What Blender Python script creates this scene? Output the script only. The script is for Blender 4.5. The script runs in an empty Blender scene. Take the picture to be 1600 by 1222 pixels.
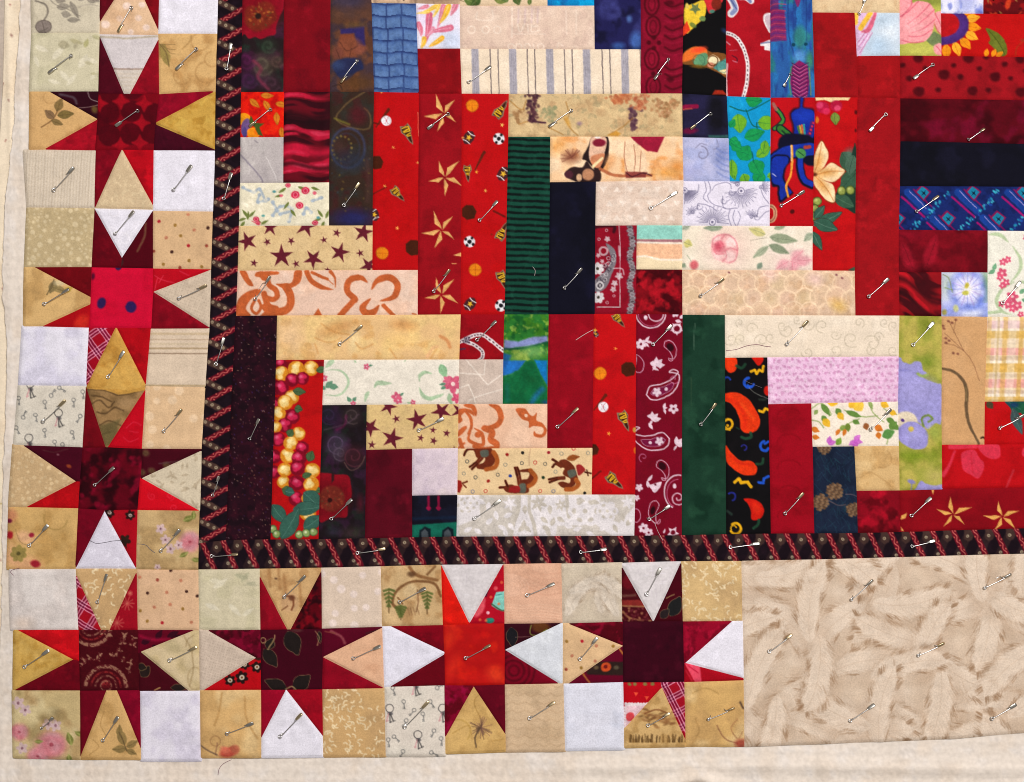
import bpy, math, random
import numpy as np

# ------------------------------------------------------------------ camera, world, lamps, exposure
S = 0.00055                      # metres of cloth per unit of the layout grid (1600 x 1222 units in view)
CX, CY = 800.0, 611.0
scene = bpy.context.scene
col = scene.collection
cam_data = bpy.data.cameras.new("camera")
cam = bpy.data.objects.new("camera", cam_data)
col.objects.link(cam)
cam_data.sensor_width = 36.0
cam_data.lens = 50.0
cam_data.clip_start = 0.01
cam_data.clip_end = 60.0
cam.location = (0.0, 0.0, 1600 * S * 50.0 / 36.0)
cam.rotation_euler = (0, 0, 0)
scene.camera = cam

world = bpy.data.worlds.new("World")
scene.world = world
world.use_nodes = True
wb = world.node_tree.nodes["Background"]
wb.inputs[0].default_value = (1.0, 0.94, 0.90, 1)
wb.inputs[1].default_value = 0.2

def lamp(name, loc, target, size, power, color):
    d = bpy.data.lights.new(name, 'AREA')
    d.shape = 'RECTANGLE'; d.size, d.size_y = size
    d.energy = power; d.color = color
    o = bpy.data.objects.new(name, d); col.objects.link(o)
    o.location = loc
    v = [t - l for t, l in zip(target, loc)]
    from mathutils import Vector
    o.rotation_euler = Vector(v).to_track_quat('-Z', 'Y').to_euler()
    return o
lamp("ceiling_lamp", (0.58, 0.80, 2.4), (0.0, -0.08, 0), (1.1, 0.8), 67.5, (1.0, 0.985, 1.0))

scene.view_settings.view_transform = 'Standard'
scene.view_settings.look = 'None'
scene.view_settings.exposure = 0.0
scene.view_settings.gamma = 1.0
scene.cycles.max_bounces = 5
scene.cycles.filter_width = 1.0

# ------------------------------------------------------------------ numeric helpers
def lin(c):
    c = np.clip(np.asarray(c, float) / 255.0, 0, 1)
    return np.where(c <= 0.04045, c / 12.92, ((c + 0.055) / 1.055) ** 2.4)

def sstep(a, b, t):
    t = np.clip((t - a) / (b - a), 0, 1)
    return t * t * (3 - 2 * t)

def vnoise(x, y, seed=0):
    xi = np.floor(x).astype(np.int64); yi = np.floor(y).astype(np.int64)
    fx = x - xi; fy = y - yi
    fx = fx * fx * (3 - 2 * fx); fy = fy * fy * (3 - 2 * fy)
    def h(a, b):
        n = (a * 374761393 + b * 668265263 + seed * 974634777) & 0x7fffffff
        n = ((n ^ (n >> 13)) * 1274126177) & 0x7fffffff
        n = ((n ^ (n >> 16)) * 668265263) & 0x7fffffff
        return ((n >> 8) & 0xffff) / 65535.0
    a = h(xi, yi); b = h(xi + 1, yi); c = h(xi, yi + 1); d = h(xi + 1, yi + 1)
    return (a * (1 - fx) + b * fx) * (1 - fy) + (c * (1 - fx) + d * fx) * fy

def fbm(x, y, seed=0, octv=3):
    s = 0; a = 0.5; t = 0
    for k in range(octv):
        s = s + a * vnoise(x * 2 ** k + 17.3 * k, y * 2 ** k + 9.1 * k, seed + k); t += a; a *= 0.5
    return s / t

def crom(pts, closed, n=6):
    p = [np.array(q, float) for q in pts]; out = []
    m = len(p)
    if m < 3: return np.array(p)
    rng = range(m if closed else m - 1)
    for i in rng:
        if closed:
            a, b, c, d = p[i - 1], p[i], p[(i + 1) % m], p[(i + 2) % m]
        else:
            a, b, c, d = p[max(i - 1, 0)], p[i], p[i + 1], p[min(i + 2, m - 1)]
        for k in range(n):
            t = k / n
            out.append(0.5 * (2 * b + (c - a) * t + (2 * a - 5 * b + 4 * c - d) * t * t + (3 * b - a - 3 * c + d) * t ** 3))
    if not closed: out.append(p[-1])
    return np.array(out)

# ------------------------------------------------------------------ cloth printing: colours are laid on the vertices of a patch
class Cloth:
    def __init__(self, x, y, base, w=0.5, tone=0.26):
        self.x = x + w * (fbm(x / 5.0, y / 5.0, 71, 2) - 0.5) * 2; self.y = y + w * (fbm(x / 5.0, y / 5.0, 83, 2) - 0.5) * 2
        self.tone = 1 - tone / 2 + tone * (0.6 * fbm(x / 3.2, y / 3.2, 91, 2) + 0.4 * fbm(x / 9.0, y / 9.0, 95, 2))
        self.c = np.empty((len(x), 3)); self.c[:] = base
        self.ox = self.oy = 0.0; self.s = 1.0
    def z(self, ox, oy, s):
        self.ox, self.oy, self.s = ox, oy, s
        return self
    def P(self, pts): return np.array([(self.ox + a / self.s, self.oy + b / self.s) for a, b in pts])
    def mix(self, t, colr, m=None):
        colr = np.asarray(colr, float)[None, :] * (self.tone if m is None else self.tone[m])[:, None]
        if m is None: self.c += (colr - self.c) * t[:, None]
        else: self.c[m] += (colr - self.c[m]) * t[:, None]
    def box(self, p, pad):
        return np.nonzero((self.x > p[:, 0].min() - pad) & (self.x < p[:, 0].max() + pad) &
                          (self.y > p[:, 1].min() - pad) & (self.y < p[:, 1].max() + pad))[0]
    @staticmethod
    def segd(px, py, a, b):
        d = b - a; l2 = float(d @ d) + 1e-9
        t = np.clip(((px - a[0]) * d[0] + (py - a[1]) * d[1]) / l2, 0, 1)
        return np.hypot(px - a[0] - t * d[0], py - a[1] - t * d[1]), t
    def fill(self, pts, colr, a=1.0, soft=0.7, sm=False):
        p = self.P(pts)
        if sm: p = crom(p, True)
        m = self.box(p, soft + 1)
        if len(m) == 0: return
        x, y = self.x[m], self.y[m]
        ins = np.zeros(len(m), bool); dm = np.full(len(m), 1e9)
        n = len(p)
        for i in range(n):
            q, r = p[i], p[(i + 1) % n]
            if abs(r[1] - q[1]) > 1e-9:
                cr = ((q[1] > y) != (r[1] > y)) & (x < (r[0] - q[0]) * (y - q[1]) / (r[1] - q[1]) + q[0])
                ins ^= cr
            dm = np.minimum(dm, self.segd(x, y, q, r)[0])
        sd = np.where(ins, -dm, dm)
        self.mix(a * np.clip(0.5 - sd / (2 * soft), 0, 1), colr, m)
    def line(self, pts, w, colr, a=1.0, soft=0.7, sm=True, taper=None):
        p = self.P(pts); w = w / self.s
        if sm: p = crom(p, False)
        m = self.box(p, w + soft + 1)
        if len(m) == 0: return
        x, y = self.x[m], self.y[m]
        best = np.full(len(m), 1e9)
        n = len(p) - 1
        for i in range(n):
            d, t = self.segd(x, y, p[i], p[i + 1])
            f = 1.0
            if taper is not None:
                u = (i + t) / n
                f = taper(u)
            best = np.minimum(best, d - 0.5 * w * f)
        self.mix(a * np.clip(0.5 - best / (2 * soft), 0, 1), colr, m)
    def ell(self, cx, cy, rx, ry, colr, ang=0.0, a=1.0, soft=0.7):
        p = self.P([(cx, cy)]); rx, ry = rx / self.s, ry / self.s
        R = max(rx, ry)
        m = self.box(p, R + soft + 1)
        if len(m) == 0: return
        dx, dy = self.x[m] - p[0, 0], self.y[m] - p[0, 1]
        ca, sa = math.cos(ang), math.sin(ang)
        u = (dx * ca + dy * sa) / rx; v = (-dx * sa + dy * ca) / ry
        d = (np.hypot(u, v) - 1) * min(rx, ry)
        self.mix(a * np.clip(0.5 - d / (2 * soft), 0, 1), colr, m)
    def ring(self, cx, cy, r, w, colr, a=1.0, soft=0.6, ry=None, a0=None, a1=None):
        n = 20; a0 = 0 if a0 is None else a0; a1 = 2 * math.pi if a1 is None else a1
        ry = r if ry is None else ry
        self.line([(cx + r * math.cos(a0 + (a1 - a0) * k / n), cy + ry * math.sin(a0 + (a1 - a0) * k / n)) for k in range(n + 1)], w, colr, a, soft, False)
    def mott(self, colr, scale, a=1.0, lo=0.35, hi=0.7, seed=0, sx=1.0, sy=1.0, rot=0.0, octv=3):
        ca, sa = math.cos(rot), math.sin(rot)
        u = self.x * ca + self.y * sa; v = -self.x * sa + self.y * ca
        self.mix(a * sstep(lo, hi, fbm(u / scale * sx, v / scale * sy, seed, octv)), colr)

# ---- printed motifs
def star5(c, x, y, R, rot, colr, inner=0.4, a=1.0):
    c.fill([(x + (R if k % 2 == 0 else R * inner) * math.cos(rot + k * math.pi / 5), y + (R if k % 2 == 0 else R * inner) * math.sin(rot + k * math.pi / 5)) for k in range(10)], colr, a, 0.6)
def pinwheel(c, tips, ctr, colr):
    x0, y0 = ctr
    for tx, ty in tips:
        dx, dy = tx - x0, ty - y0
        def q(f, s): return (x0 + dx * f - dy * s, y0 + dy * f + dx * s)
        c.fill([q(0.06, 0.02), q(0.42, -0.2), q(1, 0), q(0.3, 0.05)], colr, 1, 0.6)
        c.line([q(0.1, 0), q(0.98, 0.0)], 4, (176, 120, 60), 0.5, 0.6, False)
def leaf(c, x, y, L, W, ang, colr, vein=None, a=1.0, soft=0.7, edge=None):
    ca, sa = math.cos(ang), math.sin(ang)
    def q(u, v): return (x + u * L * ca - v * W * sa, y + u * L * sa + v * W * ca)
    o = [q(0, 0), q(0.25, 0.42), q(0.55, 0.46), q(0.8, 0.25), q(1, 0), q(0.8, -0.25), q(0.55, -0.46), q(0.25, -0.42)]
    if edge is not None:
        c.line(o + [o[0]], 3.0 if c.s > 2 else 1.2, edge, a, 0.7, True)
    c.fill(o, colr, a, soft, True)
    if vein is not None: c.line([q(0, 0), q(0.5, 0.04), q(0.95, 0)], 2.5, vein, a * 0.8, 0.6)
def flower(c, x, y, r, n, colr, ctr, rot=0.3, a=1.0, soft=0.7):
    for k in range(n):
        t = rot + 2 * math.pi * k / n
        c.ell(x + 0.55 * r * math.cos(t), y + 0.55 * r * math.sin(t), 0.5 * r, 0.36 * r, colr, t, a, soft)
    if ctr is not None: c.ell(x, y, 0.24 * r, 0.24 * r, ctr, 0, a, soft)
def spiral(c, x, y, r, turns, w, colr, a0=0.0, a=1.0, flip=1, soft=0.7):
    n = max(8, int(turns * 14))
    c.line([(x + r * (1 - 0.8 * k / n) * math.cos(a0 + flip * 2 * math.pi * turns * k / n), y + r * (1 - 0.8 * k / n) * math.sin(a0 + flip * 2 * math.pi * turns * k / n)) for k in range(n + 1)], w, colr, a, soft, False)
def key(c, x, y, L, ang, colr):
    ca, sa = math.cos(ang), math.sin(ang)
    def q(u, v): return (x + u * ca - v * sa, y + u * sa + v * ca)
    c.ring(x, y, L * 0.26, L * 0.13, colr, 0.85)
    c.line([q(L * 0.26, 0), q(L, 0)], L * 0.15, colr, 0.85, 0.6, False)
    c.line([q(L * 0.95, 0), q(L * 0.95, L * 0.22)], L * 0.13, colr, 0.85, 0.6, False)
    c.line([q(L * 0.75, 0), q(L * 0.75, L * 0.2)], L * 0.12, colr, 0.85, 0.6, False)
def pennant(c, x, y, ang, k=1.0):
    ca, sa = math.cos(ang), math.sin(ang)
    def q(u, v): return (x + k * (u * ca - v * sa), y + k * (u * sa + v * ca))
    o = [q(-62, -28), q(-20, -36), q(15, -18), q(58, -12), q(88, 0), q(58, 14), q(15, 22), q(-20, 40), q(-62, 30), q(-50, 0)]
    c.fill(o, (128, 118, 92), 1, 0.7)
    c.fill([q(-54, -20), q(-18, -28), q(12, -12), q(56, -7), q(74, 0), q(56, 8), q(12, 14), q(-18, 31), q(-52, 22), q(-44, 0)], (58, 22, 12), 1, 0.7)
    for i, u in enumerate((-40, -25, -10, 6, 22)):
        h = (20, 22, 19, 13, 9)[i]
        c.line([q(u, -h), q(u + (5 if i % 2 else -3), h)], 8 * k, (226, 178, 40), 1, 0.6, False)
    c.line([q(-40, -20), q(-10, -18)], 6 * k, (226, 178, 40), 1, 0.6, False)
def baseball(c, x, y, r):
    c.ell(x, y, r, r, (226, 222, 224)); c.ring(x - r, y, r * 0.9, 3, (170, 40, 50), 0.8, 0.5, None, -0.8, 0.8); c.ring(x + r, y, r * 0.9, 3, (170, 40, 50), 0.8, 0.5, None, 2.3, 4.0)
def soccer(c, x, y, r):
    c.ell(x, y, r, r, (225, 222, 222))
    c.ell(x, y, r * 0.36, r * 0.36, (24, 20, 24))
    for k in range(4):
        t = 0.6 + k * math.pi / 2
        c.ell(x + r * 0.8 * math.cos(t), y + r * 0.8 * math.sin(t), r * 0.26, r * 0.26, (24, 20, 24))
def basketball(c, x, y, r):
    c.ell(x, y, r, r, (224, 126, 20)); c.ring(x, y, r * 0.95, 3, (150, 60, 10), 0.8)
    c.line([(x - r, y), (x + r, y)], 3, (170, 70, 10), 0.7, 0.5, False); c.line([(x, y - r), (x, y + r)], 3, (170, 70, 10), 0.7, 0.5, False)
def football(c, x, y, ang, k=1.0):
    ca, sa = math.cos(ang), math.sin(ang)
    def q(u, v): return (x + k * (u * ca - v * sa), y + k * (u * sa + v * ca))
    c.fill([q(-50, 0), q(-30, -28), q(0, -36), q(30, -28), q(50, 0), q(30, 28), q(0, 36), q(-30, 28)], (68, 30, 34), 1, 0.7, True)
    for u in (-32, 32): c.line([q(u, -26), q(u * 0.85, 0), q(u, 26)], 6 * k, (226, 220, 216), 1, 0.6)
    star5(c, x, y, 22 * k, ang, (230, 180, 50), 0.45)
def glove(c, x, y, r):
    c.fill([(x - r, y - r * 0.5), (x - r * 0.4, y - r), (x + r * 0.5, y - r * 0.95), (x + r, y - r * 0.1), (x + r * 0.7, y + r * 0.8), (x - r * 0.3, y + r), (x - r * 0.95, y + r * 0.5)], (66, 26, 10), 1, 0.8)
def bat(c, x0, y0, x1, y1):
    c.line([(x0, y0), (x1, y1)], 22, (96, 28, 14), 1, 0.7, False, lambda u: 0.35 + 0.65 * u)
def paisley(c, x, y, L, W, ang, flip=1, colr=(226, 206, 214), w=5, inner=True):
    ca, sa = math.cos(ang), math.sin(ang)
    def q(u, v): v = v * flip; return (x + u * ca - v * sa, y + u * sa + v * ca)
    o = [q(-0.5 * L, 0), q(-0.32 * L, -0.48 * W), q(0.05 * L, -0.45 * W), q(0.4 * L, -0.62 * W), q(0.62 * L, -0.95 * W), q(0.5 * L, -1.2 * W), q(0.36 * L, -1.1 * W), q(0.48 * L, -0.98 * W), q(0.62 * L, -0.75 * W), q(0.55 * L, -0.25 * W), q(0.3 * L, 0.3 * W), q(-0.1 * L, 0.52 * W), q(-0.38 * L, 0.4 * W)]
    c.line(o + [o[0]], w, colr, 0.95, 0.6)
    if inner:
        i = [q(-0.36 * L, 0), q(-0.2 * L, -0.26 * W), q(0.1 * L, -0.24 * W), q(0.4 * L, -0.36 * W), q(0.3 * L, 0.06 * W), q(-0.05 * L, 0.28 * W), q(-0.26 * L, 0.2 * W)]
        c.fill(i, (110, 16, 60), 0.8, 0.7, True)
        c.line(i + [i[0]], w * 0.6, colr, 0.5, 0.5)
        flower(c, *q(-0.16 * L, 0), 0.14 * L, 5, colr, None)
        c.ell(*q(0.14 * L, -0.04 * W), 0.05 * L, 0.05 * L, colr)
def rose(c, x, y, r, colr, dark, seed=0, a=1.0):
    rr = random.Random(seed)
    lt = tuple(min(255, v * 0.6 + 84) for v in colr)
    c.ell(x, y, r * 1.1, r, colr, 0, a * 0.8, r / c.s * 0.4)
    for rad, n, sz in ((0.74, 7, 0.46), (0.46, 6, 0.38), (0.2, 4, 0.28)):
        t0 = rr.uniform(0, 6)
        for k in range(n):
            t = t0 + 6.283 * k / n + rr.uniform(-0.25, 0.25)
            px, py = x + rad * r * math.cos(t), y + rad * r * 0.92 * math.sin(t)
            f_ = rr.random()
            c.ell(px, py, sz * r, sz * r * 0.72, tuple(p * f_ + q * (1 - f_) for p, q in zip(lt, colr)), t + 1.57, a * 0.75, 0.16 * r / c.s)
            c.line([(x + rad * 0.62 * r * math.cos(t + d), y + rad * 0.6 * r * math.sin(t + d)) for d in (-0.5, -0.2, 0.2, 0.5)], r * 0.09, dark, a * rr.uniform(0.25, 0.7), 0.8)
    c.ell(x, y, r * 0.16, r * 0.13, dark, 0.4, a * 0.7, 1.0)
def feather(c, x, y, L, W, ang, rr, body, tip, bend=0.25, a=1.0):
    sp = []
    n = int(L / 2.0)
    for k in range(n + 1):
        u = k / n; t = ang + bend * (u - 0.5) * 2
        if k == 0: px, py = x, y
        else: px += L / n * math.cos(t); py += L / n * math.sin(t)
        sp.append((px, py, t))
    tp = lambda u: np.clip(1.15 * np.sin(np.pi * (0.14 + 0.85 * np.clip(u, 0, 1))) ** 1.2, 0, 1)
    c.line([(p[0], p[1] + 0.12 * W) for p in sp[::4]], W * 2.2, tip, 0.22 * a, W * 0.30, False, tp)
    rows = [(i, q, sgn) for i, q in enumerate(sp) for sgn in (1, -1)]
    c.line([(p[0], p[1]) for p in sp[::4]], W * 1.5, body, 0.5 * a, W * 0.5, False, tp)
    for i, (px, py, t), sgn in rows * 3:
        wd = W * min(1.0, 1.25 * math.sin(math.pi * (0.16 + 0.82 * i / n)) ** 1.15); u = t + sgn * rr.uniform(0.55, 0.85); l1 = wd * rr.uniform(0.7, 1.05)
        q = (px + 0.5 * l1 * math.cos(u + sgn * 0.15), py + 0.5 * l1 * math.sin(u + sgn * 0.15)); e = (px + l1 * math.cos(u), py + l1 * math.sin(u))
        c.line([(px, py), q, e], 1.3, body, 0.34 * a, 0.8, False)
        cl = max(0.0, math.sin(i * 0.31 + sgn * 1.3 + ang * 9))
        if rr.random() < 0.25 + 0.75 * cl:
            l2 = wd * rr.uniform(0.85, 1.02); l3 = l2 + W * rr.uniform(0.2, 0.42)
            c.line([(px + l2 * math.cos(u), py + l2 * math.sin(u)), (px + l3 * math.cos(u - sgn * 0.1), py + l3 * math.sin(u - sgn * 0.1))], rr.uniform(0.7, 1.3), tip, rr.uniform(0.25, 0.7) * (0.35 + 0.65 * cl) * a, 0.7, False)
    c.line([(p[0], p[1]) for p in sp[::4]], 0.9, tip, 0.3 * a, 0.8, False)

# ------------------------------------------------------------------ cloth relief
PIN_SEGS = []
def relief(x, y):
    """height of the quilt top in metres at layout position (x, y)"""
    h = 0.0030 * (fbm(x / 170.0, y / 150.0, 5, 2) - 0.5) + 0.0017 * (fbm(x / 60.0, y / 66.0, 9, 2) - 0.5)
    h = h + 0.00058 * (fbm((x + 0.4 * y) / 14.0, (y - 0.2 * x) / 26.0, 21, 2) - 0.5)
    for (ax, ay, bx, by) in PIN_SEGS:
        mx, my = (ax + bx) / 2, (ay + by) / 2
        m = np.nonzero((np.abs(x - mx) < 60) & (np.abs(y - my) < 60))[0]
        if len(m) == 0: continue
        L = math.hypot(bx - ax, by - ay); ux, uy = (bx - ax) / L, (by - ay) / L
        u = (x[m] - mx) * ux + (y[m] - my) * uy; v = -(x[m] - mx) * uy + (y[m] - my) * ux
        w = np.exp(-(u / 15.0) ** 2)
        h[m] += -0.0012 * np.exp(-(u / 13.0) ** 2 - (v / 9.0) ** 2) + 0.00030 * w * np.cos(u / 4.2 + 0.05 * v) * np.exp(-(v / 20.0) ** 2) * (1 - np.exp(-(v / 5.0) ** 2)) + 0.0006 * np.exp(-(u / 16.0) ** 2 - ((np.abs(v) - 17) / 9.0) ** 2)
    return h

def world_xy(x, y): return (x - CX) * S, (CY - y) * S
Z_TOP = 0.0082                   # quilt top above the floor: backing + wadding under it

# ------------------------------------------------------------------ materials
def cloth_material(name, grain=0.09, mottle=0.08, rough=0.9, spec=0.12, bump=0.35, mscale=90.0, gscale=620.0, sheen=0.0):
    m = bpy.data.materials.new(name); m.use_nodes = True
    nt = m.node_tree; N = nt.nodes; L = nt.links
    bsdf = N["Principled BSDF"]
    at = N.new("ShaderNodeAttribute"); at.attribute_name = "print"
    tc = N.new("ShaderNodeTexCoord"); oi = N.new("ShaderNodeObjectInfo")
    add = N.new("ShaderNodeVectorMath"); add.operation = 'ADD'
    sc = N.new("ShaderNodeVectorMath"); sc.operation = 'SCALE'; sc.inputs[0].default_value = (7.1, 3.7, 0); L.new(oi.outputs["Random"], sc.inputs["Scale"])
    L.new(tc.outputs["Object"], add.inputs[0]); L.new(sc.outputs[0], add.inputs[1])
    n1 = N.new("ShaderNodeTexNoise"); n1.inputs["Scale"].default_value = gscale; n1.inputs["Detail"].default_value = 1.5
    n2 = N.new("ShaderNodeTexNoise"); n2.inputs["Scale"].default_value = mscale; n2.inputs["Detail"].default_value = 3
    wv = []
    for d in ('X', 'Y'):
        w = N.new("ShaderNodeTexWave"); w.bands_direction = d; w.inputs["Scale"].default_value = 330.0; w.inputs["Distortion"].default_value = 1.2
        w.inputs["Detail"].default_value = 1; L.new(add.outputs[0], w.inputs["Vector"]); wv.append(w)
    for n in (n1, n2): L.new(add.outputs[0], n.inputs["Vector"])
    def rng(src, a, b):
        r = N.new("ShaderNodeMapRange"); r.inputs[1].default_value = 0.25; r.inputs[2].default_value = 0.75
        r.inputs[3].default_value = a; r.inputs[4].default_value = b; L.new(src, r.inputs[0]); return r.outputs[0]
    mul = N.new("ShaderNodeMath"); mul.operation = 'MULTIPLY'
    L.new(rng(n1.outputs["Fac"], 1 - grain, 1 + grain), mul.inputs[0]); L.new(rng(n2.outputs["Fac"], 1 - mottle, 1 + mottle), mul.inputs[1])
    wsum = N.new("ShaderNodeMath"); wsum.operation = 'ADD'; L.new(wv[0].outputs["Fac"], wsum.inputs[0]); L.new(wv[1].outputs["Fac"], wsum.inputs[1])
    mixv = N.new("ShaderNodeVectorMath"); mixv.operation = 'SCALE'
    L.new(at.outputs["Color"], mixv.inputs[0]); L.new(mul.outputs[0], mixv.inputs["Scale"])
    L.new(mixv.outputs[0], bsdf.inputs["Base Color"])
    bsdf.inputs["Roughness"].default_value = rough
    bsdf.inputs["Specular IOR Level"].default_value = spec
    if sheen: bsdf.inputs["Sheen Weight"].default_value = sheen
    hs = N.new("ShaderNodeMath"); hs.operation = 'MULTIPLY_ADD'; hs.inputs[1].default_value = 0.3; L.new(wsum.outputs[0], hs.inputs[0]); L.new(n1.outputs["Fac"], hs.inputs[2])
    bp = N.new("ShaderNodeBump"); bp.inputs["Strength"].default_value = bump; bp.inputs["Distance"].default_value = 0.0003
    L.new(hs.outputs[0], bp.inputs["Height"]); L.new(bp.outputs[0], bsdf.inputs["Normal"])
    return m
MAT = {
    'cotton': cloth_material("printed_cotton", grain=0.12, gscale=800),
    'velvet': cloth_material("mottled_velvet_print_cotton", grain=0.12, mottle=0.3, mscale=70),
    'satin': cloth_material("sateen_cotton", grain=0.05, mottle=0.1, rough=0.8, spec=0.12, bump=0.2),
    'linen': cloth_material("coarse_linen", grain=0.1, mottle=0.05, bump=0.6, gscale=420),
    'wadding': cloth_material("cotton_wadding", grain=0.07, mottle=0.05, bump=1.0, gscale=300, mscale=40, sheen=0.15),
    'lining': cloth_material("backing_cotton", grain=0.07, mottle=0.05),
}
def metal_material(name, colr, rough):
    m = bpy.data.materials.new(name); m.use_nodes = True
    nt = m.node_tree; b = nt.nodes["Principled BSDF"]
    n = nt.nodes.new("ShaderNodeTexNoise"); n.inputs["Scale"].default_value = 160
    r = nt.nodes.new("ShaderNodeMapRange"); r.inputs[3].default_value = rough * 0.7; r.inputs[4].default_value = rough * 1.5
    nt.links.new(n.outputs["Fac"], r.inputs[0]); nt.links.new(r.outputs[0], b.inputs["Roughness"])
    b.inputs["Base Color"].default_value = (*colr, 1); b.inputs["Metallic"].default_value = 1.0
    return m
M_STEEL = metal_material("nickel_plated_steel", (0.60, 0.58, 0.55), 0.3)
M_CAP = metal_material("pressed_steel_cap", (0.60, 0.57, 0.50), 0.28)
M_CAP_WARM_REFLECT = metal_material("warm_reflection_steel_cap", (0.66, 0.53, 0.32), 0.28)  # golden tint paints warm room reflections into the colour of some steel caps

# ------------------------------------------------------------------ cloth patches
def side(pts, n):
    p = np.array(pts, float)
    if len(p) == 1: return np.repeat(p, n, 0)
    d = np.hypot(*(np.diff(p, axis=0).T)); t = np.concatenate([[0], np.cumsum(d)])
    if t[-1] < 1e-9: return np.repeat(p[:1], n, 0)
    q = np.linspace(0, t[-1], n)
    return np.stack([np.interp(q, t, p[:, 0]), np.interp(q, t, p[:, 1])], 1)

def patch_grid(pts, K, res, nuv=None):
    n = len(pts)
    if K is None: K = (0, 1, 2, 3) if n == 4 else (0, 1, 2, 2)
    def run(i, j, force=False):
        out = [pts[i]]
        while i != j:
            i = (i + 1) % n; out.append(pts[i])
        return out
    top, right = run(K[0], K[1]), run(K[1], K[2])
    bot, left = run(K[2], K[3])[::-1], run(K[3], K[0])[::-1]
    def ln(s): s = np.array(s); return float(np.hypot(*(np.diff(s, axis=0).T)).sum()) if len(s) > 1 else 0.0
    nu = max(3, int(max(ln(top), ln(bot)) / res) + 1); nv = max(3, int(max(ln(left), ln(right)) / res) + 1)
    if nuv: nu, nv, wq = nuv
    T, B, Lf, R = side(top, nu), side(bot, nu), side(left, nv), side(right, nv)
    u = np.linspace(0, 1, nu)[None, :, None]; v = np.linspace(0, 1, nv)[:, None, None]
    if nuv:
        u = u ** wq; q = u[0, :, 0]; g = np.linspace(0, 1, nu)
        T = np.stack([np.interp(q, g, T[:, k]) for k in (0, 1)], 1); B = np.stack([np.interp(q, g, B[:, k]) for k in (0, 1)], 1)
    G = (1 - v) * T[None] + v * B[None] + (1 - u) * Lf[:, None] + u * R[:, None] \
        - ((1 - u) * (1 - v) * T[0] + u * (1 - v) * T[-1] + u * v * B[-1] + (1 - u) * v * B[0])
    return G, nu, nv

def edge_dist(px, py, pts):
    d = np.full(len(px), 1e9); n = len(pts)
    for i in range(n):
        d = np.minimum(d, Cloth.segd(px, py, np.array(pts[i], float), np.array(pts[(i + 1) % n], float))[0])
    return d

N_TRI = [0]
POS = {}
def add_patch(name, label, parent, pts, base, paint=None, mat='cotton', res=None, K=None, zoff=0.0, rim=2.4, seam=True, drop=0.0011, relief_fn=None, tone=0.26, wob=0.5, nuv=None):
    if res is None: res = 1.32 if paint else 2.6
    pts = [tuple(map(float, p)) for p in pts]
    G, nu, nv = patch_grid(pts, K, res, nuv)
    x = G[..., 0].ravel(); y = G[..., 1].ravel()
    c = Cloth(x, y, base, wob, tone)
    if paint: paint(c)
    h = (relief_fn or relief)(x, y) + zoff
    if seam:
        d = edge_dist(x, y, pts)
        h = h - 0.0008 * np.exp(-(d / 1.9) ** 2) + 0.00026 * np.exp(-((d - 8) / 6.0) ** 2) * (0.6 + 0.8 * fbm(x / 11.0, y / 11.0, 33, 2))
    idx = np.arange(nu * nv).reshape(nv, nu)
    ring = np.concatenate([idx[0, :-1], idx[:-1, -1], idx[-1, :0:-1], idx[:0:-1, 0]])
    rp = np.stack([x[ring], y[ring]], 1)
    # outward direction of the turned-under edge
    ctr = np.array([x.mean(), y.mean()])
    nxt = np.roll(rp, -3, 0) - np.roll(rp, 3, 0)
    nrm = np.stack([nxt[:, 1], -nxt[:, 0]], 1); ln_ = np.hypot(nrm[:, 0], nrm[:, 1])[:, None]
    toc = rp - ctr; toc /= (np.hypot(toc[:, 0], toc[:, 1])[:, None] + 1e-9)
    nrm = np.where(ln_ > 1e-6, nrm / (ln_ + 1e-12), toc)
    sg = np.sign((nrm * toc).sum(1).mean()); nrm *= sg
    op = rp + nrm * rim
    X = np.concatenate([x, op[:, 0]]); Y = np.concatenate([y, op[:, 1]])
    H = np.concatenate([h, h[ring] - drop])
    wx, wy = world_xy(X, Y)
    ox, oy = world_xy(*ctr)
    V = np.stack([wx - ox, wy - oy, H], 1).astype(np.float32)
    q = np.stack([idx[:-1, :-1], idx[1:, :-1], idx[1:, 1:], idx[:-1, 1:]], -1).reshape(-1, 4)
    m = len(ring); rn = np.roll(ring, -1); on = nu * nv + np.arange(m); onn = np.roll(on, -1)
    q2 = np.stack([ring, rn, onn, on], 1)
    Q = np.concatenate([q, q2]).astype(np.int32)
    me = bpy.data.meshes.new(name)
    me.vertices.add(len(V)); me.vertices.foreach_set("co", V.ravel())
    me.loops.add(Q.size); me.loops.foreach_set("vertex_index", Q.ravel())
    me.polygons.add(len(Q)); me.polygons.foreach_set("loop_start", np.arange(0, Q.size, 4, dtype=np.int32))
    me.update(calc_edges=True)
    me.polygons.foreach_set("use_smooth", np.ones(len(Q), bool))
    cc = np.concatenate([c.c, c.c[ring]])
    rgba = np.ones((len(cc), 4), np.float32); rgba[:, :3] = lin(cc)
    at = me.color_attributes.new("print", 'FLOAT_COLOR', 'POINT'); at.data.foreach_set("color", rgba.ravel())
    me.validate()
    me.materials.append(MAT[mat])
    o = bpy.data.objects.new(name, me); col.objects.link(o)
    o.location = (ox, oy, Z_TOP)
    if parent is not None:
        o.parent = parent
        o.location = (ox - POS[parent.name][0], oy - POS[parent.name][1], Z_TOP - POS[parent.name][2])
    if label: o["label"] = label
    N_TRI[0] += len(Q) * 2
    return o

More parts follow.
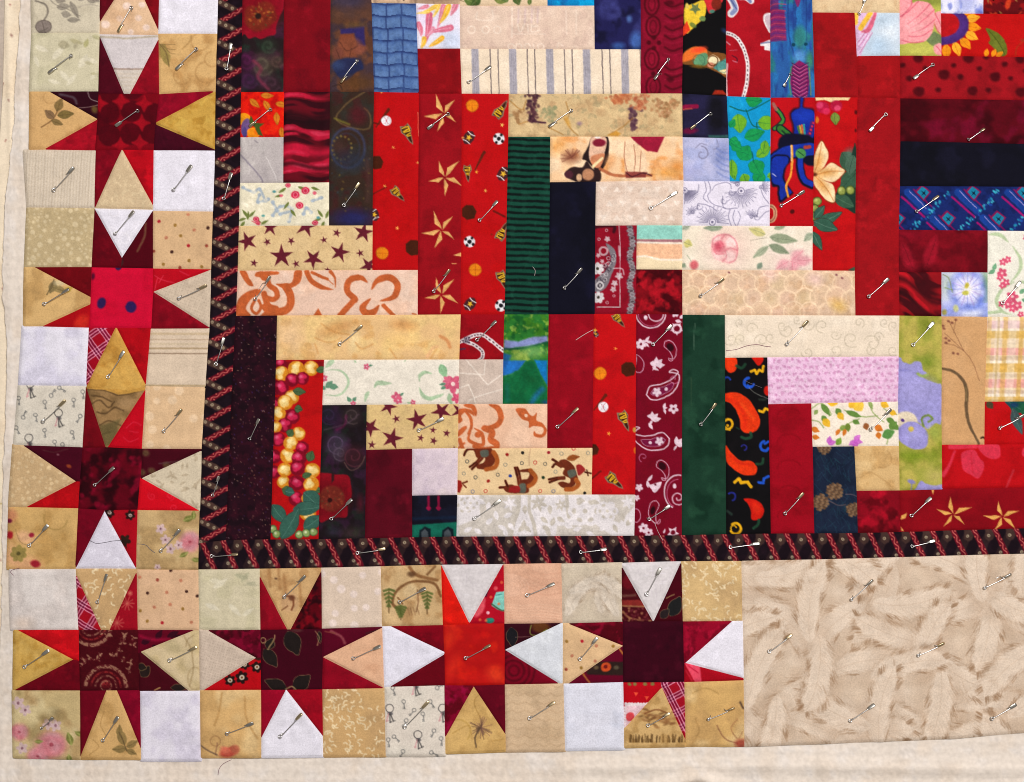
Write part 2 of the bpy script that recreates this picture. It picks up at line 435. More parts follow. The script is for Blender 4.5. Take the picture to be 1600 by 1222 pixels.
def empty(name, x, y, z=0.0, parent=None):
    o = bpy.data.objects.new(name, None); col.objects.link(o); o.empty_display_size = 0.02
    wx, wy = world_xy(x, y)
    POS[o.name] = (wx, wy, z)
    if parent is not None:
        o.parent = parent; o.location = (wx - POS[parent.name][0], wy - POS[parent.name][1], z - POS[parent.name][2])
    else: o.location = (wx, wy, z)
    return o

# ------------------------------------------------------------------ safety pins: clasp end, coil end (layout units), patch they go through
PIN_DATA = [
 (190.6,53,211,16.5,'peach white spotted triangle at the top of the star column'), (83.6,118,118,91.7,'pale sage leaf print square beside the topmost full star'),
 (280.7,112,311.6,81,'sepia tan square with brown leaf under the white top square'), (185.6,198,219,175,'dark red overlapping circles star centre'),
 (119,265,88.2,299.4,'cream faint striped square'), (302.5,263,275,299.4,'white swirl square beside the narrow border'),
 (213,334,185,368,'white bubble print star background triangle'), (112,454.6,74.5,477,'tan floral triangle beside the pink dotted star centre'),
 (324,447,282,466.7,'greige checked triangle beside the pink dotted star centre'), (197.5,550.7,173.7,589.7,'mustard yellow triangle above the brown landscape triangle'),
 (105.4,626,71,658,'cream square printed with keys under the plain white square'), (286,640,258.5,673,'peach tan spotted square in the star column'),
 (182.6,731,153,757.6,'dark red rose petal star centre'), (79,820,50.9,850.7,'gold tan square with red flowers at its edge'),
 (283,826.7,254,858.7,'tan square with pink rose at the border corner'), (172,897,157.8,939,'tan comma print triangle of the corner star'),
 (80.6,1014,43.8,1039,'mustard triangle of the corner star'), (309.6,1008.8,268.4,1029,'sage beige triangle of the corner star'),
 (87,1117,69,1133.5,'bottom corner square with pink roses'), (188.6,1118,165.6,1153.7,'tan leaf print triangle of the corner star'),
 (396.8,1126,357,1142,'tan square with brown stalks and red petal'), (477.5,898,445.5,929.8,'brown aged paper triangle of the vine leaf star'),
 (473.5,1113,440.6,1147.7,'white swirl triangle under the vine leaf star centre'), (595,1008,554,1026.6,'plain peach triangle of the vine leaf star'),
 (669,1093.5,633,1131.6,'cream key print square in the bottom row'), (665,918.5,625.7,939.8,'brown square with antlers and green pine trees'),
 (765.7,1006.8,728,1026.6,'bright orange red star centre'), (864.6,911,823,928.5,'peach wood grain square'),
 (865.5,1094.4,827,1119,'beige zigzag print square'), (1029.6,887,1008,926.7,'white woven print triangle above the plain maroon star centre'),
 (931.5,994.6,905,1027,'peach dotted triangle of the plain maroon star'), (1044,1111.8,1010.7,1130.7,'tan landscape triangle under the plain maroon star centre'),
 (1143,1102,1103.5,1119.4,'tan scroll square beside the feather print panel'),
 (1357.7,904.4,1325,934,'feather print panel near its upper middle'), (1572.5,895,1532.5,915.7,'feather print panel in the corner under the border'),
 (1233,990,1199,1015.5,'feather print panel close to the plain maroon star'), (1468.8,1002,1428.8,1020.5,'middle of the feather print panel'),
 (1361.6,1099,1325,1123.6,'feather print panel near its lower middle'), (1581,1098,1544,1119.8,'feather print panel in its far lower corner'),
 (364,73,357,112,'upright narrow border beside the sepia tan square'), (364.4,274,353,313,'upright narrow border beside the white swirl square'),
 (352.4,529.6,340,569.6,'upright narrow border beside the beige striped square'), (343.4,744,333.5,773,'upright narrow border beside the grey leaf triangle'),
 (374,865,334,868,'level narrow border near the quilt border corner'), (601.8,856,559.5,862,'level narrow border under the plain maroon strip'),
 (945.6,857,906,861.6,'level narrow border under the white and taupe strip'), (1182.8,848,1138,854,'level narrow border under the black chili pepper strip'),
 (1455.4,844,1420,852.5,'level narrow border under the dark red star strip'),
 (406.8,1,423,-34,'dark strip with big red poppy at the top edge'), (536,131.8,561,98.5,'brown strip printed with cups'),
 (393,199,425,173,'orange red square with yellow leaves'), (669.5,202.8,700.9,180,'topmost tan star of the dark red star strip'),
 (632.5,3.4,660,-20,'beige ivy strip at the top edge'), (766.4,108.8,732.5,133,'cream strip with grey stripes'),
 (859,201,893.4,176.4,'parchment strip with faded western print'), (1022.4,128,1044,97.4,'wine strip printed with chain links'),
 (1086.6,1.8,1104,-28,'black strip with coloured fans'), (1077.4,202.8,1107.6,179.9,'small navy square with magenta marks'),
 (1221.8,137.5,1232,119,'bright blue strip with purple feather spears'), (1347.7,2.7,1338,26,'plain oatmeal strip at the top edge'),
 (1424.5,126,1454,105,'red strip with dark smudged dots'), (1355.7,207,1380.5,181.7,'long plain red strip near the orchid blossom'),
 (1548,3.4,1570,-24,'dark red printed patch in the top corner'), (562,289,538,323,'dark brown and navy paisley strip'),
 (422.8,433.6,400,468,'peach strip with rust hibiscus flowers'), (701.6,423,677,455.9,'lowest tan star of the dark red star strip'),
 (777,318,749.7,347,'red sports print strip below the cream striped strip'), (906.6,421,879.8,450.8,'plain navy strip beside the red bandana patch'),
 (1054.5,303,1014.4,327.5,'beige triangle print strip under the cowboy strip'), (1251.5,300.7,1216,323,'red patch with blue lizard figure'),
 (1126.7,437,1091,463,'beige strip printed with bubbles'), (1382,437.5,1351.8,464.6,'foot of the long plain red strip'),
 (1461,310,1427.4,333.5,'blue and magenta geometric strip'), (1588.3,442.8,1560.8,475,'cream strip with pink sprigs by the blue flower square'),
 (1257,503,1224.7,538,'cream strip with pale grey curls'), (1046.5,509.8,1017.8,539,'top end of the wine bandana paisley strip'),
 (1115,631,1091.6,662.9,'plain dark green strip'), (774.9,504,746,532.7,'red square with white lasso rope'),
 (566,510,531.6,538,'marbled apricot strip'), (408,655.6,393.6,685.9,'dark speckled maroon strip'),
 (902,639,870.4,667.4,'plain crimson strip beside the green batik patch'), (692.4,654,654.6,672,'short tan patch with maroon stars'),
 (551,780.5,520,810,'dark floral strip with red poppy beside the berries'), (780.6,781.4,741,809,'white and taupe strip'),
 (1044,789.5,1012,810,'bottom end of the wine bandana paisley strip'), (1250.4,770,1222.4,801,'plain red strip beside the chili peppers'),
 (1449.7,778,1419.9,805.5,'dark red strip with two tan stars'), (1453,506,1422,540,'green strip with lavender pansies'),
 (1386.6,640,1355.7,670.6,'white patch with yellow buds'), (1594,648,1555.8,668,'red patch with dark green leaves under the plaid'),
 (1532.8,205.5,1508,222,'maroon velvety strip below the smudged dots'),
]
PIN_SEGS.extend([p[:4] for p in PIN_DATA])

# ------------------------------------------------------------------ painters shared by several patches
def astroid(c, x, y, R, colr, a): c.fill([(x + (R if k % 2 == 0 else R * 0.5) * math.cos(k * 0.7854), y + (R if k % 2 == 0 else R * 0.5) * math.sin(k * 0.7854)) for k in range(8)], colr, a, 1.2, True)
def dots_paint(colr, n, r0, r1, seed, a=1.0, x0=None, y0=None, w=110, h=110, soft=0.7):
    def f(c):
        rr = random.Random(seed)
        xa, ya, xb, yb = c.x.min(), c.y.min(), c.x.max(), c.y.max()
        pts = []
        tries = 0
        while len(pts) < n and tries < n * 30:
            tries += 1
            x, y = rr.uniform(xa, xb), rr.uniform(ya, yb); r = rr.uniform(r0, r1)
            if all(math.hypot(x - p[0], y - p[1]) > (r + p[2]) * 1.25 for p in pts):
                pts.append((x, y, r))
                cc = colr[rr.randrange(len(colr))] if isinstance(colr, list) else colr
                c.ell(x, y, r, r, cc, 0, a, soft)
    return f
def mott_paint(*layers):
    def f(c):
        for k, (colr, sc, a, lo, hi) in enumerate(layers): c.mott(colr, sc, a, lo, hi, seed=int(c.x[0] * 7 + c.y[0] * 13) % 1000 + 31 * k)
    return f
def solid(colr, d=0.12, sc=22):
    dk = tuple(v * (1 - d) for v in colr); lt = tuple(min(255, v * (1 + d) + 3) for v in colr)
    return mott_paint((dk, sc, 0.9, 0.45, 0.75), (lt, sc * 0.7, 0.7, 0.55, 0.8))
def vel(dark, light, sc=14, seed=3):
    def f(c):
        c.mott(dark, sc, 1, 0.38, 0.62, seed, 1, 1.2); c.mott(light, sc * 0.8, 0.8, 0.52, 0.75, seed + 5, 1.3, 1, 0.5)
    return f
def commas(seed, n=60):
    def f(c):
        rr = random.Random(seed)
        c.mott((176, 142, 100), 40, 0.5, 0.4, 0.7, seed)
        xa, ya, xb, yb = c.x.min(), c.y.min(), c.x.max(), c.y.max()
        for k in range(n):
            x, y, t = rr.uniform(xa, xb), rr.uniform(ya, yb), rr.uniform(0, 6.28)
            l = rr.uniform(3, 4.6)
            c.line([(x, y), (x + l * math.cos(t), y + l * math.sin(t)), (x + 1.7 * l * math.cos(t + 0.45), y + 1.7 * l * math.sin(t + 0.45))], 2.0, (234, 212, 170), 0.9, 0.7)
    return f
def swirls(seed, base_l, n=14, r0=4, r1=11, w=1.4, a=0.6):
    def f(c):
        rr = random.Random(seed)
        xa, ya, xb, yb = c.x.min(), c.y.min(), c.x.max(), c.y.max()
        for k in range(n):
            spiral(c, rr.uniform(xa, xb), rr.uniform(ya, yb), rr.uniform(r0, r1), rr.uniform(0.8, 1.5), w, base_l, rr.uniform(0, 6.28), a, rr.choice((-1, 1)), 0.8)
    return f
def plaid(ang, p=24.0, ox=0, oy=0):
    def f(c):
        ca, sa = math.cos(ang), math.sin(ang)
        u = (c.x - ox) * ca + (c.y - oy) * sa; v = -(c.x - ox) * sa + (c.y - oy) * ca
        for q in (u, v):
            t = np.mod(q, p)
            c.mix(0.75 * np.exp(-((t - 6) / 4.6) ** 2), (150, 24, 60))
        for q in (u, v):
            t = np.mod(q, p)
            for o in (1.5, 6, 10.5): c.mix(0.85 * np.exp(-((t - o) / 0.75) ** 2), (224, 160, 178))
            for o in (3.7, 8.3): c.mix(0.8 * np.exp(-((t - o) / 0.8) ** 2), (92, 14, 48))
    return f
def keyprint(big, small):
    def f(c):
        c.mott((208, 200, 184), 30, 0.5, 0.5, 0.8, 4)
        for (x, y, k) in big:
            c.ring(x, y, 6.2, 1.3, (70, 66, 66), 0.9); c.ell(x + 1, y + 8, 4.2, 2.8, (86, 82, 84), 0.2, 0.8)
            for (dx, dy, cl) in ((-5, 20, (206, 150, 150)), (1, 22, (74, 70, 68)), (6, 20, (74, 70, 68))):
                c.line([(x + dx * 0.2, y + 8), (x + dx, y + dy)], 2.0, cl, 0.85, 0.7, False); c.line([(x + dx, y + dy), (x + dx + 2.6, y + dy - 1)], 1.8, cl, 0.85, 0.6, False)
        for (x, y, t) in small: key(c, x, y, 11, t, (118, 116, 112))
    return f
def colored_dots(pts, base_m=(196, 160, 120)):
    cl = [(176, 24, 40), (150, 110, 50), (190, 120, 90), (60, 30, 24), (150, 66, 50)]
    def f(c):
        c.mott(base_m, 36, 0.4, 0.45, 0.75, 8)
        for k, (x, y, q) in enumerate(pts): c.ell(x, y, 2.6, 2.6, cl[q], 0, 0.95, 0.7)
    return f
def roses_paint(seed, blooms, base_g=(120, 112, 60)):
    def f(c):
        c.mott((170, 138, 92), 26, 0.8, 0.42, 0.7, seed); c.mott((222, 206, 160), 30, 0.5, 0.55, 0.8, seed + 3)
        rr = random.Random(seed)
        for (x, y, r, kind) in blooms:
            if kind == 'leaf': leaf(c, x, y, r, r * 0.55, rr.uniform(0, 6.28), (112, 116, 52), (160, 160, 92), 0.9)
            elif kind == 'dark': c.ell(x, y, r, r * 0.7, (104, 84, 46), 0.7, 0.4, r * 0.5)
            elif kind == 'small': flower(c, x, y, r, 5, (206, 176, 178), (120, 80, 90), rr.uniform(0, 3), 0.85)
            else: rose(c, x, y, r, (200, 112, 120), (140, 46, 60), seed + int(x), 0.95)
    return f
def stalks(seed, lines, extra=None, c2=(186, 146, 92)):
    def f(c):
        c.mott(c2, 34, 0.7, 0.42, 0.72, seed); c.mott((232, 204, 152), 40, 0.5, 0.55, 0.8, seed + 7)
        for (pts, w, cl, a) in lines: c.line(pts, w, cl, a, 1.0)
        if extra: extra(c)
    return f

# ------------------------------------------------------------------ the quilt top: log cabin part
quilt = empty("quilt_top", 700, 560)
quilt["label"] = "patchwork quilt top of red and cream log cabin blocks with a star border"
quilt["category"] = "quilt"
BL = {}
def blk(key, label):
    cx, cy = key
    b = empty("log_cabin_block", cx, cy, 0.0, quilt); b["label"] = label
    return b
def Q(x0, y0, x1, y1, dx0=0, dx1=0, dy0=0, dy1=0):
    return [(x0, y0), (x1, y0 + dy0), (x1 + dx1, y1 + dy1), (x0 + dx0, y1)]
def strip(b, label, pts, base, paint=None, mat='cotton', res=None, name="strip"):
    return add_patch(name, label, b, pts, base, paint, mat, res)

# ---- block with the poppy strip (top row, first)
b = blk((550, 20), "log cabin block with blue scale print and red poppy strip")
def f(c):
    c.z(330, 0, 4.364)
    c.mott((30, 44, 34), 16, 0.8, 0.45, 0.7, 3); c.mott((70, 30, 54), 18, 0.7, 0.5, 0.75, 9)
    for (x, y, r, cl) in ((360, 460, 75, (74, 68, 52)), (250, 430, 60, (66, 16, 52)), (460, 430, 45, (70, 50, 44)), (420, 580, 60, (58, 34, 44)), (270, 560, 60, (52, 20, 50)), (400, 330, 50, (40, 52, 38))):
        c.ell(x, y, r, r, cl, 0, 0.7, 8)
        spiral(c, x, y, r, 1.3, 16, tuple(v * 1.3 + 6 for v in cl), 0.5, 0.45, 1, 1.6)
    c.line([(300, 430), (350, 480), (330, 540), (400, 620)], 22, (130, 44, 66), 0.6, 2)
    c.fill([(200, -60), (480, -60), (505, 60), (480, 130), (455, 190), (448, 250), (405, 262), (350, 282), (310, 268), (270, 280), (240, 250), (200, 240)], (150, 10, 34), 1, 1, True)
    c.ell(335, 90, 150, 150, (112, 8, 20), 0, 0.75, 12)
    for (x, y) in ((300, 110), (385, 80), (360, 165), (320, 180), (400, 130), (300, 160)): c.ell(x, y, 62, 52, (116, 38, 22), 0.3, 0.8, 2)
    rr = random.Random(2)
    for k in range(46):
        t, r = rr.uniform(0, 6.28), rr.uniform(20, 92)
        c.ell(345 + r * math.cos(t), 125 + r * math.sin(t), 9, 6, rr.choice([(176, 100, 40), (90, 30, 20), (150, 66, 40), (80, 70, 34)]), t, 0.6)
    c.ell(333, 128, 20, 20, (40, 22, 18), 0, 1, 1.2)
strip(b, "dark strip with big red poppy", [(382, -8), (446, -8), (444.6, 146), (379, 146)], (34, 22, 24), f)
strip(b, "plain blood red strip at the top edge", [(446, -8), (518.5, -8), (517, 146), (444.6, 146)], (120, 6, 20), solid((122, 6, 22), 0.15, 30))
def f(c):
    c.z(330, 0, 4.364)
    c.mott((58, 44, 54), 24, 0.8, 0.4, 0.65, 2); c.mott((104, 62, 40), 14, 0.8, 0.5, 0.75, 6)
    c.ell(950, 20, 130, 60, (56, 50, 72), 0, 0.8, 8); c.ell(960, 120, 150, 30, (84, 58, 50), 0, 0.7, 6)
    c.fill([(890, 215), (1050, 195), (1058, 330), (1000, 330), (985, 245), (890, 250)], (44, 36, 92), 0.95, 1.5)
    c.fill([(890, 250), (980, 245), (1000, 400), (890, 400), (870, 320)], (122, 62, 40), 1, 2)
    c.ell(950, 340, 90, 70, (128, 70, 48), 0, 0.8, 4); c.ell(1020, 350, 45, 30, (140, 76, 58), 0, 0.8, 3); c.ell(870, 380, 40, 40, (116, 62, 50), 0, 0.8, 3)
    for p in ([(885, 300), (930, 360), (1000, 330)], [(860, 350), (880, 410)], [(960, 340), (950, 410)]): c.line(p, 5, (70, 36, 28), 0.7, 0.9)
    c.fill([(835, 460), (900, 415), (1010, 415), (1045, 480), (1000, 500), (930, 560), (880, 540)], (34, 40, 76), 0.95, 1.6, True)
    c.ell(870, 460, 40, 30, (52, 66, 104), 0, 0.8, 4); c.ell(990, 185, 60, 16, (106, 78, 44), 0, 0.7, 4)
    c.ell(1010, 580, 110, 50, (92, 58, 30), 0, 0.8, 6); c.line([(835, 600), (880, 590), (900, 620)], 8, (46, 30, 26), 0.7, 1)
strip(b, "brown strip printed with cups", [(518.5, -8), (582, -8), (585.5, 146), (517, 146)], (84, 52, 38), f)
def f(c):
    u = (c.x - 581 - (c.y - 10) * 0.03); v = c.y - 9 + 1.2 * np.sin(c.x / 7.0)
    px, py = 23.6, 18.8
    row = np.floor(v / py); fy = np.mod(v, py) / py; fx = np.mod(u + 1.5 * np.sin(row * 2.1), px) / px
    c.mix(0.9 * sstep(0.0, 0.5, fy), (92, 122, 168))
    c.mix(0.85 * sstep(0.24, 0.02, fy), (34, 48, 96))
    c.mix(0.75 * (sstep(0.10, 0.02, fx) + sstep(0.92, 0.99, fx)), (38, 54, 104))
    c.mott((60, 88, 140), 7, 0.5, 0.45, 0.75, 5)
strip(b, "blue strip of overlapping scale print", [(581.6, 8.7), (650.8, 9.5), (655.5, 146), (585.5, 146)], (66, 94, 146), f, res=1.2)
def f(c):
    c.z(650, 0, 4.364)
    c.ell(250, 290, 90, 70, (200, 208, 226), 0, 0.9, 10); c.ell(60, 120, 60, 60, (222, 200, 226), 0, 0.6, 10)
    P = [((70, 300), (95, 120), 46, (206, 96, 120)), ((110, 230), (240, 205), 44, (210, 104, 128)), ((40, 260), (20, 180), 36, (214, 110, 130)), ((150, 200), (190, 60), 38, (216, 120, 140)), ((170, 170), (225, 60), 40, (232, 178, 40)),
         ((60, 100), (140, 60), 30, (236, 186, 50)), ((95, 330), (180, 275), 36, (236, 172, 36)), ((40, 340), (60, 280), 34, (236, 182, 50)), ((20, 80), (80, 60), 26, (214, 110, 130)), ((240, 120), (275, 40), 40, (214, 116, 134)), ((120, 130), (160, 50), 26, (240, 196, 70)), ((80, 260), (120, 210), 30, (222, 140, 160)), ((10, 110), (90, 96), 20, (238, 196, 70))]
    for (a, e, w, cl) in P:
        c.line([a, ((a[0] + e[0]) / 2 + 6, (a[1] + e[1]) / 2), e], w, cl, 0.95, 1.0, True, lambda u: 0.25 + 0.75 * np.sin(np.pi * np.clip(u, 0, 1) * 0.62) )
        c.line([a, e], 4, (238, 226, 226), 0.5, 0.9, False)
strip(b, "small white square with pink and yellow petals", [(650.8, 9.5), (718.7, 10.5), (719.5, 79), (653.2, 79)], (228, 222, 232), f, res=1.2)
strip(b, "plain deep red corner square above the star strip", [(653.2, 79), (719.5, 79), (722, 149.5), (655.5, 149.5)], (134, 8, 16), solid((136, 8, 16), 0.1))
def f(c):
    c.z(650, 0, 4.364)
    c.mott((196, 160, 126), 20, 0.6, 0.45, 0.75, 5)
    c.ell(150, 5, 160, 30, (110, 84, 66), 0, 0.75, 6); c.mott((90, 70, 60), 7, 0.35, 0.55, 0.8, 8)
strip(b, "beige ivy strip with brown bark print", [(580, -8), (719, -8), (718.7, 10.5), (581.6, 8.7)], (216, 184, 150), f)

# ---- block with the striped strip (top row, second)
b = blk((890, 20), "log cabin block with cream striped strip and chain link strip")
def f(c):
    c.z(650, 0, 4.364)
    for (x, y, L, W, a, cl) in ((330, 10, 110, 70, 0.3, (92, 112, 54)), (440, 0, 80, 60, 2.4, (70, 92, 44)), (530, 5, 100, 60, 0.25, (120, 130, 66)), (680, -5, 60, 60, 1.2, (80, 100, 50)), (770, 50, 46, 32, -1.4, (96, 116, 56)), (600, -20, 60, 60, 1.2, (96, 116, 60))):
        leaf(c, x, y, L, W, a, cl, (150, 160, 100))
    c.line([(690, 0), (695, 52)], 5, (90, 90, 50), 0.9); c.line([(405, 30), (412, 58)], 5, (90, 90, 50), 0.9); c.line([(280, 10), (330, 30)], 6, (110, 100, 60), 0.8)
strip(b, "cream ivy leaf strip at the top edge", [(719, -8), (855, -8), (855, 12.6), (718.7, 12.6)], (224, 196, 160), f)
strip(b, "turquoise patch at the top edge", [(855, -8), (927, -8), (927.5, 12.8), (855, 12.6)], (10, 128, 186), mott_paint(((10, 160, 214), 9, 0.9, 0.45, 0.7), ((20, 96, 160), 11, 0.8, 0.5, 0.75)))
def f(c):
    c.z(650, 0, 4.364)
    c.mott((206, 176, 158), 14, 0.6, 0.45, 0.75, 3); c.mott((232, 208, 186), 22, 0.6, 0.5, 0.75, 13)
    lt = (240, 220, 200)
    c.line([(420, 100), (420, 150), (520, 150), (520, 90)], 9, lt, 0.7, 1)
    c.line([(655, 70), (655, 270)], 10, lt, 0.7, 1); c.line([(665, 248), (880, 250)], 5, lt, 0.8, 0.8)
    for x in (700, 745, 790, 830): c.line([(x, 80), (x - 4, 170)], 12, (206, 180, 178), 0.6, 1); c.line([(x + 14, 90), (x + 10, 165)], 5, lt, 0.5, 1)
    for y in (120, 150): c.line([(660, y), (850, y - 8)], 5, lt, 0.5, 1)
    for p in ([(690, 180), (710, 235), (740, 180)], [(760, 185), (765, 235)], [(790, 190), (785, 235), (840, 225)], [(800, 200), (830, 195)]): c.line(p, 9, lt, 0.75, 0.9)
    for x in (380, 475, 555): c.ring(x, 220, 24, 10, lt, 0.6)
    for x in (650, 700, 760, 850): c.ring(x, 335, 20, 9, lt, 0.6)
    c.line([(800, 350), (800, 318)], 9, lt, 0.6); c.line([(1020, 90), (1025, 250)], 10, lt, 0.5, 1); c.line([(1090, 90), (1090, 250)], 10, lt, 0.5, 1)
    c.line([(960, 340), (970, 310), (1000, 330)], 9, lt, 0.5)
strip(b, "beige strip with pale faded lettering print", [(718.7, 12.6), (927.5, 12.8), (928.4, 80.3), (719.5, 79.5)], (222, 194, 172), f)
def f(c):
    c.mott((58, 60, 120), 24, 0.8, 0.48, 0.75, 3); c.mott((14, 12, 36), 20, 0.8, 0.5, 0.75, 8)
    c.ell(992, 68, 9, 14, (70, 110, 180), 0, 0.8, 4); c.ell(965, 76, 10, 6, (60, 100, 170), 0, 0.7, 3); c.ell(982, 34, 4, 5, (90, 130, 190), 0, 0.7, 2.5)
strip(b, "navy patch with soft blue cloud marks", [(927.5, -8), (999.5, -8), (1000.8, 80.8), (928.4, 80.3)], (30, 28, 74), f)
def f(c):
    c.z(650, 0, 4.364)
    c.mott((238, 220, 196), 40, 0.5, 0.4, 0.7, 3)
    for x in (405, 660, 910, 1160, 1418):
        c.line([(x - 2, 340), (x + 6, 660)], 50, (168, 162, 168), 0.95, 0.7, False)
        for d in (-18, -9, 0, 9, 18): c.line([(x + d - 2, 340), (x + d + 6, 660)], 3, (130, 126, 142), 0.6, 0.5, False)
    for x in (505, 558, 757, 807, 1008, 1060, 1263, 1315, 1522): c.line([(x, 340), (x + 10, 660)], 6, (74, 62, 70), 0.95, 0.5, False)
strip(b, "cream strip with grey stripes", [(719.5, 79.5), (1000.8, 80.8), (999.5, 149.5), (722, 149.5)], (233, 212, 184), f, res=1.2)
def f(c):
    c.z(980, 0, 4.364)
    c.mott((150, 14, 44), 12, 0.6, 0.5, 0.75, 3)
    dk = (66, 2, 14)
    for (x, y) in ((160, 50), (170, 200), (160, 420), (170, 610)):
        c.ring(x, y, 48, 13, dk, 0.85, 1.2, 70); c.ring(x, y, 22, 9, dk, 0.6, 1.2, 42)
    for (x, y) in ((140, 310), (210, 310), (175, 275), (175, 345), (170, 520), (210, 500)): c.ell(x, y, 15, 15, dk, 0, 0.9, 1.2)
    for y in (40, 120, 200, 260, 340, 470, 520, 600): c.line([(250, y), (300, y + 25), (372, y)], 14, dk, 0.75, 1.3); c.line([(250, y + 40), (310, y + 52), (372, y + 36)], 8, (154, 20, 52), 0.6, 1.2)
    c.ell(280, 40, 30, 20, dk, 0, 0.8, 1.5); c.ell(285, 560, 24, 18, dk, 0, 0.8, 1.5)
strip(b, "wine strip printed with chain links", [(999.5, -8), (1067, -8), (1063.6, 149.5), (999.5, 149.5)], (122, 8, 34), f)

# ---- block with the coloured fans (top row, third)
b = blk((1235, 20), "log cabin block with black fan print strip and bright blue strip")
def f(c):
    c.z(980, 0, 4.364)
    c.fill([(380, 90), (400, 60), (450, 40), (500, 20), (530, 40), (520, 130), (470, 180), (430, 220), (390, 240)], (226, 190, 50), 1, 0.8, True)
    c.fill([(370, 200), (400, 160), (420, 225), (385, 255), (365, 260)], (226, 60, 30), 1, 0.8)
    c.fill([(520, -10), (640, -10), (625, 50), (560, 110), (530, 60)], (200, 40, 46), 1, 0.9, True); c.ell(600, 45, 34, 40, (110, 34, 20), 0, 0.9)
    star5(c, 455, 75, 42, 0.3, (106, 120, 70), 0.5); c.ell(505, 145, 22, 18, (106, 130, 70)); c.ell(570, 95, 18, 12, (70, 120, 100)); c.ell(400, 60, 12, 20, (230, 200, 90)); c.ell(440, 190, 26, 16, (90, 110, 50), 0.6, 0.8)
    c.fill([(370, 385), (430, 340), (500, 335), (560, 370), (620, 375), (672, 400), (672, 540), (600, 505), (520, 475), (450, 460), (370, 450)], (120, 72, 30), 1, 0.8, True)
    c.fill([(370, 390), (440, 340), (520, 345), (530, 390), (440, 420), (370, 440)], (226, 110, 40), 1, 1, True); c.ell(480, 355, 50, 18, (240, 70, 40), -0.2, 0.9, 2)
    c.fill([(445, 450), (470, 395), (530, 380), (540, 440), (500, 470)], (90, 140, 100), 1, 0.8, True); c.fill([(540, 410), (580, 390), (620, 420), (610, 450), (545, 445)], (232, 216, 170), 1, 0.8, True)
    c.fill([(575, 480), (620, 440), (665, 410), (672, 480), (620, 500)], (80, 140, 130), 1, 0.8); c.ell(560, 460, 24, 18, (206, 130, 100)); c.fill([(610, 500), (672, 485), (672, 520), (640, 520)], (238, 220, 160), 1, 0.8)
    c.ring(575, 430, 34, 7, (90, 44, 14), 0.9); c.ring(480, 430, 40, 5, (50, 90, 70), 0.7); c.ring(640, 470, 40, 6, (50, 100, 100), 0.7)
    c.ell(470, 470, 50, 12, (120, 84, 20), 0.1, 0.8, 1.2)
    c.fill([(568, 660), (590, 630), (640, 630), (672, 660)], (160, 40, 20), 1, 0.9); c.ell(655, 225, 22, 14, (30, 50, 90), 0.5, 0.8, 2)
strip(b, "black strip with coloured fans", [(1067, -8), (1132.4, -8), (1132.4, 153), (1063.6, 149.5)], (10, 8, 10), f, res=1.25)
def f(c):
    c.z(980, 0, 4.364)
    c.mott((140, 8, 20), 24, 0.6, 0.45, 0.75, 3)
    W = (226, 218, 214)
    c.line([(690, 0), (725, 70), (700, 110)], 52, W, 1, 0.8); c.line([(695, 5), (730, 72), (705, 108)], 30, (130, 140, 176), 1, 0.8); c.line([(700, 20), (735, 75)], 10, (70, 80, 130), 0.8, 0.8)
    c.line([(740, -5), (800, 0), (835, 25)], 40, W, 1, 0.8); c.line([(745, -8), (800, -6), (830, 28)], 22, (120, 130, 168), 1, 0.8)
    c.line([(965, 110), (930, 120), (925, 160), (960, 230)], 14, W, 1, 0.8); c.fill([(930, 120), (965, 120), (965, 230), (935, 170)], (200, 190, 196), 0.9, 0.8, True)
    c.fill([(900, 310), (965, 285), (965, 360), (925, 355), (925, 330), (898, 328)], W, 1, 0.8); c.line([(905, 310), (965, 300)], 10, (90, 100, 140), 0.8, 0.7)
    R = [(672, 240), (740, 275), (790, 360), (812, 460), (805, 580), (780, 680)]
    c.line(R, 26, W, 1, 0.7)
    p = crom(R, False, 8)
    for k in range(0, len(p) - 1, 2): c.line([tuple(p[k]), tuple(p[k] + 0.55 * (p[k + 1] - p[k]))], 8, (90, 60, 66), 0.9, 0.6, False)
    c.line([(672, 450), (666, 560), (672, 670)], 9, W, 0.9, 0.7); c.line([(670, 300), (690, 320)], 8, (200, 150, 160), 0.8)
    c.line([(705, 395), (735, 410), (740, 430)], 7, (60, 10, 30), 0.9); c.line([(710, 430), (740, 440)], 5, (200, 150, 170), 0.8); c.line([(690, 360), (740, 356)], 5, (190, 130, 140), 0.6)
strip(b, "red strip with white cowboy boots and rope", [(1132.4, -8), (1201.3, -8), (1201.8, 155), (1132.4, 153)], (166, 14, 28), f, res=1.25)
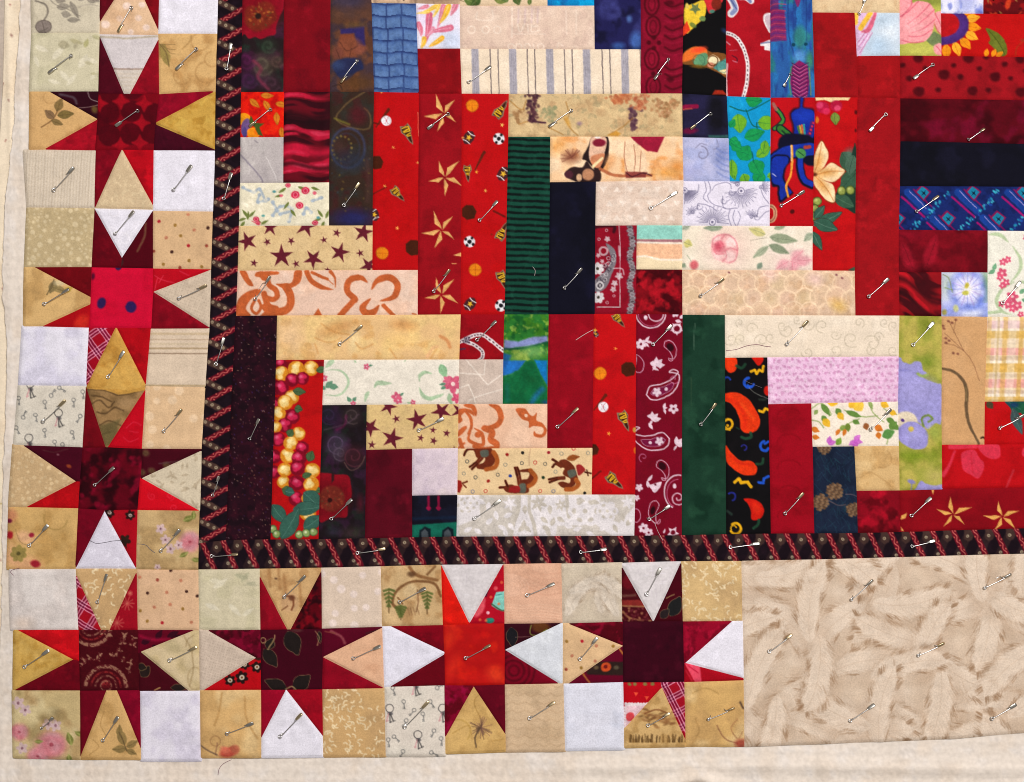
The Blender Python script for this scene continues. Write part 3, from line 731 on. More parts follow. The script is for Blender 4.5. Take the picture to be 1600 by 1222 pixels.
def f(c):
    c.z(980, 0, 4.364)
    c.mott((40, 110, 172), 16, 0.9, 0.42, 0.65, 3, 2.0, 0.5); c.mott((40, 120, 110), 16, 0.75, 0.55, 0.72, 9, 1.6, 0.5); c.mott((30, 50, 120), 14, 0.7, 0.52, 0.75, 15, 2, 0.5)
    c.fill([(965, 80), (1060, 85), (1075, 290), (965, 300)], (136, 26, 80), 0.85, 1.2); c.fill([(965, -10), (1020, -10), (1020, 90), (965, 100)], (110, 30, 84), 0.8, 1.2)
    for y in range(0, 300, 22): c.line([(965, y + 14), (1000, y), (1068, y + 4)], 6, (70, 40, 110) if y % 44 else (190, 60, 80), 0.8, 0.7)
    c.fill([(1120, -10), (1175, -10), (1155, 65), (1145, 65)], (130, 28, 84), 0.9, 0.8)
    c.line([(1085, 0), (1090, 250), (1140, 430)], 6, (20, 40, 100), 0.7, 0.9); c.line([(1205, 0), (1208, 300)], 6, (20, 40, 100), 0.7, 0.9)
    c.ell(1165, 270, 45, 75, (50, 130, 110), 0, 0.75, 3); c.ell(1122, 320, 12, 12, (14, 60, 80)); c.ell(1204, 318, 12, 12, (14, 60, 80)); c.ell(1165, 400, 40, 40, (90, 150, 206), 0, 0.8, 4); c.ell(1230, 430, 25, 60, (60, 130, 90), 0, 0.8, 3)
    c.fill([(1160, 425), (1215, 460), (1228, 580), (1215, 672), (1120, 672), (1100, 580), (1112, 465)], (126, 24, 84), 1, 0.8)
    for y in range(450, 680, 26): c.line([(1112, y - 6), (1162, y + 26), (1220, y - 6)], 7, (70, 20, 70), 0.9, 0.6, False); c.line([(1120, y + 6), (1162, y + 36), (1212, y + 6)], 5, (200, 110, 150), 0.8, 0.6, False)
    c.line([(1108, 470), (1095, 560), (1105, 660)], 7, (90, 150, 60), 0.8); c.line([(1228, 480), (1240, 660)], 8, (140, 150, 60), 0.7)
strip(b, "bright blue strip with purple feather spears", [(1201.3, -8), (1266, -8), (1270.5, 155), (1201.8, 155)], (40, 88, 152), f, 'cotton', 1.25)
strip(b, "plain oatmeal strip at the top edge", [(1265, -8), (1401.5, -8), (1401.5, 24), (1266, 23.3)], (216, 186, 144), mott_paint(((196, 160, 118), 9, 0.6, 0.5, 0.75), ((230, 204, 160), 30, 0.6, 0.45, 0.75)))
strip(b, "short plain red patch beside the bright blue strip", [(1266, 23.3), (1332, 23.8), (1337.4, 155), (1270.5, 155)], (150, 12, 18), solid((150, 12, 18), 0.1))
def f(c):
    c.z(1240, 0, 4.364)
    c.ell(640, 230, 60, 60, (226, 232, 236), 0, 0.8, 10); c.ell(560, 330, 70, 60, (168, 192, 212), 0, 0.7, 10); c.ell(590, 160, 60, 40, (176, 196, 212), 0, 0.6, 8)
    c.fill([(390, 95), (545, 95), (530, 160), (500, 270), (470, 330), (425, 395)], (216, 178, 210), 1, 1.2, True)
    c.line([(545, 90), (500, 210), (450, 235)], 30, (206, 96, 120), 1, 0.8, True, lambda u: 0.4 + 0.7 * np.sin(np.pi * u)); c.line([(505, 110), (440, 210)], 34, (234, 182, 60), 1, 0.9, False)
    c.line([(410, 110), (405, 170)], 36, (236, 190, 70), 1, 0.9, False)
    for (a, e) in (((490, 250), (430, 330)), ((520, 240), (440, 370)), ((470, 240), (425, 300))): c.line([a, e], 8, (190, 110, 150), 0.7, 0.9, False); c.line([(a[0] - 10, a[1]), (e[0] - 8, e[1])], 6, (240, 226, 236), 0.7, 0.9, False)
strip(b, "small sky blue square with pink petal edge", [(1332, 23.8), (1401.5, 24), (1402.6, 90), (1337.4, 90.5)], (196, 208, 218), f, res=1.25)
strip(b, "plain red corner square above the long red strip", [(1337.4, 90.5), (1402.6, 90), (1403, 156), (1337.4, 155)], (152, 12, 18), solid((150, 12, 18), 0.1))

# ---- block with the pink pumpkin flower (top row, fourth)
b = blk((1520, 20), "log cabin block with sunflower strip and smudged red strip")
def f(c):
    c.z(1240, 0, 4.364)
    c.ell(900, 0, 130, 60, (130, 138, 56), 0, 0.9, 4); c.fill([(870, 280), (940, 230), (992, 260), (992, 330), (940, 340)], (104, 120, 80), 0.9, 1.2); c.ell(850, 360, 100, 40, (196, 192, 90), 0, 0.8, 5)
    pk = (238, 154, 156)
    c.fill([(690, 0), (780, -10), (790, 40), (830, 25), (910, 45), (945, 110), (940, 180), (920, 250), (870, 300), (790, 305), (690, 295)], pk, 1, 1, True)
    c.fill([(950, 100), (992, 90), (992, 250), (960, 220), (940, 170)], pk, 1, 1); c.ell(975, 350, 40, 40, pk, 0, 1, 1.2)
    for p in ([(710, 130), (760, 100), (830, 30)], [(760, 180), (840, 120), (910, 45)], [(780, 210), (870, 150), (940, 85)], [(790, 240), (870, 210), (945, 150)], [(770, 265), (850, 262), (925, 220)], [(720, 290), (790, 308), (870, 298)], [(945, 110), (975, 170), (992, 200)], [(940, 180), (965, 230), (990, 250)], [(720, 130), (780, 60), (785, 0)], [(955, 330), (990, 370)]):
        c.line(p, 7, (206, 84, 104), 0.8, 0.8)
    c.ell(800, 200, 60, 50, (246, 178, 176), 0.5, 0.6, 6)
strip(b, "pink pumpkin blossom square on green", [(1401.5, -8), (1465.7, -8), (1467.3, 89.6), (1402.6, 90)], (176, 176, 76), f, res=1.3)
def f(c):
    c.mott((120, 130, 200), 8, 0.8, 0.52, 0.75, 5, 1, 0.6)
    c.ell(1505, 8, 14, 18, (130, 140, 200), 0.4, 0.5, 6); c.ell(1528, 20, 5, 8, (90, 104, 190), 0, 0.6, 2.5)
strip(b, "small white square with blue wash", [(1465.7, -8), (1532, -8), (1532, 24.7), (1466, 24.4)], (226, 224, 240), f)
def f(c):
    c.mott((150, 14, 16), 14, 0.8, 0.5, 0.7, 4)
    rr = random.Random(5)
    for k in range(26): c.ell(1533 + rr.uniform(0, 90), rr.uniform(-6, 26), 3.5, 1.3, rr.choice([(190, 60, 30), (150, 120, 60), (60, 6, 10)]), rr.uniform(0, 3), 0.8)
    c.ell(1570, 10, 4, 9, (206, 60, 26), 0.3, 0.9, 1)
strip(b, "dark red printed patch in the top corner", [(1532, -8), (1622, -8), (1622, 26), (1532, 24.7)], (92, 8, 14), f)
def f(c):
    c.z(1240, 0, 4.364)
    c.mott((176, 8, 8), 16, 0.7, 0.48, 0.75, 3)
    Y = (230, 140, 20)
    for k in range(12):
        t = -1.0 + k * 0.34
        x0, y0 = 990 + 170 * math.cos(t), 190 + 130 * math.sin(t)
        leaf(c, x0, y0, 100, 62, t + 0.15, Y if k % 2 else (238, 164, 40), (190, 90, 10))
    c.ell(985, 185, 190, 138, (66, 34, 104), 0, 1, 1); c.ell(985, 185, 160, 110, (82, 48, 124), 0, 0.7, 4); c.ell(990, 180, 122, 88, (176, 16, 22), 0, 1, 1)
    c.fill([(1290, 210), (1370, 240), (1425, 310), (1430, 385), (1390, 395), (1340, 340), (1310, 310), (1320, 280)], (96, 104, 30), 1, 0.9, True); c.ell(1370, 330, 25, 45, (124, 130, 44), -0.5, 0.6, 4); c.line([(1310, 225), (1380, 310), (1415, 385)], 6, (60, 70, 16), 0.7)
    for (x, t) in ((1290, -1.4), (1335, -1.2), (1360, -0.6)): leaf(c, x, 400, 55, 34, t, Y, None)
    c.line([(1490, 390), (1500, 340), (1540, 300)], 9, (150, 60, 20), 0.6, 1); c.ell(1545, 290, 22, 10, (140, 60, 30), 0, 0.6, 1); c.line([(1420, 300), (1530, 330)], 8, (150, 10, 10), 0.5, 1.2)
strip(b, "red strip with orange and purple sunflower", [(1466, 24.4), (1622, 26), (1622, 93), (1467.3, 89.6)], (183, 12, 12), f, res=1.3)
def f(c):
    c.z(1240, 0, 4.364)
    c.mott((120, 10, 18), 18, 0.6, 0.45, 0.75, 3)
    for (x, y, r) in ((830, 415, 34), (1170, 415, 36), (1290, 405, 20), (1520, 420, 32), (725, 460, 18), (1070, 462, 16), (1415, 455, 20), (1245, 485, 18), (880, 480, 16), (1005, 525, 38), (1350, 540, 36), (770, 550, 22), (1115, 540, 20), (1560, 500, 18), (1455, 550, 16), (835, 640, 38), (965, 628, 18), (1197, 635, 34), (1305, 630, 18), (1525, 645, 36)):
        c.ell(x, y, r, r * 0.85, (66, 2, 10), 0.4, 0.9, 2.0); c.ell(x + r * 0.4, y - r * 0.4, r * 0.6, r * 0.5, (66, 2, 10), 0, 0.7, 1.6)
strip(b, "red strip with dark smudged dots", [(1402.6, 90), (1622, 93), (1622, 160), (1403, 156.5)], (152, 14, 24), f)

# ---- block with the orange leaf square (middle row, first)
b = blk((550, 320), "log cabin block ending in red sports and star strips")
def f(c):
    c.z(330, 0, 4.364)
    c.mott((176, 9, 10), 12, 0.8, 0.5, 0.7, 3); c.mott((240, 60, 16), 14, 0.6, 0.55, 0.75, 9)
    for (x, y, t) in ((350, 662, 0.05), (275, 690, 0.7), (370, 700, 1.0), (450, 720, 0.1), (455, 780, 1.5), (490, 880, 1.5)): leaf(c, x, y, 84, 40, t, (206, 120, 30), (150, 70, 10), 1, 0.7, (130, 60, 10))
    c.ell(235, 825, 45, 42, (238, 150, 20)); c.ell(250, 880, 34, 60, (110, 80, 130), 0.2); c.ell(300, 920, 44, 40, (240, 140, 20)); c.ell(325, 910, 20, 24, (232, 110, 10)); c.ell(240, 915, 16, 36, (70, 60, 120), 0, 0.9)
    c.fill([(280, 800), (310, 850), (375, 855), (340, 880), (365, 940), (330, 930), (310, 880), (270, 850)], (64, 84, 30), 1, 0.8)
strip(b, "orange red square with yellow leaves", [(379, 146.7), (445.7, 146.2), (444.6, 216.5), (378.5, 217)], (222, 24, 8), f, res=1.25, name="corner_square")
def f(c):
    c.z(330, 0, 4.364)
    y = c.y * 4.364; x = (c.x - 330) * 4.364
    c.mix(sstep(800, 850, y + 0.25 * (660 - x)) * sstep(1000, 900, y + 0.3 * (660 - x)), (44, 0, 8))
    v = c.y + 7 * np.sin(c.x / 17.0) + 0.12 * (c.x - 480)
    n = fbm(c.x / 46.0, v / 9.0, 61, 2)
    c.mix(0.85 * sstep(0.50, 0.34, n), (40, 0, 10)); c.mix(0.85 * sstep(0.58, 0.72, n), (196, 20, 54)); c.mix(0.5 * sstep(0.75, 0.85, n), (226, 70, 96))
    c.mix(0.9 * np.exp(-((v - 190) / 9.0) ** 2), (26, 0, 6)); c.mix(0.8 * np.exp(-((v - 238) / 7.0) ** 2), (190, 16, 50)); c.mix(0.7 * np.exp(-((v - 262) / 4.0) ** 2), (40, 0, 8))
strip(b, "crimson patch printed like draped satin", [(445.7, 146.2), (517, 146), (515.5, 287), (444.6, 287.5)], (96, 4, 20), f, 'satin')
def f(c):
    c.z(330, 0, 4.364)
    c.mott((46, 44, 38), 18, 0.8, 0.45, 0.7, 3); c.mott((64, 26, 26), 16, 0.7, 0.52, 0.75, 9)
    c.line([(1050, 640), (930, 720), (860, 820), (960, 880), (1080, 890), (1090, 800), (1050, 750)], 9, (120, 94, 56), 0.7, 1.2)
    c.ell(1010, 800, 60, 60, (84, 22, 30), 0, 0.7, 6); c.ring(940, 1020, 115, 14, (60, 66, 100), 0.8, 2, 135); c.ring(930, 1020, 90, 8, (52, 52, 70), 0.7, 2, 100)
    rr = random.Random(4)
    for k in range(16):
        t = k * 0.42; c.ell(900 + 66 * math.cos(t), 1020 + 80 * math.sin(t), 8, 8, (128, 104, 46), 0, 0.7, 1)
    c.line([(850, 820), (950, 860)], 14, (120, 110, 40), 0.7, 1.2); c.ell(880, 1010, 40, 40, (70, 44, 40), 0, 0.6, 4)
    c.z(330, 240, 4.364)
    c.ell(960, 60, 120, 70, (40, 46, 60), 0, 0.7, 8); c.ell(970, 450, 130, 60, (34, 34, 84), 0, 0.9, 8); c.line([(1070, 60), (1080, 200), (1070, 330)], 26, (78, 50, 44), 0.6, 4)
    for k in range(26): c.ell(rr.uniform(830, 1100), rr.uniform(40, 400), 7, 5, rr.choice([(110, 90, 40), (80, 60, 40), (50, 60, 70)]), rr.uniform(0, 3), 0.6, 1)
strip(b, "dark brown and navy paisley strip", [(517, 146), (585.5, 146), (583.5, 354), (515.8, 354)], (52, 36, 28), f)
def f(c):
    c.z(330, 0, 4.364)
    c.mott((176, 6, 8), 30, 0.6, 0.45, 0.75, 3)
    bat(c, 1130, 880, 1215, 760); baseball(c, 1200, 836, 34); pennant(c, 1345, 920, 1.15, 1.0); c.line([(1415, 780), (1420, 935), (1445, 938)], 5, (226, 150, 110), 0.8); glove(c, 1135, 1120, 46); c.line([(1110, 850), (1150, 860)], 12, (90, 20, 10), 0.8)
    for (x, y) in ((1247, 1018), (1165, 640), (1415, 1120)): star5(c, x, y, 13, 0.4, (226, 160, 80))
    c.z(330, 240, 4.364)
    pennant(c, 1275, 280, 0.85, 0.85); c.line([(1110, 285), (1200, 240)], 10, (100, 16, 10), 0.9); football(c, 1118, 425, 1.2, 0.9); basketball(c, 1172, 685, 43); glove(c, 1385, 650, 54); star5(c, 1275, 515, 14, 0, (230, 170, 80)); star5(c, 1190, 232, 12, 0, (230, 170, 80))
strip(b, "red sports print strip beside the draped satin print", [(585.5, 146), (655.5, 149.5), (653.6, 423), (583, 423)], (183, 9, 14), f, res=1.3)
def f(c):
    c.z(650, 0, 4.364)
    c.mott((122, 6, 16), 24, 0.6, 0.45, 0.75, 3)
    G = (222, 168, 100)
    pinwheel(c, [(140, 655), (268, 695), (275, 845), (148, 908), (55, 808)], (190, 790), G)
    pinwheel(c, [(160, 1108), (295, 1110), (318, 1278), (200, 1345), (88, 1245)], (200, 1222), G)
    c.z(650, 240, 4.364)
    pinwheel(c, [(125, 400), (252, 438), (262, 592), (130, 652), (40, 552)], (178, 530), G)
    pinwheel(c, [(140, 850), (265, 860), (290, 1025), (170, 1092), (62, 990)], (175, 965), G)
    c.fill([(256, 700), (312, 680), (312, 708)], G, 1, 0.6); c.line([(250, 755), (278, 755)], 6, G, 0.8)
strip(b, "dark red strip with tan barn stars", [(655.5, 149.5), (722, 149.5), (720.6, 492), (653.4, 492.6)], (150, 10, 22), f, res=1.25)
def f(c):
    c.mott((160, 150, 150), 16, 0.5, 0.5, 0.8, 3); c.mott((206, 198, 190), 26, 0.5, 0.5, 0.75, 7)
    c.z(330, 0, 4.364)
    c.line([(215, 1070), (280, 1140), (350, 1222), (360, 1250)], 8, (110, 100, 118), 0.7, 1.2); c.line([(385, 1080), (440, 1190), (455, 1240)], 5, (226, 218, 212), 0.8, 1); c.line([(310, 970), (330, 985)], 6, (110, 100, 110), 0.6, 1)
strip(b, "pale grey marbled square", [(378.5, 217), (444.6, 216.5), (444.6, 287.5), (377.6, 288)], (186, 176, 172), f)
def f(c):
    c.z(330, 240, 4.364)
    rr = random.Random(7)
    c.mott((236, 226, 196), 12, 0.7, 0.45, 0.7, 3)
    for p in ([(230, 240), (300, 270), (340, 250), (380, 330)], [(340, 290), (330, 340), (400, 320)], [(430, 430), (480, 370), (560, 380), (540, 470)], [(640, 420), (660, 380), (690, 410)], [(430, 340), (460, 400)], [(700, 330), (760, 310)], [(480, 420), (560, 400)]):
        c.line(p, 18, (164, 176, 186), 0.85, 1.0)
        for q in p: c.ell(q[0], q[1], 14, 12, (164, 176, 186), 0, 0.8, 0.9)
    for k in range(40): c.ell(rr.uniform(215, 800), rr.uniform(220, 490), 16, 12, (244, 234, 208), rr.uniform(0, 3), 0.6, 1.2)
    G = (112, 124, 60)
    for (x, y, t) in ((520, 245, 2.6), (600, 235, 0.4), (690, 240, 0.3), (540, 340, 2.2), (550, 390, 0.9), (500, 290, 2.9), (260, 440, -2.2), (270, 440, -0.8), (250, 450, 2.9), (240, 470, 2.2), (300, 450, 0.5), (260, 460, -1.5), (350, 490, -0.5), (770, 440, -2.2), (790, 450, -1.2), (760, 450, 2.8), (780, 470, 2.0)): leaf(c, x, y, 60, 20, t, G, None)
    for (x, y, r) in ((583, 290, 30), (652, 262, 28), (612, 362, 26), (534, 225, 18), (714, 278, 13), (486, 295, 12), (318, 455, 20), (718, 480, 20), (330, 480, 16)):
        c.ell(x, y, r, r * 0.85, (200, 40, 70), 0, 1, 0.8); c.ring(x, y, r * 0.5, 5, (238, 150, 160), 0.8); 
    c.ell(440, 268, 12, 9, (90, 150, 150)); c.ell(365, 432, 12, 9, (100, 160, 150)); c.ell(738, 445, 12, 9, (90, 150, 150)); c.line([(290, 470), (340, 490)], 6, (206, 50, 76), 0.8)
strip(b, "cream patch with tiny red roses", [(377.6, 288), (516, 287.3), (515.8, 354), (375.9, 354.5)], (228, 218, 188), f, res=1.25)
def starfield(big, small, z):
    def f(c):
        c.z(*z)
        c.mott((206, 174, 122), 16, 0.5, 0.45, 0.75, 3); c.mott((190, 156, 110), 3.0, 0.35, 0.55, 0.75, 6)
        for (x, y, r, t) in big: star5(c, x, y, r, t, (98, 26, 40), 0.36)
        for (x, y, r, t) in small: star5(c, x, y, r, t, (98, 30, 44), 0.4)
    return f
strip(b, "tan strip with dark maroon stars", [(375.9, 354.5), (583.5, 354), (583, 423), (373.8, 424)], (222, 190, 138), starfield(
    [(258, 605, 72, -1.9), (412, 510, 62, 1.0), (655, 500, 82, 1.2), (490, 705, 84, -1.6), (705, 725, 72, -2.2), (1045, 545, 72, -1.4), (885, 680, 72, -1.3), (1080, 770, 64, -2.2)],
    [(392, 610, 28, -2), (555, 602, 28, -1), (865, 548, 30, -1.3), (777, 596, 26, -1.8), (1022, 685, 30, -1.9), (303, 752, 28, -1.4), (588, 758, 28, -1.9), (800, 800, 22, -1.5)], (330, 240, 4.364)), res=1.2)
def hib1(c):
    c.z(330, 240, 4.364)
    c.mott((232, 190, 160), 30, 0.6, 0.4, 0.7, 3); c.mott((240, 212, 190), 18, 0.5, 0.55, 0.8, 7)
    O = (190, 92, 46)
    c.fill([(205, 805), (245, 805), (275, 860), (300, 905), (270, 905), (230, 860)], O, 1, 0.8, True)
    c.fill([(310, 840), (330, 810), (460, 810), (465, 830), (410, 835), (400, 870), (360, 870), (345, 850)], O, 1, 0.8, True)
    c.line([(395, 845), (405, 900), (450, 935), (460, 975), (430, 1000), (380, 985)], 36, O, 1, 0.8)
    c.fill([(580, 805), (628, 805), (615, 880), (560, 920), (520, 930), (450, 895), (500, 890), (560, 880)], O, 1, 0.8, True)
    c.line([(520, 915), (545, 960), (550, 1030), (510, 1075), (420, 1080), (380, 1050)], 52, O, 1, 0.8)
    c.line([(370, 960), (400, 1040), (450, 1060)], 40, O, 1, 0.8)
    c.fill([(185, 1110), (190, 1010), (250, 950), (335, 925), (340, 960), (280, 1000), (250, 1060), (280, 1110)], O, 1, 0.8, True)
    c.fill([(340, 1110), (400, 1060), (480, 1080), (520, 1060), (500, 1110)], O, 1, 0.8)
    c.line([(310, 1000), (285, 1060), (320, 1095), (350, 1050), (335, 1005)], 20, O, 1, 0.8)
    c.line([(660, 810), (690, 870), (760, 915), (840, 932)], 34, O, 1, 0.8, True, lambda u: np.clip(1.4 * np.sin(np.pi * (0.3 + 0.7 * u)), 0.1, 1)); c.line([(695, 815), (760, 845), (800, 860)], 20, O, 1, 0.8); c.line([(820, 810), (850, 850), (855, 915)], 26, O, 1, 0.8, True, lambda u: 1 - 0.8 * u)
    c.line([(800, 860), (840, 895)], 6, O, 0.9)
    c.line([(1070, 880), (1020, 850), (950, 870), (935, 940), (990, 1000), (960, 1010)], 42, O, 1, 0.8, True, lambda u: np.clip(0.2 + 1.2 * np.sin(np.pi * u), 0, 1)); c.line([(985, 1000), (930, 1060), (885, 1110)], 40, O, 1, 0.8)
    c.line([(1100, 930), (1140, 870), (1220, 850), (1275, 900), (1250, 980), (1160, 1008)], 44, O, 1, 0.8, True, lambda u: np.clip(0.15 + 1.2 * np.sin(np.pi * u), 0, 1))
    c.line([(1090, 995), (1040, 1050), (1060, 1090), (1110, 1085), (1150, 1040)], 46, O, 1, 0.8, True, lambda u: np.clip(0.2 + 1.1 * np.sin(np.pi * u), 0, 1)); c.line([(1180, 1040), (1250, 1110)], 28, O, 1, 0.8, False)
    c.fill([(700, 1112), (740, 1058), (768, 1112)], O, 1, 0.8); c.line([(1375, 1095), (1400, 1100)], 10, O, 0.9)
    c.mott((214, 120, 70), 12, 0.0, 0.5, 0.8, 2)
strip(b, "peach strip with rust hibiscus flowers", [(373.8, 424), (653.6, 423), (653.4, 492.6), (372, 494.2)], (228, 192, 168), hib1, res=1.25)

# ---- block with the cowboy print (middle row, second)
b = blk((892, 320), "log cabin block with green corduroy stripe and western prints")
def f(c):
    c.z(650, 0, 4.364)
    c.mott((176, 6, 8), 30, 0.6, 0.45, 0.75, 3)
    basketball(c, 385, 735, 42); pennant(c, 575, 765, -0.95, 1.0); football(c, 362, 950, -1.0, 1.0); soccer(c, 565, 958, 38); bat(c, 405, 1170, 465, 1050); pennant(c, 355, 1185, 1.5, 0.8); football(c, 595, 1195, -1.0, 1.05); star5(c, 588, 865, 16, 0, (230, 180, 90)); c.line([(290, 950), (325, 950)], 12, (226, 150, 80), 0.9)
    c.z(650, 240, 4.364)
    glove(c, 365, 410, 50); c.line([(530, 400), (605, 440)], 14, (96, 16, 10), 0.9); pennant(c, 585, 545, -1.1, 0.95); soccer(c, 367, 608, 38); basketball(c, 405, 798, 43); pennant(c, 590, 860, 1.2, 0.95); football(c, 370, 1030, -0.9, 1.0); soccer(c, 580, 1040, 40); star5(c, 475, 262, 14, 0, (230, 170, 80)); star5(c, 415, 135, 13, 0, (230, 180, 60)); star5(c, 516, 560, 10, 0, (120, 30, 10))
strip(b, "red sports print strip below the cream striped strip", [(722, 149.5), (795, 149.5), (788.5, 492), (720.6, 492)], (183, 10, 16), f, res=1.3)
def f(c):
    c.z(650, 0, 4.364)
    c.mott((190, 154, 110), 12, 0.8, 0.45, 0.7, 3); c.mott((220, 190, 140), 18, 0.7, 0.5, 0.75, 8); c.mott((150, 140, 104), 8, 0.5, 0.6, 0.8, 12)
    rr = random.Random(3)
    def fig(x, y, w, h, cl, n=60):
        for k in range(n):
            v = rr.random(); c.ell(x + rr.gauss(0, 1) * w * (1 - 0.6 * v), y + v * h, 9, 12, rr.choice(cl), rr.uniform(0, 3), 0.75, 1)
    fig(795, 655, 24, 185, [(70, 36, 44), (92, 54, 60), (52, 26, 40)], 80); c.line([(800, 840), (880, 850)], 14, (70, 36, 50), 0.9)
    fig(1475, 740, 20, 160, [(78, 44, 60), (96, 64, 72)], 60); fig(1380, 660, 60, 60, [(176, 96, 60), (196, 120, 76)], 60); fig(1520, 660, 40, 100, [(170, 90, 60), (196, 130, 90)], 50); fig(1700, 690, 60, 120, [(170, 120, 80), (150, 110, 70), (190, 140, 100)], 70)
    fig(910, 740, 40, 100, [(140, 140, 100), (160, 150, 110)], 40); fig(690, 760, 20, 90, [(150, 110, 70)], 20)
    for p in ([(1010, 820), (1060, 900), (1100, 935)], [(1310, 930), (1400, 880), (1470, 820)], [(900, 880), (1000, 930)], [(1020, 710), (1040, 800), (1010, 830)], [(640, 700), (720, 760), (750, 700)], [(700, 860), (760, 840)]): c.line(p, 8, (160, 110, 50), 0.7, 1)
    c.fill([(1300, 935), (1360, 905), (1390, 925), (1370, 940)], (206, 140, 40), 0.8, 1.4); c.ell(1030, 840, 14, 40, (206, 150, 60), -0.4, 0.7, 2); c.ell(1112, 855, 16, 12, (120, 90, 130), 0, 0.6, 2)
strip(b, "parchment strip with faded western print", [(795, 149.5), (1063.6, 149.5), (1064.8, 216), (794.6, 216.2)], (206, 176, 128), f)
def f(c):
    y = c.y + 0.35 * np.sin(c.x / 7.0 + c.y / 40.0) - 0.035 * (c.x - 820)
    t = np.mod(y - 216, 9.5) / 9.5
    c.mix(sstep(0.32, 0.10, np.abs(t - 0.5)), (6, 18, 16)); c.mott((36, 88, 68), 9, 0.3, 0.5, 0.75, 5)
strip(b, "green strip with narrow black stripes", [(794.6, 216.2), (859.4, 216), (856.3, 492), (788.5, 492)], (16, 66, 50), f, res=1.2)
def f(c):
    c.z(650, 0, 4.364)
    c.mott((224, 150, 84), 20, 0.9, 0.5, 0.72, 3); c.mott((244, 214, 176), 26, 0.8, 0.45, 0.7, 9)
    c.ell(960, 1000, 60, 60, (232, 168, 96), 0, 0.8, 10); c.ell(1060, 1080, 50, 36, (120, 60, 40), 0, 0.8, 6)
    rr = random.Random(1)
    for k in range(14):
        t = rr.uniform(2.6, 6.0); c.line([(1060, 1085), (1060 + 75 * math.cos(t), 1085 + 60 * math.sin(t))], 5, (120, 66, 50), 0.6, 0.8, False)
    c.fill([(1205, 940), (1300, 940), (1310, 1060), (1290, 1130), (1240, 1180), (1160, 1110), (1130, 1090), (1170, 1010)], (36, 22, 22), 1, 1, True)
    c.fill([(1200, 945), (1290, 950), (1280, 1060), (1230, 1130), (1180, 1100), (1180, 1010)], (224, 180, 150), 1, 1, True); c.ell(1245, 985, 44, 26, (126, 24, 46), 0, 1, 1); c.ell(1235, 945, 20, 12, (240, 230, 220))
    c.fill([(1190, 1080), (1280, 1060), (1250, 1150), (1200, 1140)], (206, 130, 90), 1, 1, True); c.line([(1205, 1145), (1265, 1090)], 18, (240, 214, 160), 1, 0.8, False)
    c.fill([(1010, 1200), (1060, 1150), (1130, 1150), (1160, 1110), (1200, 1160), (1250, 1170), (1245, 1250), (1100, 1250)], (46, 28, 28), 1, 1, True); c.ell(1170, 1200, 40, 40, (200, 140, 100), 0, 0.9, 1.2); c.ell(1110, 1220, 18, 26, (214, 170, 130)); c.ell(1040, 1200, 30, 26, (76, 34, 46), 0, 0.9, 1)
    c.line([(1250, 1160), (1330, 1200), (1420, 1210), (1600, 1205)], 20, (176, 96, 60), 0.9, 0.9); c.ell(1320, 1110, 30, 50, (214, 150, 96), 0.3, 0.7, 4)
    c.fill([(1455, 940), (1690, 940), (1640, 1050), (1570, 1040), (1490, 985)], (150, 22, 50), 1, 0.9); c.mott((120, 12, 36), 6, 0.0, 0.5, 0.8, 3)
    c.fill([(1420, 975), (1470, 960), (1560, 1040), (1570, 1200), (1430, 1200), (1415, 1090)], (240, 206, 168), 0.9, 1.2)
    for p in ([(1420, 980), (1415, 1080), (1440, 1200)], [(1480, 1000), (1490, 1100), (1480, 1190)], [(1530, 1040), (1520, 1190)]): c.line(p, 5, (150, 84, 60), 0.8, 0.8)
    c.fill([(1420, 1180), (1570, 1185), (1560, 1220), (1425, 1225)], (130, 50, 46), 0.9, 0.9); c.line([(1430, 1190), (1470, 1215), (1540, 1190), (1600, 1210)], 8, (60, 20, 30), 0.8); c.ell(1770, 1150, 60, 50, (200, 120, 46), 0, 0.8, 10); c.ell(1700, 1190, 70, 24, (216, 150, 70), 0, 0.8, 6)
strip(b, "apricot patch with cowboy boots and legs", [(859.4, 216), (1064.8, 216), (1066.5, 283.5), (859.2, 286.5)], (238, 196, 150), f, res=1.3)
strip(b, "plain navy strip beside the red bandana patch", [(859.2, 286.5), (930.5, 286), (928.5, 491), (856.3, 492)], (12, 11, 26), solid((13, 12, 30), 0.3, 40))
def f(c):
    c.mott((208, 180, 160), 8, 0.6, 0.45, 0.75, 3, 0.6, 2); c.mott((232, 212, 194), 16, 0.6, 0.5, 0.75, 8)
    rr = random.Random(8)
    for i in range(7):
        for j in range(3):
            x, y, r = 942 + i * 21 + (j % 2) * 9, 298 + j * 22, 6
            d = 1 if (i + j) % 2 else -1
            c.fill([(x - r, y + d * r * 0.7), (x, y - d * r * 0.8), (x + r, y + d * r * 0.7)], (236, 220, 204), 0.7, 0.9)
strip(b, "beige triangle print strip under the cowboy strip", [(930.5, 286), (1066.5, 283.5), (1064.6, 353.6), (929, 354)], (220, 196, 176), f)
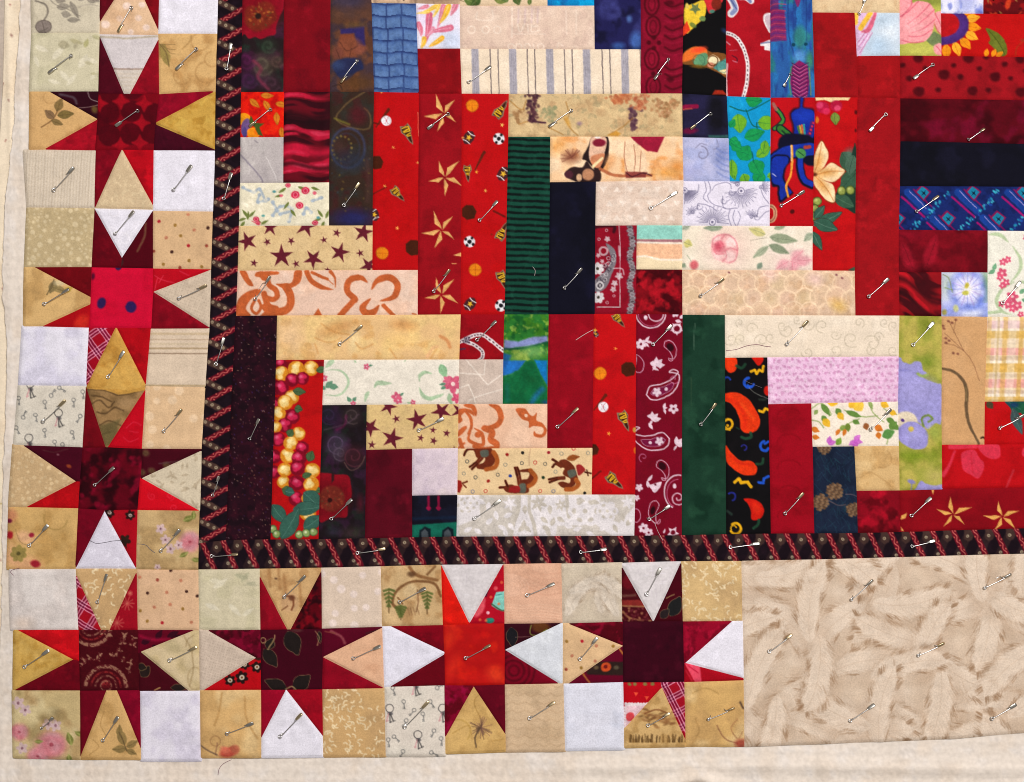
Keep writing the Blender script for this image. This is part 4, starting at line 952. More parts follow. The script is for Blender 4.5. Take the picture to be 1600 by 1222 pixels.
def f(c):
    c.z(650, 240, 4.364)
    W = (206, 198, 196); G = (120, 112, 116)
    c.mott((116, 6, 24), 16, 0.6, 0.45, 0.75, 3)
    c.line([(1205, 510), (1340, 500), (1345, 540)], 22, (50, 10, 20), 0.9, 1.2); c.line([(1207, 540), (1210, 700)], 12, (60, 12, 20), 0.8, 1)
    c.line([(1380, 500), (1388, 640), (1384, 850), (1386, 1050), (1230, 1052)], 5, W, 0.95, 0.6, False); c.line([(1380, 640), (1384, 700)], 14, W, 0.7, 1)
    c.fill([(1290, 620), (1350, 660), (1360, 740), (1330, 830), (1290, 920), (1240, 950), (1205, 930), (1215, 870), (1290, 800), (1325, 720)], G, 1, 0.8, True)
    rr = random.Random(3)
    for k in range(26):
        t = rr.random(); x, y = 1240 + 90 * t + rr.uniform(-24, 24), 920 - 230 * t + rr.uniform(-24, 24)
        c.ring(x, y, 12, 5, W if k % 2 else (60, 50, 60), 0.7, 0.6)
    c.ring(1275, 670, 26, 14, W, 0.7); c.ring(1250, 905, 24, 8, W, 0.9); c.ring(1250, 905, 12, 5, (40, 30, 36), 0.9)
    for (x, y, r) in ((1235, 790, 42), (1240, 985, 40)): flower(c, x, y, r, 7, W, (60, 50, 40), 0.2)
    for (x, y, r) in ((1380, 840, 26), (1300, 590, 20), (1350, 890, 22), (1340, 930, 20), (1240, 700, 16), (1265, 740, 14)): flower(c, x, y, r, 5, W, None, 0.4, 0.8)
    for (x, y) in ((1295, 530), (1300, 1020), (1345, 975), (1245, 590)): c.ring(x, y, 8, 4, W, 0.8)
    c.line([(1340, 790), (1400, 790), (1412, 830)], 8, W, 0.7)
    for y in range(510, 1090, 24):
        c.ell(1462 + 10 * math.sin(y / 30.0), y, 24, 15, G if (y // 24) % 3 else (78, 70, 74), 0.4 * math.sin(y), 0.95, 0.9); c.ring(1462 + 10 * math.sin(y / 30.0), y, 15, 5, W, 0.5, 0.6, 10)
strip(b, "red bandana patch with grey paisley", [(929, 354), (993.8, 353.8), (992.6, 491.5), (928.5, 491)], (140, 10, 32), f, res=1.15)
def f(c):
    c.z(980, 240, 4.364)
    c.fill([(50, 490), (380, 495), (380, 592), (50, 590)], (142, 200, 184), 1, 0.9); c.fill([(50, 592), (380, 592), (380, 612), (50, 606)], (160, 106, 112), 1, 0.7); c.fill([(50, 606), (380, 614), (380, 625), (50, 618)], (236, 222, 206), 1, 0.7)
    c.fill([(50, 618), (380, 625), (380, 725), (220, 722), (120, 700), (50, 708)], (236, 184, 144), 1, 1); c.line([(50, 712), (120, 706), (220, 728), (380, 730)], 12, (246, 226, 206), 0.9, 0.9)
strip(b, "small square of pastel aqua and peach bands", [(993.8, 353.8), (1064.6, 353.6), (1064.2, 422.5), (993.2, 422)], (234, 212, 172), f)
strip(b, "dark red mottled corner square", [(993.2, 422), (1064.2, 422.5), (1064.5, 492), (992.6, 491.5)], (120, 6, 18), vel((66, 0, 8), (176, 14, 30), 16, 11), 'velvet', 1.6, "corner_square")

# ---- block with the lizard and orchid (middle row, third)
b = blk((1235, 320), "log cabin block with teal leaves, lizard and orchid patches")
def f(c):
    c.z(980, 0, 4.364)
    c.mott((16, 14, 26), 18, 0.8, 0.5, 0.7, 3)
    c.fill([(370, 670), (535, 665), (530, 940), (370, 940)], (36, 32, 66), 0.7, 4); c.line([(375, 745), (465, 740)], 30, (140, 14, 56), 0.95, 1, False); c.line([(375, 762), (430, 756)], 8, (190, 80, 60), 0.9, 0.8, False); c.ell(420, 905, 50, 20, (106, 10, 50), -0.1, 0.9, 1.6)
    c.fill([(540, 935), (680, 932), (680, 955), (550, 955)], (50, 100, 90), 0.8, 1.2); c.ell(600, 790, 60, 120, (14, 12, 18), 0, 0.8, 6)
strip(b, "small navy square with magenta marks", [(1064.4, 149.5), (1133.4, 153.5), (1137, 218.5), (1064.8, 217)], (28, 26, 50), f, name="corner_square")
def f(c):
    c.z(980, 0, 4.364)
    B = (14, 140, 190)
    c.mott((30, 160, 206), 16, 0.7, 0.45, 0.7, 3)
    L1, L2, V = (22, 142, 74), (104, 166, 40), (8, 84, 60)
    c.line([(690, 740), (790, 770), (860, 750), (970, 690)], 8, V, 0.9); c.line([(800, 760), (840, 860), (900, 880), (980, 890)], 7, V, 0.9); c.line([(870, 850), (880, 940)], 7, V, 0.9)
    for (x, y, L, W, t, k) in ((800, 690, 110, 100, 0.1, 0), (745, 790, 130, 110, 1.45, 1), (880, 850, 130, 100, 0.0, 1), (790, 950, 140, 90, -0.3, 0), (760, 1100, 110, 120, -1.0, 0), (690, 960, 70, 70, 0.6, 0), (700, 990, 80, 80, 0.5, 0), (870, 1080, 120, 70, -0.6, 1), (930, 970, 90, 60, 1.7, 1), (860, 1100, 90, 100, 1.5, 0), (900, 1180, 100, 90, 1.9, 0), (700, 1100, 140, 60, 1.4, 1), (780, 1200, 80, 60, 1.4, 1), (690, 880, 60, 50, -1.0, 0), (960, 1240, 80, 50, -0.6, 1)):
        leaf(c, x, y, L, W, t, (L1, L2)[k], V, 1, 0.8, (8, 90, 90))
    c.z(980, 240, 4.364)
    leaf(c, 850, 60, 110, 110, 1.1, L1, V, 1, 0.8, (8, 90, 90)); leaf(c, 700, 60, 120, 60, 1.5, L2, V); leaf(c, 780, 150, 70, 70, 1.2, L2, V); leaf(c, 940, 170, 60, 40, -0.4, L2, V); leaf(c, 820, 20, 80, 60, 3.4, L1, V)
    c.line([(840, 0), (850, 70)], 7, V, 0.9)
strip(b, "turquoise patch with green leaves", [(1133.4, 153.5), (1202, 155.5), (1200.6, 286), (1138, 286)], (14, 142, 194), f, res=1.25)
def f(c):
    c.z(980, 0, 4.364)
    c.mott((169, 7, 16), 20, 0.6, 0.45, 0.7, 3)
    D = (12, 12, 34); Bl = (18, 40, 140)
    c.fill([(1165, 672), (1195, 672), (1190, 740), (1260, 760), (1280, 850), (1270, 960), (1210, 1005), (1120, 1000), (1115, 880), (1095, 800), (1120, 755), (1160, 740)], D, 1, 2.5, True)
    c.fill([(1170, 680), (1188, 680), (1185, 745), (1255, 770), (1272, 850), (1255, 950), (1200, 990), (1130, 985), (1125, 880), (1105, 800), (1130, 765), (1165, 745)], Bl, 1, 0.9, True)
    c.ell(1195, 800, 60, 40, (26, 56, 170), 0, 0.7, 5)
    for i, cl in enumerate([(60, 110, 50), (200, 150, 40), (206, 90, 40), (50, 150, 140)]): c.line([(1150 + i * 14, 875 - i * 4), (1175 + i * 8, 970 - i * 5)], 13, cl, 0.95, 0.7, False)
    c.line([(1250, 850), (1225, 930), (1150, 990)], 30, (80, 26, 90), 0.9, 1); 
    for k in range(6): c.ell(1255 - k * 8, 850 + k * 24, 7, 7, (206, 40, 60))
    for p, w, cl in (([(1010, 760), (1050, 820), (1030, 860), (990, 890)], 34, D), ([(1010, 760), (1050, 820), (1030, 860), (990, 890)], 20, (60, 130, 50)), ([(985, 720), (1005, 760)], 22, (150, 90, 80)), ([(1030, 890), (1090, 940), (1090, 985)], 60, D), ([(1030, 890), (1088, 940), (1088, 985)], 44, (50, 110, 40)), ([(1045, 905), (1085, 945)], 12, (20, 50, 30))): c.line(p, w, cl, 1, 0.9)
    c.line([(1095, 970), (1150, 990), (1210, 960)], 26, (160, 80, 50), 1, 0.9)
    c.z(980, 240, 4.364)
    c.line([(1090, -50), (1200, -40), (1245, 20)], 150, D, 1, 1.5); c.line([(970, 80), (1060, 10), (1160, -10), (1240, -20)], 104, D, 1, 1.2); c.line([(975, 75), (1060, 10), (1160, -10), (1240, -20)], 84, (20, 46, 150), 1, 0.9)
    c.fill([(970, 40), (1070, 20), (1100, 60), (1070, 110), (1060, 190), (1100, 250), (1120, 280), (1080, 310), (1030, 345), (1010, 290), (1010, 240), (970, 220)], D, 1, 1.4, True)
    c.fill([(975, 50), (1070, 30), (1085, 70), (1055, 120), (1048, 190), (1080, 240), (1110, 275), (1070, 300), (1035, 325), (1022, 280), (1022, 230), (975, 200)], (20, 44, 146), 1, 0.9, True)
    c.line([(1170, 0), (1165, 100), (1190, 190), (1245, 225)], 56, D, 1, 1.2); c.line([(1170, 0), (1168, 100), (1192, 185), (1245, 218)], 36, (22, 48, 156), 1, 0.9)
    c.line([(1110, -40), (1112, 60), (1100, 160), (1070, 230), (1085, 300)], 15, (226, 150, 50), 1, 0.7); c.line([(1105, -40), (1108, 60)], 8, (230, 190, 130), 0.9, 0.7)
    c.ell(1170, 10, 36, 34, (70, 140, 70), 0, 1, 1); c.line([(1150, -5), (1190, 25)], 6, (20, 60, 40), 0.9); c.line([(1230, -35), (1200, -30)], 24, (180, 60, 30), 0.9, 0.9)
    c.ring(962, 418, 36, 26, (196, 150, 110), 1, 0.7, 52); c.ring(962, 418, 36, 8, (110, 50, 40), 0.7, 0.7, 52); c.ell(1112, 405, 15, 15, (66, 8, 10), 0, 0.9, 1); c.line([(978, 150), (1000, 165)], 7, (206, 200, 220), 0.8)
strip(b, "red patch with blue lizard figure", [(1202, 155.5), (1270.5, 155), (1266.5, 355), (1200, 355)], (183, 10, 20), f, res=1.2)
def f(c):
    c.z(980, 0, 4.364)
    c.mott((169, 7, 14), 20, 0.6, 0.45, 0.7, 3)
    c.fill([(1270, 675), (1510, 675), (1490, 700), (1440, 695), (1380, 712), (1330, 695), (1275, 700)], (232, 206, 150), 1, 0.8); 
    for (x, y, r, cl) in ((1320, 745, 44, (176, 20, 60)), (1300, 730, 24, (214, 60, 100)), (1345, 770, 26, (206, 40, 80)), (1410, 735, 42, (170, 20, 56)), (1420, 750, 22, (214, 70, 104))): c.ell(x, y, r, r * 0.9, cl, 0, 0.95, 1.2)
    leaf(c, 1402, 780, 84, 66, 1.5, (110, 132, 52), (60, 80, 30), 1, 0.8, (60, 10, 10)); c.ell(1545, 778, 12, 14, (70, 8, 10), 0, 0.9, 1.2); c.ell(1545, 900, 10, 12, (70, 8, 10), 0, 0.8, 1.2); c.ell(1282, 830, 12, 24, (206, 110, 30))
    G = (52, 84, 62); Gd = (26, 52, 40)
    leaf(c, 1450, 1050, 190, 130, 0.9, G, Gd); c.ell(1510, 1060, 40, 40, (84, 110, 94), 0, 0.7, 5)
    c.z(980, 240, 4.364)
    c.fill([(1545, -60), (1560, 380), (1480, 385), (1400, 330), (1430, 240), (1490, 140)], Gd, 1, 1, True); leaf(c, 1560, 130, 180, 130, 2.3, G, Gd); leaf(c, 1400, 300, 150, 90, 0.5, G, (90, 120, 90)); leaf(c, 1530, 20, 140, 90, 1.8, (70, 98, 78), Gd)
    for (x, y) in ((1447, 262), (1507, 258), (1280, 335), (1262, 385), (1255, 435)): c.ell(x, y, 31, 31, (40, 56, 20)); c.ell(x, y, 26, 26, (140, 150, 70), 0, 1, 1.5); c.ell(x - 8, y - 9, 9, 9, (196, 200, 120), 0, 0.8, 1.5)
    for (x, y, L, W, t) in ((1260, 500, 210, 80, -0.45), (1260, 470, 170, 90, 0.35), (1250, 540, 140, 60, 1.1), (1262, 450, 110, 60, -0.9)): leaf(c, x, y, L, W, t, (50, 88, 70), (110, 140, 120), 1, 0.8, (40, 14, 14))
    c.fill([(1490, 800), (1540, 775), (1540, 810)], G, 1, 0.9)
    Cr, Go = (240, 208, 160), (206, 136, 56)
    pet = ([(1262, 150), (1258, 70), (1275, -20), (1310, -80), (1335, -50), (1360, 10), (1340, 80), (1300, 130)], [(1270, 155), (1330, 110), (1380, 70), (1440, 100), (1476, 130), (1420, 190), (1380, 205), (1320, 190)], [(1262, 160), (1330, 195), (1390, 225), (1405, 290), (1398, 348), (1340, 330), (1290, 270), (1258, 220)])
    for p in pet:
        c.fill(p, (120, 60, 20), 0.9, 1.6, True); c.fill([(x * 0.96 + 0.04 * 1330, y * 0.96 + 0.04 * 140) for x, y in p], Cr, 1, 0.8, True)
    for (x, y, rx, t) in ((1290, 70, 54, 1.8), (1340, 140, 64, -0.1), (1310, 220, 58, 0.9)): c.ell(x, y, rx, 24, Go, t, 0.75, 5)
    for p in ([(1262, 150), (1290, 60), (1312, -60)], [(1270, 155), (1370, 130), (1460, 130)], [(1265, 160), (1340, 240), (1392, 330)]): c.line(p, 5, (176, 100, 40), 0.7, 0.9)
    c.ell(1266, 152, 16, 12, (90, 40, 20), 0, 0.9, 1.5)
strip(b, "red strip with cream orchid blossom", [(1270.5, 155), (1336.8, 155), (1330.5, 424.5), (1266.5, 423.5)], (187, 12, 16), f, res=1.2)
strip(b, "long plain red strip near the orchid blossom", [(1336.8, 155.5), (1403, 156.5), (1401.4, 494), (1333, 494)], (150, 12, 20), solid((150, 12, 20), 0.1))
def f(c):
    c.z(980, 0, 4.364)
    c.mott((160, 166, 204), 16, 0.7, 0.42, 0.7, 3); c.ell(640, 1060, 50, 70, (110, 122, 172), 0.3, 0.7, 8); c.ell(420, 1180, 60, 30, (150, 152, 196), 0, 0.6, 8)
    G = (120, 116, 140)
    spiral(c, 500, 1060, 52, 1.0, 9, G, -1.6, 0.7); c.line([(460, 1020), (490, 990), (530, 1000)], 6, G, 0.7); c.line([(600, 960), (610, 1010), (580, 1030)], 6, G, 0.7)
    for k in range(5): c.line([(600, 1020 + k * 40), (640, 1050 + k * 40), (690, 1060 + k * 42)], 10, (94, 110, 170), 0.5, 1.4)
strip(b, "small periwinkle square with pale swirls", [(1064.8, 217), (1137, 218.5), (1138, 286), (1066.2, 285)], (184, 184, 214), f)
def f(c):
    c.z(980, 240, 4.364)
    I = (108, 102, 130)
    def puff(x, y, t0, t1, r, n=26):
        for k in range(n):
            t = t0 + (t1 - t0) * k / (n - 1)
            c.line([(x + 0.28 * r * math.cos(t), y + 0.28 * r * math.sin(t)), (x + r * math.cos(t) * (0.8 + 0.2 * (k % 2)), y + r * math.sin(t) * (0.8 + 0.2 * (k % 2)))], 4, I, 0.75, 0.6, False)
        c.ring(x, y, 0.2 * r, 5, I, 0.9); c.ell(x, y, 0.08 * r, 0.08 * r, I)
    puff(765, 265, -0.2, 3.0, 110); puff(572, 475, -3.2, 0.1, 110); puff(385, 260, 0.0, 1.6, 90); puff(835, 440, -2.6, 0.0, 50, 12); puff(740, 220, 3.4, 5.6, 60, 14); puff(440, 410, 2.6, 5.6, 46, 12); puff(900, 240, -1.2, 0.9, 60, 12)
    for p in ([(520, 200), (530, 260), (510, 310), (540, 340)], [(545, 200), (560, 260), (540, 300), (570, 350), (660, 380)], [(570, 260), (600, 220), (680, 210), (700, 250)], [(640, 300), (650, 380), (740, 380)], [(690, 390), (680, 440), (700, 500)], [(720, 395), (710, 450), (730, 500)], [(745, 400), (760, 440), (740, 500)], [(470, 380), (480, 350), (560, 370), (600, 400)], [(870, 440), (890, 380), (950, 365)], [(900, 440), (930, 410), (955, 400)], [(900, 260), (920, 310), (955, 350)], [(480, 220), (470, 270), (420, 300)]):
        c.line(p, 5, I, 0.75, 0.6)
    for (x, y) in ((700, 275), (645, 330), (480, 370), (870, 440)): spiral(c, x, y, 26, 0.9, 5, I, 0, 0.75)
strip(b, "white patch with fine ink flourishes", [(1066.2, 285), (1200.6, 286), (1200, 355), (1064.6, 354)], (226, 218, 229), f, res=1.15)
def f(c):
    c.z(980, 240, 4.364)
    c.mott((238, 226, 206), 24, 0.6, 0.4, 0.7, 3)
    c.ell(680, 650, 150, 150, (236, 190, 180), 0, 0.5, 22); c.ell(1120, 740, 150, 80, (232, 190, 186), 0, 0.55, 16)
    c.fill([(565, 620), (580, 580), (630, 555), (690, 560), (730, 600), (745, 660), (730, 730), (690, 755), (640, 742), (590, 720), (565, 670)], (232, 168, 166), 0.9, 2.0, True)
    for (x, y, rx, ry) in ((698, 612, 38, 40), (692, 708, 40, 36), (610, 700, 34, 28), (600, 590, 30, 26)): c.ell(x, y, rx, ry, (242, 208, 200), 0.3, 0.8, 2.4)
    c.ell(618, 645, 42, 44, (218, 118, 128), 0, 0.85, 2.5); c.ell(612, 640, 20, 24, (190, 70, 88), 0.3, 0.8, 2)
    for p in ([(570, 640), (578, 590), (630, 562), (690, 565), (733, 610), (742, 670), (728, 728), (688, 750)], [(658, 668), (695, 650), (738, 666)], [(652, 568), (628, 598), (648, 640)], [(656, 672), (668, 708), (640, 742)], [(585, 660), (600, 690), (650, 690)], [(590, 625), (620, 605), (645, 625)], [(600, 650), (615, 625), (635, 645), (620, 670)]): c.line(p, 8, (196, 84, 100), 0.5, 1.1)
    for (x, y, t) in ((1100, 740, 0.2), (1110, 730, -0.7), (1090, 740, 2.6), (1110, 750, 1.4), (1150, 740, -0.1)): leaf(c, x, y, 100, 70, t, (222, 150, 158), (196, 90, 106), 0.75, 3)
    G = (132, 144, 112)
    for (x, y, L, W, t, cl) in ((960, 575, 190, 70, 0.15, G), (955, 630, 150, 60, 0.4, (120, 134, 104)), (950, 640, 130, 50, 2.5, (150, 160, 130)), (930, 560, 120, 60, 3.5, (206, 196, 120)), (640, 510, 130, 50, 3.1, (130, 146, 120)), (380, 610, 60, 60, 0.4, (196, 186, 100)), (370, 520, 60, 40, -0.4, (150, 160, 140)), (990, 520, 90, 40, -0.3, (130, 146, 112)), (1250, 550, 80, 50, 2.4, (150, 164, 136)), (880, 790, 50, 40, -1.0, (110, 130, 110)), (370, 780, 30, 40, -1.0, (130, 150, 120))):
        leaf(c, x, y, L, W, t, cl, (100, 116, 90), 0.85, 1.2)
    c.ell(448, 765, 28, 32, (206, 90, 96), 0, 0.9, 2); c.line([(400, 700), (430, 740)], 6, (150, 160, 130), 0.7); c.line([(830, 600), (940, 580)], 5, (170, 160, 140), 0.7)
strip(b, "cream strip with soft pink roses", [(1064.6, 354), (1266.5, 355), (1266.5, 423.5), (1064.2, 423)], (232, 218, 194), f)
def f(c):
    c.mott((206, 164, 124), 12, 0.7, 0.5, 0.72, 3)
    rr = random.Random(6)
    for j in range(4):
        for i in range(13):
            x = 1052 + i * 25 + (j % 2) * 12 + rr.uniform(-4, 4); y = 418 + j * 24 + rr.uniform(-4, 4); r = rr.uniform(14, 17.5)
            c.ell(x, y, r * 0.8, r * 0.8, (rr.randint(204, 216), rr.randint(172, 182), rr.randint(138, 152)), 0, 0.5, 5)
            c.ring(x, y, r, 2.2, (240, 208, 172), 0.8, 0.8)
    for (x, y, cl) in ((1270, 437, (230, 190, 190)), (1200, 430, (234, 196, 190)), (1306, 478, (206, 160, 60))): c.ell(x, y, 12, 9, cl, 0.5, 0.5, 6)
    for (x, y) in ((1137, 427), (1303, 431), (1312, 436)): c.ell(x, y, 2, 1.6, (120, 60, 70), 0.5, 0.8)
strip(b, "beige strip printed with bubbles", [(1064.2, 423), (1330.5, 424.5), (1333, 494), (1064.8, 492.6)], (222, 188, 156), f)

# ---- block with the geometric strip (middle row, fourth)
b = blk((1520, 320), "log cabin block with maroon, navy and geometric strips")
strip(b, "maroon velvety strip below the smudged dots", [(1403, 156.5), (1622, 160), (1622, 228), (1404, 223)], (84, 2, 16), vel((58, 0, 8), (104, 4, 34), 34, 4), 'velvet', 2.2)
strip(b, "plain midnight navy strip above the geometric print", [(1404, 223), (1622, 228), (1622, 294), (1403, 293)], (12, 11, 24), solid((13, 12, 26), 0.3, 40))
def f(c):
    c.z(1240, 240, 4.364)
    c.mott((14, 24, 70), 10, 0.7, 0.45, 0.7, 3); 
    P = 340.0
    for k in range(-1, 4):
        for (ox, oy) in ((0, 0), (170, 175)):
            x0, y0 = 700 + k * P + ox, 235 + oy
            c.line([(x0 + 20, y0 + 70), (x0 + 170, y0 + 205)], 14, (150, 14, 96), 1, 0.7, False)
            c.line([(x0 + 60, y0 + 40), (x0 + 190, y0 + 165)], 52, (22, 60, 140), 0.9, 0.8, False)
            for q in range(9): c.line([(x0 + 70 + q * 13, y0 + 30 + q * 13), (x0 + 82 + q * 13, y0 + 44 + q * 13)], 5, (170, 150, 200), 0.8, 0.5, False)
            c.line([(x0 + 100, y0 + 20), (x0 + 230, y0 + 140)], 10, (130, 12, 80), 0.9, 0.7, False)
            cx, cy = x0 + 165, y0 + 45
            c.fill([(cx - 60, cy - 10), (cx - 10, cy - 60), (cx + 52, cy - 10), (cx + 4, cy + 55)], (130, 14, 70), 1, 0.7); c.fill([(cx - 44, cy - 8), (cx - 8, cy - 46), (cx + 40, cy - 8), (cx + 2, cy + 42)], (20, 120, 150), 1, 0.7); c.fill([(cx - 16, cy - 16), (cx, cy - 6), (cx + 14, cy - 18), (cx + 8, cy), (cx + 16, cy + 16), (cx, cy + 6), (cx - 14, cy + 16), (cx - 6, cy)], (10, 16, 40), 1, 0.6)
            rr = random.Random(k * 7 + int(ox))
            for q in range(34):
                t = rr.random(); c.ell(x0 + 330 - 130 * t + rr.uniform(-22, 22), y0 + 30 + 170 * t + rr.uniform(-16, 16), 9, 6, rr.choice([(30, 130, 160), (60, 170, 190), (16, 40, 110), (30, 70, 150)]), 0.8, 0.9)
strip(b, "blue and magenta geometric strip", [(1403, 293), (1599, 293.8), (1599, 362.5), (1398.5, 360.5)], (20, 36, 96), f, res=1.2)
strip(b, "white sliver at the outer edge beside the geometric print", [(1599, 293.8), (1622, 294), (1622, 363), (1599, 362.5)], (214, 220, 226))
def f(c):
    c.z(1240, 240, 4.364)
    c.mott((88, 2, 14), 22, 0.8, 0.42, 0.68, 3)
    for (x, y, L, W, t) in ((790, 790, 190, 90, -1.95), (880, 790, 240, 90, -1.25), (840, 810, 120, 50, -2.7)): leaf(c, x, y, L, W, t, (152, 16, 36), (90, 4, 16), 0.85, 3)
    c.ell(840, 800, 60, 24, (70, 0, 10), 0, 0.8, 6); c.ell(760, 560, 70, 20, (150, 10, 40), 0, 0.4, 8); c.line([(700, 560), (760, 600), (800, 720)], 10, (70, 0, 12), 0.6, 3)
strip(b, "crimson strip with shadowy leaves", [(1398.5, 360.5), (1538.6, 362), (1538.4, 427), (1398.3, 426.5)], (120, 6, 22), f, 'velvet')
def f(c):
    c.z(1240, 240, 4.364)
    c.mott((228, 224, 206), 30, 0.5, 0.4, 0.7, 3)
    G = (176, 194, 150)
    c.line([(1310, 560), (1380, 560), (1440, 610)], 26, G, 0.9, 1, True, lambda u: 0.2 + 0.8 * np.sin(np.pi * u)); c.line([(1470, 640), (1520, 720), (1520, 800), (1460, 880)], 24, G, 0.9, 1, True, lambda u: 0.2 + 0.8 * np.sin(np.pi * u)); c.line([(1480, 880), (1400, 930), (1360, 1010), (1400, 1080), (1460, 1100)], 24, G, 0.9, 1, True, lambda u: 0.2 + 0.8 * np.sin(np.pi * u)); c.line([(1310, 1090), (1390, 1080)], 20, G, 0.9); c.line([(1540, 880), (1600, 900)], 20, G, 0.9)
    K = (212, 84, 112)
    for (x, y, r) in ((1405, 745, 26), (1438, 730, 24), (1400, 820, 34), (1385, 850, 24), (1425, 885, 28), (1400, 905, 24), (1470, 980, 40), (1440, 1030, 34), (1500, 1040, 34), (1395, 1030, 22), (1470, 1060, 28), (1560, 580, 22), (1525, 1100, 22), (1575, 600, 18)): flower(c, x, y, r, 5, K, (240, 190, 190), x * 0.1)
    for (x, y, t) in ((1340, 800, -1.2), (1350, 800, 2.6), (1520, 960, -0.8), (1530, 1000, 0.2), (1545, 980, -0.3)): leaf(c, x, y, 50, 30, t, (110, 160, 120), None)
strip(b, "cream strip with pink sprigs by the blue flower square", [(1538.6, 362), (1622, 363), (1622, 496.5), (1538.6, 495.6)], (232, 226, 210), f, res=1.3)
def f(c):
    c.z(1240, 240, 4.364)
    v = c.y - 0.5 * (c.x - 1400) + 6 * np.sin(c.x / 13.0)
    n = fbm(c.x / 40.0, v / 12.0, 67, 2)
    c.mix(0.95 * sstep(0.50, 0.38, n), (58, 0, 8)); c.mix(0.85 * sstep(0.56, 0.70, n), (186, 14, 28)); c.mix(0.8 * np.exp(-((v - 440) / 4.5) ** 2), (60, 0, 8)); c.mix(0.8 * np.exp(-((v - 462) / 3.6) ** 2), (46, 0, 6))
strip(b, "crimson corner square printed like folded cloth", [(1398.3, 426.5), (1467, 426.8), (1467, 494.6), (1401.4, 494)], (140, 8, 18), f, 'satin', name="corner_square")
def f(c):
    c.z(1240, 240, 4.364)
    c.ell(1220, 1010, 70, 60, (96, 120, 206), 0, 0.9, 12); c.ell(1290, 900, 30, 90, (110, 150, 90), 0, 0.9, 6); c.ell(1050, 1080, 70, 50, (130, 140, 210), 0, 0.8, 8); c.ell(1030, 900, 40, 70, (160, 176, 150), 0, 0.7, 8); c.ell(1280, 1095, 40, 34, (90, 110, 200), 0, 0.8, 5); c.ell(1220, 1090, 60, 20, (226, 228, 240), 0, 0.8, 5)
    c.ell(1165, 935, 125, 130, (104, 122, 208), 0, 0.9, 6)
    for k in range(7):
        t = -1.6 + k * 0.9
        c.ell(1165 + 52 * math.cos(t), 930 + 56 * math.sin(t), 56, 40, (222, 218, 240), t, 0.9, 4)
    for k in range(16):
        t = k * 0.393; c.line([(1165 + 30 * math.cos(t), 930 + 32 * math.sin(t)), (1165 + 108 * math.cos(t), 930 + 118 * math.sin(t))], 5, (160, 130, 206) if k % 2 else (120, 130, 206), 0.6, 0.9, False)
    c.ell(1165, 930, 34, 40, (236, 232, 220), 0, 0.9, 4); c.ell(1160, 905, 14, 20, (196, 180, 70), 0.3, 1, 1); c.ell(1150, 955, 24, 16, (190, 184, 80), 0, 1, 1)
    c.line([(1000, 830), (1040, 860), (1060, 950)], 8, (130, 140, 100), 0.8); c.line([(1010, 920), (1060, 935)], 8, (130, 150, 100), 0.8); c.ell(1085, 1060, 18, 24, (200, 200, 130), 0, 0.9, 1.5); c.ell(1010, 1085, 16, 20, (150, 140, 60), 0, 0.9, 1.5)
strip(b, "small square with pale blue morning glory", [(1467, 426.8), (1538.4, 427), (1538.6, 495.6), (1467, 494.6)], (206, 208, 234), f, res=1.2)

# ---- block with the speckled strip (bottom row, first)
b = blk((540, 665), "log cabin block with speckled maroon strip and berry strip")
def f(c):
    c.mott((50, 10, 24), 9, 0.8, 0.48, 0.7, 3); c.mott((22, 6, 14), 12, 0.8, 0.5, 0.75, 8)
    rr = random.Random(9)
    for k in range(420): c.ell(rr.uniform(354, 437), rr.uniform(493, 843), rr.uniform(0.7, 1.2), rr.uniform(0.6, 0.9), rr.choice([(150, 116, 96), (120, 80, 60), (110, 50, 60), (150, 130, 130), (90, 34, 40), (60, 36, 90)]), rr.uniform(0, 3), rr.uniform(0.4, 0.85), 0.6)
strip(b, "dark speckled maroon strip", [(371, 494.3), (435, 493.5), (425, 841.5), (355.8, 842.5)], (36, 8, 20), f, res=1.35)
def f(c):
    c.z(310, 480, 4.129)
    c.mott((232, 196, 130), 26, 0.8, 0.42, 0.7, 3); c.mott((206, 152, 86), 18, 0.5, 0.56, 0.76, 8)
    c.ell(900, 140, 110, 40, (196, 134, 74), -0.3, 0.6, 6); c.ell(1330, 120, 80, 36, (206, 146, 84), 0.1, 0.7, 5); c.ell(600, 190, 70, 90, (232, 194, 150), 0, 0.6, 12); c.ell(1010, 220, 30, 70, (242, 216, 160), 0.2, 0.7, 5); c.ell(1300, 210, 90, 50, (238, 196, 120), 0, 0.6, 10)
    for p in ([(800, 110), (880, 160), (980, 180)], [(760, 200), (850, 230), (930, 200)], [(1020, 230), (1060, 270), (1130, 240)], [(1240, 270), (1280, 330)], [(1500, 330), (1540, 270)], [(760, 240), (780, 300)]): c.line(p, 9, (196, 134, 70), 0.55, 1.5)
    c.z(650, 480, 4.364)
    c.line([(170, 200), (215, 230), (235, 275)], 22, (206, 134, 80), 0.8, 1.5); c.line([(80, 340), (120, 280), (150, 270)], 20, (226, 166, 120), 0.6, 2)
strip(b, "marbled apricot strip", [(435, 493.5), (720.3, 492), (718, 562), (434.7, 562.8)], (226, 184, 128), f)
